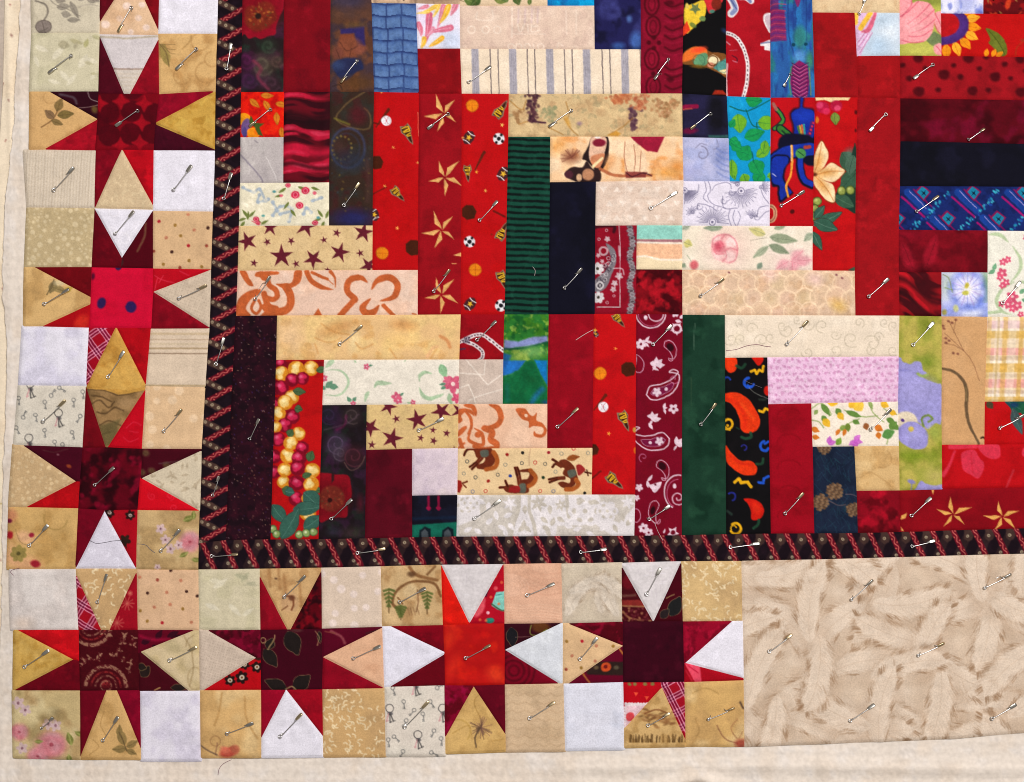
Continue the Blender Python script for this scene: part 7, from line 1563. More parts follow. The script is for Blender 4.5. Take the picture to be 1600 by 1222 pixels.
def f(c):
    c.z(*Z0)
    c.mott((112, 2, 16), 20, 0.5, 0.45, 0.7, 3)
    for (x, y) in ((760, 780), (915, 770), (765, 935), (910, 925), (1060, 790), (1050, 920), (760, 640), (920, 620), (690, 860)): c.ell(x, y, 74, 74, (72, 0, 12), 0, 0.85, 1.3)
    for (x, y) in ((845, 705), (1000, 720), (985, 850), (970, 985), (840, 1005), (700, 720)): astroid(c, x, y, 58, (160, 8, 26), 0.85)
ctr(b, "dark red overlapping circles star centre", [(158, 149.5), (252, 150), (244, 236.3), (152.4, 238)], (120, 2, 18), f)
def f(c): c.mott((176, 128, 46), 10, 0.7, 0.45, 0.7, 3); c.mott((216, 180, 88), 16, 0.6, 0.5, 0.75, 8)
tri(b, "gold marbled triangle pointing at the circle centre", [(245, 195.5), (338.8, 146.5), (338, 235.4)], (202, 158, 72), f, (0, 1, 2, 0))
fl(b, "rose crimson point above the gold triangle", [(252, 150), (338.6, 144.6), (245.5, 194.5), (246.8, 192)], (142, 4, 32)); fl(b, "dark plum point under the gold triangle", [(244.8, 197), (338, 236), (338, 237), (243, 236.5)], (64, 2, 22))
def f(c):
    for k in range(24): c.mix(0.3 * np.exp(-((c.x - 46 - k * 4.7 + (c.y - 280) * 0.06) / 1.1) ** 2), (176, 156, 128) if k % 3 else (150, 130, 104))
sq(b, "cream faint striped square", [(42.5, 238), (153.6, 237.6), (152, 327), (47, 325.5)], (218, 202, 180), f)
tri(b, "speckled tan triangle above the bubble print triangle", [(194.3, 236), (241.8, 322), (241.8, 328.5), (153, 327)], (206, 180, 142), lambda c: c.mott((220, 196, 156), 4, 0.7, 0.45, 0.75, 3), (0, 2, 2, 3))
fl(b, "dark crimson point beside the cream striped square", [(154, 237.6), (194.3, 236), (153, 327), (152, 325)], (122, 2, 22)); fl(b, "bright scarlet point", [(195.5, 236), (243, 237), (242.2, 322), (241.8, 322)], (178, 5, 22))
sq(b, "white swirl square beside the narrow border", [(243.4, 237.6), (338, 238), (335.8, 332), (242.3, 330.5)], WH, swirls(12, WSW, 16, 4, 10, 1.6, 0.8))

# pink dotted star
b = sblk((190, 420), "star block with pink dotted centre")
sq(b, "tan square with cream dots beside the bubble print triangle", [(47, 326.2), (152, 328), (146.8, 418), (43, 418.2)], (192, 170, 128), dots_paint((222, 202, 162), 120, 0.9, 4.4, 7, 0.75, soft=1.0))
def f(c):
    rr = random.Random(3)
    for k in range(12): c.ring(rr.uniform(160, 236), rr.uniform(330, 390), rr.uniform(4, 9), 1.5, (238, 232, 236), 0.85, 0.8)
tri(b, "white bubble print star background triangle", [(153, 328.3), (241.8, 330), (194.3, 403.5)], WH, f)
fl(b, "maroon point beside the dotted tan square", [(152, 329), (194.2, 404.5), (193, 419.5), (147.5, 419)], (98, 0, 16))
def f(c):
    c.z(*Z1); c.line([(1010, 530), (1000, 620), (955, 715)], 16, (120, 96, 60), 0.6, 1.2); c.ell(835, 790, 26, 30, (70, 40, 40), 0, 0.8, 1.2)
fl(b, "deep plum red point with faint pod", [(242, 331), (242.6, 420.5), (193, 419.5), (194.4, 404.5)], (76, 0, 14), f, res=1.5)
DOT1 = [(252, 347.5, 0), (297, 337, 2), (277, 353.5, 1), (306.5, 361, 2), (328, 358, 3), (263, 373, 2), (285.5, 370, 1), (297.5, 385.3, 0), (325.6, 385.5, 4), (272, 395, 3), (244, 394, 4), (258.6, 414, 1), (298.5, 408.5, 1), (318, 418, 1), (284.5, 419.5, 4)]
sq(b, "peach tan square with coloured pin dots in the star column", [(242.2, 331.5), (335, 332.5), (332, 421.5), (242.6, 420.5)], (214, 176, 132), colored_dots(DOT1))
def f(c):
    c.z(*Z1)
    c.mott((176, 136, 82), 22, 0.6, 0.45, 0.7, 3)
    leaf(c, 400, 920, 90, 60, 2.0, (126, 108, 70), (80, 66, 44), 0.9); leaf(c, 380, 960, 100, 50, 0.3, (140, 120, 76), (80, 66, 44), 0.85); c.line([(340, 1010), (370, 960), (390, 910)], 8, (96, 80, 50), 0.9); leaf(c, 460, 990, 60, 40, -0.5, (176, 150, 60), None, 0.8); c.ell(430, 930, 40, 20, (206, 190, 150), 0, 0.7, 2)
tri(b, "tan floral triangle beside the pink dotted star centre", [(43, 418.8), (59, 419), (145.8, 465.5), (145.8, 475.5), (72, 509.5), (42, 510.5)], (214, 174, 114), f, (0, 2, 3, 5))
fl(b, "dark red point above the tan floral triangle", [(59, 419), (147.5, 419), (146, 465.5), (145.6, 465)], (106, 2, 12)); fl(b, "red point with orange leaf under the tan floral triangle", [(145.8, 476.5), (143.5, 512.6), (72, 510.2)], (168, 6, 18), lambda c: c.ell(132, 505, 10, 14, (206, 46, 30), 0.6, 0.8, 3))
def f(c):
    c.mott((190, 4, 40), 30, 0.5, 0.45, 0.7, 3)
    c.ell(163, 474.5, 6.6, 8.6, (44, 26, 76), 0.3, 1, 1.2); c.ell(208.5, 480.5, 8.6, 9, (44, 26, 80), 0, 1, 1.2); c.ell(189, 419, 5, 4.6, (44, 26, 70), 0, 1, 1); c.ell(150, 433, 3, 5, (60, 10, 40), 0.2, 0.8, 1.2)
ctr(b, "crimson pink star centre with navy dots", [(147.5, 419.2), (242.6, 420.8), (239.6, 513), (143.5, 513)], (204, 8, 48), f)
def f(c):
    c.mix(0.28 * (np.cos(c.x * 1.35 + c.y * 0.5) > 0.5) * (np.cos(c.y * 1.35 - c.x * 0.5) > 0.2), (150, 130, 112))
tri(b, "greige checked triangle beside the pink dotted star centre", [(244, 457), (331.6, 423), (330, 511.5)], (206, 186, 162), f, (0, 1, 2, 0), 'linen')
def f(c):
    c.z(*Z1)
    for p in ([(1070, 880), (1120, 910), (1200, 930)], [(1100, 930), (1130, 880)], [(1240, 850), (1300, 880)], [(1070, 980), (1090, 900)]): c.line(p, 6, (226, 70, 90), 0.6, 1)
fl(b, "red point with pink sprigs", [(242.6, 421), (331.6, 422.3), (244.2, 456), (242, 459)], (182, 6, 26), f, res=1.5); fl(b, "dark red point under the greige checked triangle", [(243.6, 458), (329.5, 513), (327, 514), (239.6, 513.5)], (128, 2, 22))
sq(b, "plain white square in the star column", [(39.5, 511), (143, 513), (139, 602.5), (34.2, 602)], (230, 225, 233), mott_paint(((204, 198, 216), 30, 0.6, 0.45, 0.75)))
tri(b, "mustard yellow triangle above the brown landscape triangle", [(184, 513.2), (186, 513.2), (230.5, 600), (230, 606), (206, 618), (185, 612), (140.5, 608), (140.5, 603.5)], (200, 150, 70), mott_paint(((176, 124, 50), 14, 0.7, 0.48, 0.72), ((216, 172, 90), 20, 0.6, 0.5, 0.75)), (0, 1, 3, 6))
add_patch("star_point", "red plaid point beside the plain white square", b, [(143.2, 513), (184, 513.2), (140.8, 602), (139.6, 598)], (154, 4, 26), plaid(0.95, 26.0, 142, 520), res=1.2)
fl(b, "red point beside the beige striped square", [(186.5, 513.2), (239, 513.5), (231.5, 600), (230.5, 599.5)], (172, 4, 18))
def f(c):
    for y, w, cl, a in ((522, 3.5, (190, 164, 124), .6), (531, 1.2, (150, 120, 90), .6), (538, 3, (196, 176, 140), .5), (544.5, 2.4, (150, 124, 86), .7), (552.5, 1.3, (120, 92, 70), .9), (602.5, 2.6, (190, 164, 120), .8)): c.line([(226, y), (335, y + 0.5)], w, cl, a, 0.9, False)
sq(b, "beige striped square", [(238.8, 515), (330, 514), (325.5, 604.5), (231.6, 603)], (216, 194, 168), f)

# rose petal star
b = sblk((175, 745), "star block with dark rose petal centre")
sq(b, "cream square printed with keys under the plain white square", [(34, 602.5), (138.6, 603.5), (132.6, 699), (26.5, 694)], (218, 208, 190), keyprint([(52, 600, 1), (96, 645, 1), (50, 684, 1)], [(85, 618, -1.0), (98, 606, 0.5), (75, 628, 1.4), (120, 625, 1.5), (41, 652, -1.2), (60, 648, 1.3), (130, 650, 2.0), (74, 672, 1.4), (117, 675, 1.2), (30, 668, 1.0), (90, 690, 1.4), (34, 622, 1.4), (134, 612, 1.4), (102, 694, 1.0)]), res=1.25)
def f(c):
    c.z(*Z2)
    c.mott((120, 92, 56), 14, 0.8, 0.45, 0.7, 3)
    for p, w in (([(615, 515), (740, 525), (820, 555), (880, 550), (1000, 520)], 9), ([(640, 620), (700, 590), (760, 640), (800, 600)], 8), ([(680, 670), (740, 680), (800, 640), (860, 660)], 9), ([(700, 760), (760, 730), (840, 760)], 8), ([(720, 820), (790, 800)], 10), ([(650, 560), (720, 570), (780, 600)], 8)): c.line(p, w, (66, 46, 26), 0.75, 1.2)
    c.fill([(700, 760), (840, 720), (780, 900), (730, 900)], (96, 84, 50), 0.8, 2.5)
    c.ell(880, 610, 60, 40, (170, 136, 96), 0, 0.6, 5)
    c.fill([(600, 500), (1010, 500), (1000, 525), (880, 548), (830, 552), (740, 522), (615, 512)], (196, 146, 66), 0.95, 1.0)
tri(b, "brown landscape print triangle", [(140.5, 604.5), (230.5, 602.5), (229, 610), (172, 697.5), (168, 697.5), (141, 609)], (158, 122, 78), f, (0, 1, 3, 4))
fl(b, "maroon point under the key print square", [(138.8, 605), (140.5, 610), (169, 698), (132.6, 700)], (110, 2, 16)); 
def f(c):
    c.z(*Z2)
    for p in ([(880, 780), (930, 740), (980, 760)], [(860, 840), (900, 870), (960, 850)], [(900, 800), (960, 810)]): c.line(p, 5, (222, 60, 80), 0.6, 1)
fl(b, "scarlet point beside the brown landscape triangle", [(230.5, 610), (224.6, 701), (173, 697.5)], (188, 4, 26), f, res=1.5)
sq(b, "peach tan spotted square in the star column", [(231.6, 604), (325, 605.7), (317.6, 700.5), (225.6, 700.5)], (218, 182, 140), dots_paint((234, 204, 168), 12, 5, 7.5, 21, 0.7, soft=1.4))
tri(b, "tan dotted triangle beside the rose petal centre", [(25, 695), (41, 695.5), (121.5, 751), (46, 790.7), (18.3, 790.7)], (198, 166, 122), dots_paint((222, 194, 150), 110, 0.8, 3.6, 17, 0.75, soft=0.9), (0, 2, 2, 4))
def f(c): c.ell(112, 728, 4, 2.6, (150, 70, 30), 0.4, 0.8, 1); c.ell(95, 710, 2, 1.6, (150, 110, 110), 0, 0.7, 1); c.line([(72, 703), (90, 706), (110, 701)], 2, (80, 40, 40), 0.6, 1)
fl(b, "dark maroon point under the key print square", [(41, 696), (133, 697.5), (127.2, 750), (121.8, 751)], (66, 2, 22), f, res=1.5); fl(b, "bright red point by the gold tan square", [(121.5, 752.5), (127.2, 753), (126, 793), (46, 791)], (176, 6, 16))
ctr(b, "dark red rose petal star centre", [(133, 698.5), (225.4, 700.5), (218, 795), (126, 793.5)], (92, 0, 18), vel((44, 0, 8), (126, 2, 34), 22, 31), 'velvet', 1.5)
def f(c):
    rr = random.Random(4)
    for k in range(60): leaf(c, rr.uniform(225, 318), rr.uniform(702, 797), rr.uniform(7, 12), 4, rr.uniform(0, 6.28), (178, 160, 132), None, 0.75, 0.8)
tri(b, "grey leaf triangle", [(226, 746.5), (317.4, 705), (314.6, 796.6)], (210, 194, 166), f, (0, 1, 2, 0))
def f(c):
    c.z(*Z3)
    for (x, y) in ((985, 250), (1010, 120), (1150, 200), (1050, 240)): c.ell(x, y, 26, 22, (100, 84, 50), 0.3, 0.7, 2)
    c.line([(1100, 190), (1190, 180), (1260, 170)], 10, (90, 60, 60), 0.7, 1.2)
fl(b, "dark maroon point with olive flecks", [(225.6, 700.5), (317.6, 701.8), (228.5, 744), (224.4, 747)], (66, 2, 18), f, res=1.5); fl(b, "bright red swirl point over the rose square", [(222.5, 746.5), (313, 797), (309, 797), (218.5, 795.5)], (204, 6, 26), swirls(3, (226, 50, 70), 5, 5, 9, 1.5, 0.6))
def f(c):
    c.z(*Z3)
    c.mott((182, 140, 80), 24, 0.7, 0.45, 0.7, 3)
    c.ell(100, 540, 36, 40, (196, 120, 90), 0, 0.7, 4); c.ell(85, 580, 20, 14, (110, 20, 50), 0, 0.95, 1.2); c.ell(90, 675, 22, 26, (160, 20, 34), 0, 0.95, 1.5); c.ell(190, 690, 60, 40, (222, 170, 130), 0.3, 0.8, 4); c.ell(236, 675, 18, 16, (150, 24, 50), 0, 0.95, 1.2); c.ell(180, 860, 120, 50, (220, 164, 120), 0.2, 0.8, 6); c.ell(265, 868, 34, 24, (150, 24, 40), 0.3, 0.95, 1.5); c.ell(100, 790, 30, 60, (222, 164, 124), 0, 0.6, 5)
    flower(c, 150, 800, 56, 7, (150, 130, 70), (90, 80, 40)); c.ring(400, 560, 80, 8, (150, 122, 66), 0.6, 1.2, None, 0.2, 3.4); c.line([(220, 745), (160, 720), (130, 640)], 5, (140, 110, 70), 0.7)
    c.ell(430, 700, 50, 70, (160, 124, 70), 0.3, 0.45, 9)
sq(b, "gold tan square with red flowers at its edge", [(19, 792), (125.8, 793.5), (121.6, 886.6), (16, 887)], (206, 166, 104), f)
tri(b, "white triangle above the corner star with a loose thread on it", [(166.8, 798.5), (215.5, 886), (123.3, 886)], (218, 212, 222), swirls(13, WSW, 10, 3, 8, 1.4, 0.7))
fl(b, "wine point beside the gold tan square", [(126, 793.5), (166.8, 798), (123.2, 885), (121.8, 880)], (110, 0, 24))
def f(c):
    c.z(*Z3)
    for (x, y) in ((765, 525), (905, 540)): flower(c, x, y, 34, 6, (36, 14, 12), (206, 186, 176)); c.ell(x, y, 13, 11, (200, 184, 170)); c.ell(x, y, 6, 5, (60, 20, 20))
    flower(c, 870, 710, 40, 5, (40, 24, 16), None); c.line([(870, 700), (880, 760)], 8, (40, 24, 16), 0.9); c.ell(835, 495, 14, 10, (40, 10, 10))
fl(b, "red point with small black flowers", [(168, 798), (218, 795.7), (216.6, 884), (215.5, 885)], (165, 5, 24), f, res=1.4)
sq(b, "tan square with pink rose at the border corner", [(218.6, 796.4), (313, 797), (313, 888), (216.5, 887.6)], (198, 166, 116), roses_paint(5, [(300, 845, 15, 'rose'), (283, 850, 7, 'small'), (262, 842, 8, 'small'), (270, 856, 8, 'small'), (290, 812, 18, 'leaf'), (306, 810, 14, 'leaf'), (285, 868, 14, 'leaf'), (304, 872, 14, 'leaf'), (255, 825, 8, 'small'), (250, 884, 5, 'small'), (280, 830, 10, 'dark')]), res=1.3)

# corner star
b = sblk((170, 1035), "corner star block with brown paisley centre")
def f(c): c.mott((196, 184, 176), 30, 0.5, 0.45, 0.7, 3); c.mott((228, 214, 204), 24, 0.5, 0.5, 0.75, 8); c.ell(40, 972, 16, 9, (196, 170, 146), 0, 0.5, 7)
sq(b, "off white square beside the tan comma triangle", [(20, 888), (122.4, 887.8), (126, 981.8), (22, 981.4)], (222, 212, 204), f)
tri(b, "tan comma print triangle of the corner star", [(123, 887.4), (216, 887.6), (216, 893), (175, 982), (162, 982), (123.3, 897)], (200, 162, 112), commas(3, 55), (0, 1, 3, 4))
add_patch("star_point", "red plaid point of the corner star", b, [(122.4, 899), (124, 898), (162, 982), (126.5, 982)], (160, 8, 26), plaid(0.55, 26.0, 132, 935), res=1.2)
def f(c):
    c.z(*Z4)
    for (x, y, r) in ((705, 245, 36), (650, 350, 36), (720, 190, 12)):
        for k in range(10): c.line([(x, y), (x + r * math.cos(k * 0.63), y + r * math.sin(k * 0.63))], 6, (196, 96, 80), 0.7, 0.8, False)
fl(b, "crimson point with faded stars", [(216, 894), (217, 897), (218.4, 982), (175, 982)], (152, 8, 28), f, res=1.5)
DOT2 = [(222, 900, 2), (250, 904, 4), (286, 905, 2), (234.5, 924.5, 3), (264.5, 923.5, 2), (295, 922, 3), (312, 929, 3), (223, 952, 1), (245, 946.5, 2), (269.5, 942.5, 2), (289, 949, 1), (234, 968.5, 1), (257, 970.5, 0), (302.5, 970, 2), (270.5, 889.5, 3)]
sq(b, "peach square with coloured pin dots beside the corner star", [(217.6, 888.5), (312.6, 889.5), (314, 981.7), (219, 981.7)], (218, 178, 140), colored_dots(DOT2))
tri(b, "mustard triangle of the corner star", [(27, 982.3), (33, 982.3), (118, 1028), (28, 1074.5), (26, 1074.5)], (200, 160, 82), mott_paint(((180, 136, 58), 14, 0.7, 0.48, 0.72), ((216, 180, 104), 18, 0.6, 0.5, 0.75)), (0, 2, 2, 4))
fl(b, "vermilion red point over the mustard triangle", [(33, 982.3), (126.7, 982.3), (127.3, 1030), (118.2, 1028)], (190, 9, 20)); fl(b, "deep crimson point under the mustard triangle", [(118, 1028.5), (127.3, 1030), (129, 1076), (28.5, 1075.5)], (104, 0, 18))
def f(c):
    c.z(*Z4)
    T = (160, 116, 90)
    for (x, y, rx, ry, a0, a1) in ((510, 370, 105, 100, 0.0, 2.9), (590, 700, 110, 115, 3.3, 6.2)):
        c.ring(x, y, rx, 20, T, 0.85, 0.9, ry, a0, a1); c.ring(x, y, rx - 30, 10, (150, 40, 40), 0.8, 0.9, ry - 30, a0, a1); c.ring(x, y, rx - 52, 10, T, 0.7, 0.9, ry - 52, a0, a1)
    c.ell(590, 680, 26, 24, (130, 30, 34), 0, 0.9, 1.2); c.ring(590, 690, 30, 8, T, 0.7, 0.8, 26)
    rr = random.Random(6)
    for (x, y) in ((690, 430), (680, 460), (650, 510), (690, 550), (715, 600), (560, 530), (540, 545), (500, 535), (470, 550), (465, 570), (620, 530), (740, 430), (735, 470), (610, 410), (720, 560), (660, 500), (690, 415), (575, 400)):
        for k in range(4): t = rr.uniform(0, 6.28); leaf(c, x, y, 22, 10, t, T, None, 0.85)
    c.mott((72, 4, 14), 2.6, 0.75, 0.45, 0.62, 5)
ctr(b, "dark maroon star centre with tan paisley", [(127, 982.6), (218.4, 982.4), (220.4, 1075.4), (129, 1076.4)], (66, 2, 12), f, res=1.25)
def f(c):
    c.z(*Z4); c.mott((190, 168, 120), 24, 0.6, 0.45, 0.7, 3); c.line([(1010, 420), (1050, 500), (1060, 600), (1040, 690)], 7, (150, 124, 84), 0.6, 1.2); c.line([(1060, 420), (1030, 440), (1020, 480)], 6, (150, 124, 84), 0.6, 1.2); c.ring(1070, 650, 40, 8, (160, 134, 92), 0.5, 1.2, 60); c.ell(950, 480, 50, 30, (176, 160, 116), 0.4, 0.5, 5)
tri(b, "sage beige triangle of the corner star", [(224.6, 1016), (305, 983.7), (313.6, 983.5), (314.6, 1076.6), (298, 1076.8)], (208, 186, 146), f, (0, 2, 3, 0))
def f(c):
    c.z(*Z4)
    for (x, y, L, t) in ((780, 460, 60, -0.4), (860, 440, 60, -1.0), (920, 430, 70, -0.5), (960, 420, 60, 0.4), (840, 470, 60, 0.8)): leaf(c, x, y, L, 34, t, (40, 4, 20), None, 0.8)
    c.line([(770, 420), (840, 440), (930, 440)], 18, (150, 10, 50), 0.7, 2)
fl(b, "wine point with dark leaves over the sage triangle", [(218.4, 982.6), (304.5, 982.6), (224, 1015.4), (220, 1018)], (96, 0, 26), f, res=1.5)
def f(c):
    c.z(*Z4)
    for (x, y, L, W, t) in ((780, 640, 70, 56, -0.9), (940, 700, 90, 40, 0.0), (760, 580, 50, 40, 0.3)): leaf(c, x, y, L, W, t, (34, 24, 20), None, 0.95, 0.8, (176, 144, 84))
    c.line([(850, 715), (880, 700)], 9, (166, 134, 80), 0.8)
fl(b, "plum point with gilt edged leaves", [(220.6, 1016.5), (298, 1077), (222, 1077), (220.4, 1075.4)], (66, 2, 16), f, res=1.3)
sq(b, "bottom corner square with pink roses", [(24.5, 1076.4), (129, 1076.2), (129.2, 1182.5), (26.5, 1179.6)], (196, 172, 122), roses_paint(8, [(85, 1160, 20, 'rose'), (64, 1178, 14, 'rose'), (36, 1140, 12, 'rose'), (92, 1130, 9, 'small'), (45, 1106, 9, 'small'), (80, 1128, 9, 'small'), (95, 1112, 12, 'dark'), (60, 1140, 14, 'dark'), (75, 1118, 10, 'dark'), (116, 1160, 20, 'leaf'), (122, 1140, 14, 'leaf'), (112, 1176, 16, 'leaf'), (60, 1155, 12, 'leaf'), (34, 1095, 10, 'small'), (40, 1165, 9, 'small'), (35, 1080, 6, 'dark')]), res=1.3)
def f(c):
    c.z(*Z4); c.mott((182, 140, 82), 22, 0.6, 0.45, 0.7, 3)
    for (x, y, L, W, t) in ((690, 1010, 100, 50, -1.9), (700, 1020, 70, 40, -0.5), (700, 1030, 80, 44, 3.1), (700, 1035, 60, 34, 0.4), (660, 960, 60, 36, -1.5)): leaf(c, x, y, L, W, t, (136, 112, 66), (96, 76, 46), 0.9)
    c.line([(700, 1040), (680, 980), (660, 940)], 6, (100, 80, 50), 0.8); c.line([(580, 830), (560, 900), (590, 960)], 5, (160, 122, 70), 0.6); c.line([(500, 1060), (550, 1020), (520, 980)], 5, (160, 122, 70), 0.6)
tri(b, "tan leaf print triangle of the corner star", [(170, 1076.2), (186.6, 1076), (223, 1166), (223.4, 1183), (131, 1182.5), (130, 1178)], (210, 168, 108), f, (0, 1, 3, 4))
fl(b, "dark crimson point beside the rose square", [(129.2, 1076.4), (170, 1076.4), (130, 1178), (129.4, 1177)], (104, 0, 22)); fl(b, "wine red point of the corner star", [(186.6, 1076), (222, 1076), (223.2, 1166), (222.8, 1165)], (126, 0, 32))
sq(b, "plain white square beside the corner star", [(222.6, 1077), (315, 1076.2), (316, 1185), (224, 1185)], (228, 222, 230), mott_paint(((204, 196, 212), 26, 0.6, 0.45, 0.75)))

# vine leaf star
b = sblk((455, 1030), "star block with gilt vine leaf centre")
def f(c):
    c.z(*Z5); c.mott((196, 186, 150), 22, 0.6, 0.45, 0.7, 3)
    for (x, y, L, W, t, cl) in ((230, 150, 70, 24, 0.3, (176, 172, 140)), (300, 140, 60, 24, 2.2, (172, 168, 136)), (290, 190, 60, 20, 0.3, (180, 174, 142)), (340, 190, 60, 20, 2.9, (176, 170, 140)), (120, 220, 90, 30, -0.6, (222, 212, 186)), (80, 300, 80, 30, 0.4, (224, 214, 190)), (200, 300, 90, 30, 0.8, (222, 212, 186)), (270, 360, 70, 26, -0.6, (224, 214, 188)), (100, 180, 70, 26, 0.1, (222, 212, 184))): leaf(c, x, y, L, W, t, cl, None, 0.7, 1.2)
sq(b, "pale sage damask square under the narrow border", [(313.5, 888), (408, 887.4), (409.2, 981.4), (314, 981)], (208, 196, 164), f)
def f(c):
    c.z(*Z5); c.mott((176, 132, 84), 14, 0.7, 0.45, 0.7, 3, )
    for (x, y) in ((450, 160), (480, 200), (400, 150), (560, 250)): c.line([(x, y - 50), (x + 10, y + 60)], 12, (150, 104, 62), 0.6, 2)
    c.ell(510, 290, 46, 50, (190, 150, 110), 0, 0.7, 3); c.line([(490, 260), (520, 265), (530, 300), (520, 330)], 9, (110, 60, 36), 0.85, 1); c.ell(520, 270, 16, 14, (100, 56, 36), 0, 0.85, 1.5); c.line([(470, 330), (500, 310)], 7, (110, 66, 40), 0.7); c.ell(440, 170, 7, 5, (80, 50, 36), 0, 0.8, 1)
tri(b, "brown aged paper triangle of the vine leaf star", [(408.6, 887.6), (503.3, 886), (503.6, 890), (456, 981), (451, 981), (409, 899)], (204, 164, 112), f, (0, 1, 3, 4))
fl(b, "red point beside the sage damask square", [(408.2, 899.5), (409.2, 900), (451, 981), (409.8, 981.5)], (138, 4, 26)); fl(b, "blackish red point beside the white spotted square", [(503.6, 891.5), (504.4, 892), (504.8, 980.2), (456.5, 981)], (82, 0, 12), vel((40, 0, 6), (130, 2, 20), 16, 6), 'velvet')
sq(b, "blush square with white spots", [(504, 886), (596, 883.6), (597.8, 976.2), (504.8, 979.4)], (216, 194, 172), dots_paint((234, 214, 202), 13, 5.2, 6.6, 31, 0.85, soft=1.2))
def f(c):
    c.mix(0.28 * (np.cos(c.x * 1.5 + c.y * 0.4) > 0.4) * (np.cos(c.y * 1.5 - c.x * 0.4) > 0.2), (150, 130, 112))
tri(b, "greige checked triangle of the vine leaf star", [(314, 981.4), (329, 984), (402, 1025), (321, 1075.6), (315, 1076)], (206, 186, 166), f, (0, 2, 2, 4), 'linen')
fl(b, "dark wine point above the greige checked triangle", [(329.5, 983.6), (409.7, 981.6), (410, 1025), (402, 1024.6)], (94, 0, 26), vel((64, 0, 14), (126, 2, 40), 12, 8))
def f(c):
    c.z(*Z5)
    for (x, y, r) in ((280, 610, 22), (343, 622, 24), (265, 675, 28), (205, 690, 24)):
        flower(c, x, y, r * 1.15, 6, (34, 14, 12), None); c.ell(x, y, r * 0.5, r * 0.5, (190, 172, 150), 0, 1, 0.8); c.ell(x, y, r * 0.2, r * 0.2, (110, 60, 30))
    c.ell(345, 575, 20, 12, (40, 20, 16), 0.4, 0.9, 1); c.line([(300, 620), (340, 600)], 6, (40, 20, 14), 0.8)
fl(b, "red point with black daisy cluster", [(402, 1026), (410, 1024), (410.2, 1075.2), (321, 1076)], (182, 6, 18), f, res=1.3)
def f(c):
    c.z(*Z5)
    D, E = (30, 22, 20), (166, 136, 90)
    for (x, y, L, W, t) in ((500, 440, 130, 90, 1.15), (380, 530, 110, 66, 0.95), (400, 530, 60, 50, -1.2), (495, 735, 120, 66, -2.75), (530, 735, 110, 80, -0.7), (660, 440, 60, 24, 1.5)): leaf(c, x, y, L, W, t, D, None, 1, 0.8, E)
    c.ring(375, 485, 14, 5, E, 0.8); c.line([(400, 530), (430, 480), (435, 460)], 6, E, 0.8); c.line([(490, 735), (520, 720), (540, 735)], 7, E, 0.8); c.line([(640, 440), (660, 470), (650, 510)], 6, E, 0.6); c.ell(545, 435, 30, 8, (90, 60, 50), 0, 0.6, 1)
ctr(b, "dark maroon star centre with gilt edged leaves", [(409.8, 981.8), (504.7, 980.4), (505.6, 1073.8), (410.2, 1075)], (60, 0, 18), f, res=1.3)
tri(b, "plain peach triangle of the vine leaf star", [(507.6, 1024), (597.6, 979.5), (600.6, 1071.5)], (222, 174, 138), mott_paint(((210, 158, 122), 20, 0.6, 0.45, 0.75)), (0, 1, 2, 0))
def f(c):
    c.z(*Z5); c.line([(720, 440), (770, 465), (790, 500)], 14, (150, 80, 80), 0.7, 1.3); c.line([(690, 440), (740, 450)], 7, (130, 70, 50), 0.6); c.line([(900, 450), (970, 430)], 8, (60, 30, 30), 0.7)
fl(b, "wine point with faint scroll", [(504.8, 980.6), (597.4, 978.4), (508, 1022.8), (505.4, 1026)], (84, 0, 26), f, res=1.5); fl(b, "dark red point under the peach triangle", [(507.4, 1025.5), (600, 1072), (505.8, 1073.8), (505.6, 1070)], (136, 2, 26))
FB = [([(350, 1080), (345, 1110), (338, 1130)], 3, (176, 132, 76), 0.6), ([(385, 1085), (388, 1120), (405, 1150)], 3, (180, 136, 80), 0.6), ([(318, 1162), (330, 1170), (342, 1176)], 2.4, (110, 86, 66), 0.9)]
def ex(c): 
    c.z(*Z5); c.ell(200, 1055, 50, 26, (186, 70, 56), -0.3, 0.9, 2); c.ell(180, 1045, 26, 18, (206, 110, 84), 0.3, 0.8, 2); c.ell(230, 1040, 22, 22, (176, 96, 70), 0, 0.8, 2); c.ring(130, 1000, 26, 6, (150, 110, 70), 0.7, 0.8); c.ring(190, 1000, 30, 5, (190, 150, 100), 0.7); c.line([(130, 1070), (140, 1010)], 6, (120, 80, 60), 0.7)
sq(b, "tan square with brown stalks and red petal", [(315.6, 1076), (410, 1075), (410.5, 1179.4), (316.7, 1180)], (214, 172, 112), stalks(5, FB, ex), res=1.4)
tri(b, "white swirl triangle under the vine leaf star centre", [(449, 1074.7), (506, 1146), (506.4, 1179), (411, 1179.4), (411, 1149)], WH, swirls(14, WSW, 14, 4, 9, 1.5, 0.8), (0, 1, 2, 3))
fl(b, "crimson point beside the white swirl triangle", [(410.3, 1075.2), (449, 1075), (411, 1149), (410.4, 1148)], (150, 2, 34)); fl(b, "red point over the comma print square", [(450.5, 1074.8), (505.5, 1074), (506.2, 1146.5), (505.4, 1146)], (154, 4, 26))
sq(b, "tan comma print square", [(506, 1074), (600.8, 1073), (603.6, 1178.2), (507, 1178.8)], (204, 164, 110), commas(7, 95))

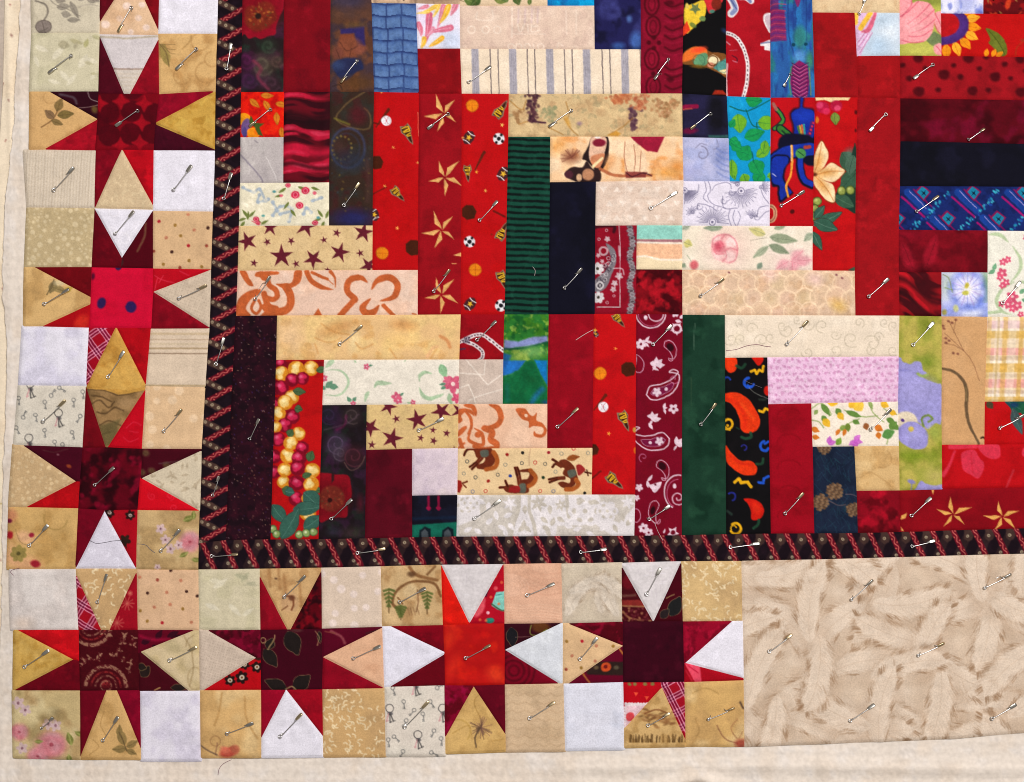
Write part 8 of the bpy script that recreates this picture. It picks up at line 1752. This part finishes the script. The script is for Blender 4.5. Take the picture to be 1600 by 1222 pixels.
# orange red star
b = sblk((740, 1028), "star block with bright orange red centre")
def f(c):
    c.z(*Z6)
    c.mott((170, 130, 84), 16, 0.8, 0.45, 0.7, 3); c.mott((212, 180, 132), 22, 0.6, 0.5, 0.75, 8)
    B = (112, 72, 40)
    c.line([(150, 330), (115, 300), (130, 240), (190, 195), (260, 185), (330, 200), (358, 260)], 14, B, 0.85, 1); c.line([(165, 300), (140, 270)], 9, B, 0.8); c.line([(200, 115), (230, 150), (270, 165), (340, 180)], 16, (124, 80, 44), 0.8, 1.2); c.line([(290, 150), (330, 110)], 12, B, 0.8, 1.2); c.ell(210, 150, 20, 14, (80, 50, 30), 0, 0.8, 2)
    c.ell(205, 240, 36, 40, (214, 186, 140), 0, 0.8, 3); c.line([(240, 230), (245, 290), (235, 340)], 7, (130, 90, 60), 0.8)
    for x in (190, 205, 220, 240): c.line([(x, 320), (x + 10, 355)], 5, (140, 100, 66), 0.7)
    G = (78, 92, 40)
    for (x, y, h) in ((95, 225, 120), (290, 240, 110), (155, 310, 70)):
        c.line([(x, y), (x, y + h)], 6, (96, 70, 40), 0.8, 0.8, False)
        for k in range(5): c.line([(x - 6 - (4 - k) * 5, y + 10 + k * h * 0.16), (x, y + k * h * 0.16), (x + 6 + (4 - k) * 5, y + 10 + k * h * 0.16)], 12, G, 0.85, 0.9, False)
sq(b, "brown square with antlers and green pine trees", [(596, 883.6), (689.6, 880.6), (692.6, 974.4), (598.5, 976)], (198, 164, 116), f, res=1.35)
def f(c):
    rr = random.Random(5)
    for k in range(60):
        x, y = rr.uniform(690, 788), rr.uniform(880, 970)
        if k % 2: c.line([(x, y), (x + rr.uniform(4, 10), y)], 1.2, (228, 222, 224), 0.7, 0.7, False)
        else: c.line([(x, y), (x, y + rr.uniform(4, 10))], 1.2, (206, 196, 198), 0.7, 0.7, False)
tri(b, "white woven print triangle over the orange red centre", [(690.4, 881), (785.5, 880.3), (734.5, 969), (732.5, 969)], (214, 206, 204), f, None, 'linen')
fl(b, "orange red point beside the antler square", [(689.8, 882.5), (732.5, 969), (731, 974), (692.6, 974)], (214, 22, 10))
def f(c):
    c.z(*Z6)
    c.fill([(640, 240), (685, 235), (690, 340), (650, 330), (620, 310)], (130, 196, 180), 1, 0.9); c.line([(620, 300), (660, 330), (690, 335)], 8, (60, 90, 60), 0.9); c.line([(640, 255), (670, 250)], 5, (50, 110, 110), 0.8)
    c.ell(555, 325, 24, 46, (226, 90, 100), 0.5, 0.9, 1.5); c.ell(610, 385, 22, 15, (40, 130, 110)); c.ell(600, 345, 9, 8, (232, 170, 180)); c.ell(575, 280, 14, 14, (222, 90, 100), 0, 0.8, 1.2); c.ell(640, 220, 10, 10, (226, 100, 100), 0, 0.8, 1.2)
    for (x, y) in ((640, 160), (655, 300), (560, 380), (670, 190), (615, 265), (590, 385)): c.ell(x, y, 7, 7, (226, 110, 60), 0, 0.8, 1)
    c.line([(605, 215), (590, 260)], 8, (40, 30, 60), 0.7, 1)
fl(b, "red point with turquoise and pink print", [(786, 881), (787, 883), (788.4, 972), (735.5, 971)], (176, 8, 32), f, res=1.3)
def f(c):
    c.z(*Z6); c.mott((208, 158, 128), 20, 0.5, 0.45, 0.7, 3)
    for k in range(7): c.ring(690, 205, 20 + k * 16, 6, (232, 188, 160), 0.6, 0.9, 8 + k * 8, -1.6, 1.6)
    for k in range(6): c.line([(690, 300 + k * 16), (780, 310 + k * 14), (860, 300 + k * 16), (975, 320 + k * 14)], 5, (232, 190, 160), 0.55, 0.9)
    for k in range(5): c.line([(800, 120 + k * 22), (880, 150 + k * 26), (975, 140 + k * 26)], 5, (206, 152, 124), 0.5, 0.9)
sq(b, "peach wood grain square", [(787.2, 880.3), (876, 879.6), (878.2, 971), (788.5, 972.4)], (220, 172, 142), f)
tri(b, "plain white triangle pointing at the orange red centre", [(599.3, 977), (612, 976.6), (695.8, 1016.5), (695.8, 1019), (610, 1070), (602, 1070.4)], (226, 222, 232), mott_paint(((226, 222, 230), 26, 0.6, 0.45, 0.75)), (0, 2, 3, 5))
fl(b, "dark crimson point over the white triangle", [(612.5, 976.4), (693, 974.4), (695, 1016.6), (694.5, 1016.4)], (124, 0, 20)); fl(b, "deep maroon point over the key print square", [(695.8, 1020), (695.8, 1068), (612, 1070)], (100, 0, 16))
def f(c):
    c.z(*Z6); c.mott((204, 30, 12), 18, 0.7, 0.52, 0.75, 3)
    for (x, y, rx, ry, cl) in ((400, 480, 30, 60, (214, 54, 22)), (640, 660, 50, 40, (222, 66, 30)), (520, 670, 80, 34, (206, 22, 12)), (420, 620, 24, 60, (222, 50, 24)), (560, 440, 60, 30, (182, 6, 12))): c.ell(x, y, rx, ry, cl, 0.4, 0.6, 7)
ctr(b, "bright orange red star centre", [(693, 974), (788, 972), (788.6, 1066.4), (695.8, 1068)], (176, 12, 12), f, 'satin')
tri(b, "bluish white triangle pointing at the orange red centre", [(790.6, 1012.8), (876.4, 972), (878.3, 972), (877.7, 1064.7), (873.8, 1064.7)], (212, 214, 218), mott_paint(((224, 226, 228), 26, 0.6, 0.45, 0.75)), (0, 2, 3, 0))
def f(c):
    c.z(*Z6); leaf(c, 720, 420, 100, 60, 1.5, (24, 22, 26), None, 1, 0.8, (150, 130, 80)); c.ell(870, 420, 50, 30, (96, 56, 20), 0.2, 0.85, 2.5); c.line([(820, 410), (815, 450), (850, 460), (900, 430)], 6, (130, 140, 60), 0.8, 0.8); c.line([(740, 470), (820, 465)], 4, (120, 90, 80), 0.7)
fl(b, "dark brown point with black leaf and gilt scroll", [(788, 972.4), (875.8, 971.4), (790.6, 1011.6), (788.6, 1013)], (50, 4, 18), f, res=1.3)
def f(c):
    for k in range(4): c.ring(803, 1045, 8 + k * 8, 3, (74, 0, 14), 0.8, 1.6)
fl(b, "wine point with dark ripples", [(789.6, 1014.5), (871.5, 1065), (788.6, 1066.6), (788.2, 1060)], (118, 0, 26), f, res=1.6)
sq(b, "cream key print square in the bottom row", [(602.8, 1070.8), (694.5, 1068.4), (695.8, 1176.8), (604, 1177.4)], (222, 210, 194), keyprint([(610, 1103, 1), (654, 1144, 1), (692, 1103, 1), (650, 1062, 1)], [(632, 1093, 1.4), (662, 1112, 1.4), (615, 1072, 1.2), (673, 1093, 0.9), (617, 1147, 0.7), (679, 1138, 1.9), (690, 1150, 1.4), (631, 1170, 2.0), (684, 1072, -0.6), (675, 1172, 0.4), (608, 1152, 1.4), (648, 1106, 2.2), (636, 1122, 2.0)]), res=1.25)
def f(c):
    c.z(*Z6); c.mott((186, 146, 86), 22, 0.6, 0.45, 0.7, 3)
    rr = random.Random(4)
    for k in range(34): t = rr.uniform(0, 6.28); r = rr.uniform(20, 64); c.line([(565, 930), (565 + r * math.cos(t), 930 + r * math.sin(t))], 4, rr.choice([(110, 76, 64), (140, 100, 80), (90, 66, 50)]), 0.7, 0.7, False)
    c.line([(540, 1030), (535, 980), (560, 930)], 7, (90, 70, 50), 0.9, 0.8); c.ring(450, 950, 60, 7, (176, 140, 70), 0.6, 1, None, 4.0, 7.0); c.line([(560, 880), (530, 800), (560, 760)], 6, (170, 130, 70), 0.7); c.line([(420, 960), (500, 920), (520, 990)], 6, (176, 136, 70), 0.6); c.line([(620, 1000), (680, 990)], 6, (170, 130, 70), 0.6)
tri(b, "golden tan triangle with spiky flower", [(740.7, 1071.4), (789.6, 1144), (790, 1170.6), (697.2, 1173.6), (697.2, 1148)], (212, 172, 106), f, (0, 1, 2, 3), res=1.35)
fl(b, "wine velvety point beside the key print square", [(695.2, 1068.6), (739.8, 1069.8), (697.2, 1147), (696.2, 1146)], (128, 0, 36), vel((92, 0, 18), (150, 4, 56), 12, 3)); fl(b, "deep maroon point beside the zigzag square", [(741.5, 1070.5), (788.5, 1067.6), (789.4, 1143.8), (789.2, 1143)], (94, 0, 22))
def f(c):
    c.mott((190, 160, 124), 26, 0.5, 0.45, 0.7, 3)
    v = c.y + 5 * np.abs(np.mod(c.x, 20) / 10 - 1)
    c.mix(0.3 * np.exp(-((np.mod(v, 13) - 6) / 1.3) ** 2), (170, 138, 104))
sq(b, "beige zigzag print square", [(789.2, 1067.4), (880, 1065.4), (882.2, 1170.2), (790.6, 1171)], (208, 178, 142), f)

# plain maroon star
b = sblk((1020, 1015), "star block with plain maroon centre")
def f(c):
    rr = random.Random(3)
    c.mott((196, 180, 156), 20, 0.5, 0.45, 0.7, 3)
    for (x, y, a) in ((885, 960, -1.0), (940, 955, -1.5), (890, 925, -0.3), (965, 960, -1.9), (930, 900, 0.6)): feather(c, x, y, 62, 16, a, rr, (216, 202, 184), (150, 128, 104), 0.3, 0.9)
sq(b, "small beige feather print square", [(877, 880.6), (970, 878.8), (971, 969), (878.4, 971)], (206, 190, 166), f)
def f(c):
    rr = random.Random(15)
    for k in range(60):
        x, y = rr.uniform(970, 1063), rr.uniform(876, 965)
        if k % 2: c.line([(x, y), (x + rr.uniform(4, 10), y)], 1.2, (230, 222, 226), 0.7, 0.7, False)
        else: c.line([(x, y), (x, y + rr.uniform(4, 10))], 1.2, (204, 194, 196), 0.7, 0.7, False)
tri(b, "white woven print triangle above the plain maroon star centre", [(971, 880.5), (1061.8, 876), (1020, 967), (1018, 967)], (216, 208, 206), f, None, 'linen')
def f(c):
    c.z(*Z7); c.fill([(362, 280), (450, 280), (500, 312), (362, 312)], (134, 40, 34), 0.9, 1.2); c.line([(362, 310), (500, 315)], 8, (170, 130, 80), 0.7, 0.9); c.ell(395, 190, 30, 36, (110, 8, 24), 0, 0.7, 2); c.line([(370, 340), (400, 370), (470, 385)], 10, (160, 116, 74), 0.7, 1)
    rr = random.Random(2)
    for k in range(36): c.ell(rr.uniform(362, 510), rr.uniform(320, 390), 7, 5, rr.choice([(170, 120, 80), (120, 50, 50), (96, 30, 40)]), rr.uniform(0, 3), 0.8, 1)
    c.line([(365, 260), (430, 255)], 12, (120, 90, 70), 0.6, 1.5)
fl(b, "brown paisley point", [(970.3, 886), (971.4, 888), (1018.4, 968.4), (971, 968.6)], (66, 4, 14), f, res=1.3)
def f(c):
    c.z(*Z7); leaf(c, 610, 360, 110, 70, -1.1, (26, 26, 26), None, 1, 0.8, (166, 140, 90)); leaf(c, 560, 370, 60, 44, -0.8, (34, 30, 30), None, 0.9, 0.8, (150, 120, 80)); c.line([(590, 270), (630, 250)], 5, (150, 130, 80), 0.8)
fl(b, "maroon point with gilt edged black leaf", [(1062, 880), (1063, 879), (1064.8, 968.2), (1020.5, 967.8)], (66, 0, 14), f, res=1.3)
sq(b, "tan comma print square beside the feather panel", [(1063, 876), (1155.5, 875.2), (1157.2, 967.3), (1065.2, 968)], (208, 174, 120), commas(9, 80))
DOT3 = [(885, 999.5, 1), (908.5, 999, 0), (931, 1006.5, 2), (957, 1007, 1), (893, 1022, 2), (884, 1043, 4), (907.5, 1040.5, 1), (929, 1030, 2), (940, 990, 2)]
tri(b, "peach dotted triangle of the plain maroon star", [(879.8, 971.6), (888, 972.6), (971.6, 1006.6), (888, 1064.4), (879.8, 1064.6)], (220, 182, 136), colored_dots(DOT3), (0, 2, 2, 4))
fl(b, "crimson satin point over the peach dotted triangle", [(888.6, 973), (972, 969.4), (972, 1005.4), (971.4, 1006)], (116, 0, 28), vel((76, 0, 14), (140, 4, 40), 14, 5))
def f(c):
    c.z(*Z7); c.fill([(180, 650), (240, 595), (375, 595), (375, 665), (190, 660)], (40, 28, 22), 0.95, 1.2); c.ell(282, 622, 26, 24, (190, 70, 30), 0, 1, 1); c.ell(280, 620, 10, 10, (110, 20, 20)); c.ell(232, 625, 12, 9, (110, 90, 60), 0, 0.8, 1.2); c.ell(335, 625, 14, 10, (90, 80, 60), 0, 0.8, 1.2); c.line([(160, 650), (200, 705)], 7, (190, 120, 50), 0.9); c.line([(350, 530), (372, 560)], 8, (190, 120, 50), 0.9)
fl(b, "plum point with dark band and orange flower", [(971.6, 1008), (972.4, 1062.4), (888.4, 1065), (930, 1036)], (94, 0, 30), f, res=1.3)
ctr(b, "plain maroon star centre", [(971.8, 969.2), (1065, 968.4), (1067.4, 1062), (972.6, 1063.4)], (54, 0, 18), solid((54, 0, 18), 0.2, 24))
tri(b, "white swirl triangle beside the feather panel", [(1070.8, 1032.5), (1141.6, 969), (1158.8, 968.5), (1160.6, 1056.5)], WH, swirls(16, WSW, 10, 4, 9, 1.4, 0.8), (0, 2, 3, 0))
fl(b, "rose red point over the white swirl triangle", [(1066, 968.8), (1141, 968.8), (1070.2, 1031.8), (1067, 1032)], (142, 2, 34), vel((116, 0, 26), (166, 10, 46), 14, 9))
def f(c):
    c.z(*Z7); c.fill([(685, 605), (760, 620), (770, 700), (735, 700)], (222, 74, 96), 0.95, 1); c.line([(690, 640), (720, 690)], 9, (190, 30, 50), 0.9, 0.9); c.line([(700, 615), (750, 650)], 6, (180, 20, 50), 0.8)
fl(b, "red point with pink patch", [(1068.6, 1034.5), (1160.8, 1058), (1160.8, 1060.2), (1067.4, 1062.8)], (162, 4, 24), f, res=1.4)
sq(b, "plain bluish white square in the bottom row", [(880, 1066), (972.4, 1064), (973.2, 1167.6), (882.6, 1168.6)], (220, 219, 228), mott_paint(((198, 200, 214), 26, 0.6, 0.45, 0.75), ((220, 218, 226), 22, 0.5, 0.5, 0.75)))
def f(c):
    c.z(*Z7); c.mott((176, 136, 80), 14, 0.7, 0.45, 0.7, 3)
    rr = random.Random(4)
    for k in range(50): c.ell(rr.gauss(560, 70), rr.gauss(880, 26), 14, 6, rr.choice([(130, 84, 50), (150, 104, 60), (116, 80, 44), (186, 140, 90)]), rr.uniform(-0.6, 0.6), 0.7, 1)
    for k in range(60): x = rr.uniform(400, 690); c.line([(x, 1005), (x + rr.uniform(-4, 4), 975 + rr.uniform(-10, 20))], 6, rr.choice([(96, 70, 36), (120, 86, 44), (76, 52, 26)]), 0.7, 0.9, False)
    c.line([(480, 860), (540, 840), (600, 860)], 8, (120, 70, 40), 0.8, 1)
tri(b, "tan landscape triangle under the plain maroon star centre", [(1030.5, 1073), (1033.5, 1073.5), (1069.2, 1153), (1069.4, 1163), (975, 1164.5), (975, 1135)], (206, 168, 110), f, (0, 1, 3, 4), res=1.35)
def f(c):
    c.z(*Z7); c.fill([(378, 815), (400, 805), (430, 808), (460, 815), (500, 810), (500, 830), (400, 920), (378, 930)], (226, 190, 196), 1, 0.9); c.ell(405, 875, 22, 24, (206, 60, 66), 0.4, 0.95, 1)
    for k in range(8): c.ell(385 + k * 15, 812, 9, 9, (232, 214, 214)); c.ell(378, 830 + k * 14, 7, 7, (232, 214, 214))
    for (x, y) in ((435, 760), (490, 780)): c.fill([(x - 12, y - 8), (x + 12, y - 8), (x, y + 12)], (226, 80, 50), 0.95, 0.8)
    for x in (402, 430, 482, 520): c.ell(x, 710, 10, 8, (120, 120, 60), 0, 0.9, 1)
fl(b, "red point with lace edged heart print", [(973.2, 1064.2), (1030.4, 1065), (1032, 1073), (975, 1134)], (182, 4, 22), f, res=1.25)
add_patch("star_point", "red plaid point of the plain maroon star", b, [(1031.6, 1065), (1067.4, 1063.2), (1069.6, 1153), (1034, 1074)], (160, 10, 30), plaid(1.1, 24.0, 1050, 1080), res=1.2)
EX = [([(1080, 1080), (1100, 1072), (1120, 1080)], 2, (160, 124, 70), 0.6), ([(1085, 1120), (1090, 1140), (1080, 1158)], 2.4, (170, 130, 76), 0.6), ([(1118, 1130), (1130, 1150), (1150, 1158)], 1.6, (130, 84, 60), 0.8), ([(1150, 1120), (1140, 1135), (1150, 1150), (1158, 1140)], 1.6, (150, 100, 66), 0.7), ([(1154, 1094), (1158, 1102), (1160, 1104)], 3, (70, 50, 40), 0.8)]
sq(b, "tan scroll square beside the feather print panel", [(1068, 1063.2), (1160, 1060.8), (1161, 1162), (1070, 1162.4)], (210, 168, 104), stalks(9, EX, lambda c: c.ell(1155, 1158, 9, 7, (150, 50, 40), 0, 0.8, 3)), res=1.4)

# feather print panel
def f(c):
    c.mott((206, 182, 156), 60, 0.6, 0.4, 0.7, 3); c.mott((222, 202, 180), 44, 0.6, 0.5, 0.75, 8)
    rr = random.Random(11)
    F = []
    for r_ in range(6):
        for q_ in range(7):
            F.append((1160 + q_ * 76 + (r_ % 2) * 38 + rr.uniform(-10, 10), 880 + r_ * 54 + rr.uniform(-8, 8), rr.uniform(118, 145), [0.15, -1.25, 2.7, -0.3, 1.9, 3.5, 0.6][(q_ * 3 + r_ * 5) % 7] + rr.uniform(-0.35, 0.35)))
    rr.shuffle(F)
    for (x, y, L, t) in F: feather(c, x - 0.5 * L * math.cos(t), y - 0.5 * L * math.sin(t), L, rr.uniform(27, 32), t, rr, (226, 206, 184), (146, 112, 82), rr.choice((-0.4, 0.35, 0.25)), 0.9)
add_patch("border_panel", "beige feather print panel beside the plain maroon star", quilt, [(1157, 874.6), (1300, 872), (1622, 863), (1622, 1138), (1480, 1150), (1300, 1157), (1161, 1162)], (216, 193, 168), f, 'cotton', 1.25, (0, 2, 3, 6), tone=0.06, wob=0.3)

# ------------------------------------------------------------------ layers under the quilt top, and the floor
def sheet(name, label, cat, outline, z, res, base, paint, mat, thick, rel, K, nuv):
    o = add_patch(name, label, None, outline, base, paint, mat, res, K, zoff=z - Z_TOP, rim=1.5, seam=False, drop=thick, relief_fn=rel, nuv=nuv)
    if cat: o["category"] = cat
    return o
def wad_rel(x, y):
    h = 0.0016 * (fbm(x / 170.0, y / 150.0, 5, 2) - 0.5) + 0.0012 * (fbm(x / 26.0, y / 40.0, 41, 3) - 0.5) + 0.0006 * (fbm(x / 7.0, y / 7.0, 43, 2) - 0.5)
    h = h - 0.0010 * np.exp(-((x - np.interp(y, [-30, 98, 218, 299, 390, 726, 990, 1250], [36, 30, 22, 13, 7, 7, 4, -14])) / 9.0) ** 2)
    e = 1205 - 3 * np.sin(x / 150.0)
    h += 0.0016 * np.exp(-((y - e + 8) / 8.0) ** 2) * sstep(800, 1000, x) - 0.0010 * sstep(e - 3, e + 7, y) * sstep(800, 1000, x)
    h += 0.006 * np.exp(-((y - 1208 - 0.42 * np.abs(x - 1085)) / 9.0) ** 2) * sstep(1200, 1212, y) * np.exp(-((x - 1085) / 60.0) ** 2)
    return h
def wp(c): c.mott((228, 210, 190), 40, 0.6, 0.45, 0.72, 3); c.mott((236, 226, 216), 18, 0.6, 0.5, 0.75, 8); c.mott((208, 194, 178), 5, 0.3, 0.5, 0.8, 18)
WO = [(36, -30), (1640, -30), (1640, 1250), (-14, 1250)]
_l = side([(-14, 1250), (-4, 1090), (4, 990), (6, 886), (7, 726), (10, 673), (13, 605), (12, 513), (6, 460), (7, 390), (10, 322), (13, 299), (22, 218), (30, 98), (36, -30)], 420)[1:-1]
_r = random.Random(5)
WO += [(x + 0.9 * math.sin(y / 11.0 + 3 * math.sin(y / 37.0)) + _r.uniform(-0.9, 0.9), y) for x, y in _l]
sheet("wadding_layer", "cream cotton wadding showing beyond the edge of the patchwork", "wadding",
      WO,
      0.0052, 3.5, (236, 222, 206), wp, 'wadding', 0.0040, wad_rel, (0, 1, 2, 3), (400, 240, 1.15))
def lp(c):
    c.mott((226, 204, 174), 36, 0.6, 0.45, 0.7, 3)
    rr = random.Random(8)
    for k in range(90): x, y = rr.uniform(-20, 40), rr.uniform(-20, 1230); c.ell(x, y, rr.uniform(1.5, 2.6), rr.uniform(1.4, 2.2), rr.choice([(170, 116, 104), (150, 106, 96), (176, 150, 80)]), rr.uniform(0, 3), 0.75, 0.9)
def lin_rel(x, y):
    h = 0.0007 * (fbm(x / 120.0, y / 150.0, 55, 2) - 0.5)
    h += 0.0012 * np.exp(-((x - 12 - 0.03 * y) / 6.0) ** 2)
    return h
sheet("backing_fabric", "beige backing cloth with tiny dots showing past the wadding", "backing",
      [(10, -40), (1650, -40), (1650, 1300), (-60, 1300), (-30, 700), (-6, 320), (6, 140)], 0.0012, 3.0, (238, 220, 192), lp, 'lining', 0.0011, lin_rel, (0, 1, 2, 3), (150, 560, 3.0))
def fp(c): c.mott((176, 158, 140), 60, 0.6, 0.4, 0.7, 3)
fo = add_patch("floor", None, None, [(-700, -700), (2300, -700), (2300, 1900), (-700, 1900)], (196, 180, 164), fp, 'linen', 22, None, zoff=-Z_TOP, rim=2, seam=False, drop=0.001, relief_fn=lambda x, y: 0 * x)
fo["kind"] = "structure"

# ------------------------------------------------------------------ safety pins
def tube(bm_v, bm_f, pts, r, n=8):
    p = np.array(pts, float); base = len(bm_v)
    for i in range(len(p)):
        t = p[min(i + 1, len(p) - 1)] - p[max(i - 1, 0)]; t /= np.linalg.norm(t) + 1e-12
        a = np.cross(t, (0.1, 0.2, 1.0)); a /= np.linalg.norm(a) + 1e-12; bb = np.cross(t, a)
        for k in range(n):
            q = p[i] + r * (a * math.cos(2 * math.pi * k / n) + bb * math.sin(2 * math.pi * k / n)); bm_v.append(tuple(q))
    for i in range(len(p) - 1):
        for k in range(n): bm_f.append((base + i * n + k, base + i * n + (k + 1) % n, base + (i + 1) * n + (k + 1) % n, base + (i + 1) * n + k))
    bm_f.append(tuple(base + k for k in range(n))[::-1]); bm_f.append(tuple(base + (len(p) - 1) * n + k for k in range(n)))
def mesh(name, v, f, m):
    me = bpy.data.meshes.new(name); me.from_pydata(v, [], f); me.update()
    me.polygons.foreach_set("use_smooth", np.ones(len(me.polygons), bool)); me.materials.append(m)
    return me
# the pin lies along +x from the clasp (x = 0) to the coil (x = 25 mm)
MM = 0.001
def wire_mesh(gap, dip):
    v, f = [], []
    top = [(2.5, 0.55 * gap, 1.0), (8, 0.6 * gap, 1.35), (15, 0.6 * gap, 1.3), (21, 0.55 * gap, 1.05), (23.2, 0.5 * gap, 0.9)]
    coil = [(24.6 + 1.25 * math.sin(t), 0.1 * gap + 1.35 * math.cos(t), 0.85 + 0.10 * t) for t in np.linspace(0.1, 2 * math.pi + 2.9, 22)]
    low = [(23.0, -0.55 * gap, 0.9), (21.8, -0.6 * gap, 0.1), (20, -0.6 * gap, -dip), (9, -0.6 * gap, -dip), (7.4, -0.6 * gap, 0.0), (6, -0.5 * gap, 0.8), (2.5, -0.4 * gap, 1.0)]
    tube(v, f, [(x * MM, y * MM, z * MM) for x, y, z in [tuple(q) for q in crom(top, False, 5)] + coil + [tuple(q) for q in crom(low, False, 5)]], 0.42 * MM)
    return mesh("pin_wire", v, f, M_STEEL)
def cap_mesh(w, mt):
    v, f = [], []
    st = [(-1.3, 0.75, 0.5), (-1.0, 1.15, 0.85), (0.2, 1.3, 1.0), (2.5, 1.3, 1.0), (4.6, 1.15, 0.95), (5.6, 1.0, 0.8), (5.9, 0.7, 0.5)]
    n = 16
    for (x, ry, rz) in st:
        for k in range(n):
            t = 2 * math.pi * k / n; cs, sn = math.cos(t), math.sin(t)
            v.append((x * MM, w * ry * math.copysign(abs(cs) ** 0.45, cs) * MM, (1.05 + 0.85 * rz * math.copysign(abs(sn) ** 0.4, sn)) * MM))
    for i in range(len(st) - 1):
        for k in range(n): f.append((i * n + k, i * n + (k + 1) % n, (i + 1) * n + (k + 1) % n, (i + 1) * n + k))
    f.append(tuple(range(n))[::-1]); f.append(tuple((len(st) - 1) * n + k for k in range(n)))
    return mesh("pin_clasp", v, f, mt)
WIRES = [wire_mesh(0.9, 2.0), wire_mesh(1.1, 2.2), wire_mesh(0.7, 1.9)]
CAPS = [cap_mesh(1.1, M_CAP), cap_mesh(1.0, M_CAP_WARM_REFLECT), cap_mesh(1.2, M_CAP)]
rr = random.Random(77)
proto = None
pa = np.array([p[:4] for p in PIN_DATA], float)
hz = relief((pa[:, 0] + pa[:, 2]) / 2, (pa[:, 1] + pa[:, 3]) / 2)
ha = relief(pa[:, 0].copy(), pa[:, 1].copy()); hb = relief(pa[:, 2].copy(), pa[:, 3].copy())
for i, (ax, ay, bx, by, where) in enumerate(PIN_DATA):
    k = rr.randrange(3)
    if proto is None:
        o = bpy.data.objects.new("safety_pin", None); col.objects.link(o); o.empty_display_size = 0.01
        w = bpy.data.objects.new("pin_wire", WIRES[k]); col.objects.link(w); w.parent = o
        cp = bpy.data.objects.new("pin_clasp", CAPS[k]); col.objects.link(cp); cp.parent = o
        proto = (o, w, cp)
    else:
        o = proto[0].copy(); col.objects.link(o)
        w = proto[1].copy(); w.data = WIRES[k]; w.parent = o; col.objects.link(w)
        cp = proto[2].copy(); cp.data = CAPS[k]; cp.parent = o; col.objects.link(cp)
    wx, wy = world_xy(ax, ay); vx, vy = world_xy(bx, by)
    L = math.hypot(vx - wx, vy - wy)
    sc = L / (25.0 * MM)
    o.location = (wx, wy, Z_TOP + max(ha[i], hz[i] + 0.0002) + 0.0001)
    pitch = -math.atan2(hb[i] - ha[i], L) * 0.7
    o.rotation_euler = (rr.uniform(-0.7, 0.7), pitch, math.atan2(vy - wy, vx - wx))
    o.scale = (sc, 1.0 + 0.15 * (sc - 0.8), 1.0)
    o["label"] = "safety pin through the " + where
    o["category"] = "safety pin"
    o["group"] = "safety pins basting the quilt layers"

# ------------------------------------------------------------------ loose threads lying on the patchwork
def thread_mat(name, c):
    m = bpy.data.materials.new(name); m.use_nodes = True; b_ = m.node_tree.nodes["Principled BSDF"]
    nz = m.node_tree.nodes.new("ShaderNodeTexNoise"); nz.inputs["Scale"].default_value = 1500; rp = m.node_tree.nodes.new("ShaderNodeValToRGB")
    rp.color_ramp.elements[0].color = (*lin([v * 0.8 for v in c]), 1); rp.color_ramp.elements[1].color = (*lin([min(255, v * 1.15) for v in c]), 1)
    m.node_tree.links.new(nz.outputs["Fac"], rp.inputs[0]); m.node_tree.links.new(rp.outputs[0], b_.inputs["Base Color"]); b_.inputs["Roughness"].default_value = 0.9
    return m
TG, TP, TW = thread_mat("grey_thread_fibre", (110, 104, 110)), thread_mat("plum_thread_fibre", (120, 60, 84)), thread_mat("pale_thread_fibre", (214, 196, 190))
def thread(pts, m, label, r=0.22):
    p = crom(pts, False, 6); h = relief(p[:, 0].copy(), p[:, 1].copy())
    wx, wy = world_xy(p[:, 0], p[:, 1]); v, f = [], []
    inside = (p[:, 0] > 20) & (p[:, 1] < 1184)
    z = np.where(inside, Z_TOP + h, 0.0060) + r * MM * 1.3
    x0, y0, z0 = wx.mean(), wy.mean(), float(z.min())
    tube(v, f, list(zip(wx - x0, wy - y0, z - z0)), r * MM, 6)
    o = bpy.data.objects.new("loose_thread", mesh("loose_thread", v, f, m)); col.objects.link(o)
    o.location = (x0, y0, z0); o["label"] = label; o["category"] = "thread"
thread([(145, 843), (155, 847.5), (168, 846), (182, 843.5), (194, 843)], TG, "grey thread curving across the white triangle above the corner star")
thread([(219, 848), (232, 850), (238, 856), (246, 862)], TG, "short grey thread on the tan rose square at the border corner")
thread([(1132, 548.5), (1148, 546.5), (1164, 541), (1180, 539), (1193, 541.5), (1202, 542.5)], TP, "plum thread wandering over the cream strip with grey curls")
thread([(899, 532), (908, 526), (918, 520), (926, 516)], TW, "pale pink thread on the plain crimson strip by the green batik")
thread([(343, 1208), (345, 1198), (352, 1190), (364, 1184)], TP, "thin plum thread trailing off the bottom edge onto the wadding", 0.16)
thread([(27, 897), (22, 892), (26, 888), (36, 886)], TP, "tiny plum thread curled at the edge of the off white square", 0.16)
thread([(1009, 808), (1020, 814), (1026, 828), (1034, 843)], TW, "pale thread running from the bandana strip onto the narrow border", 0.16)
thread([(1188, 606), (1178, 602), (1168, 598), (1160, 594)], TG, "pale thread crossing the black chili pepper strip", 0.14)
thread([(832, 418), (836, 424), (835, 432)], TW, "short pale lint thread on the green striped strip", 0.16)
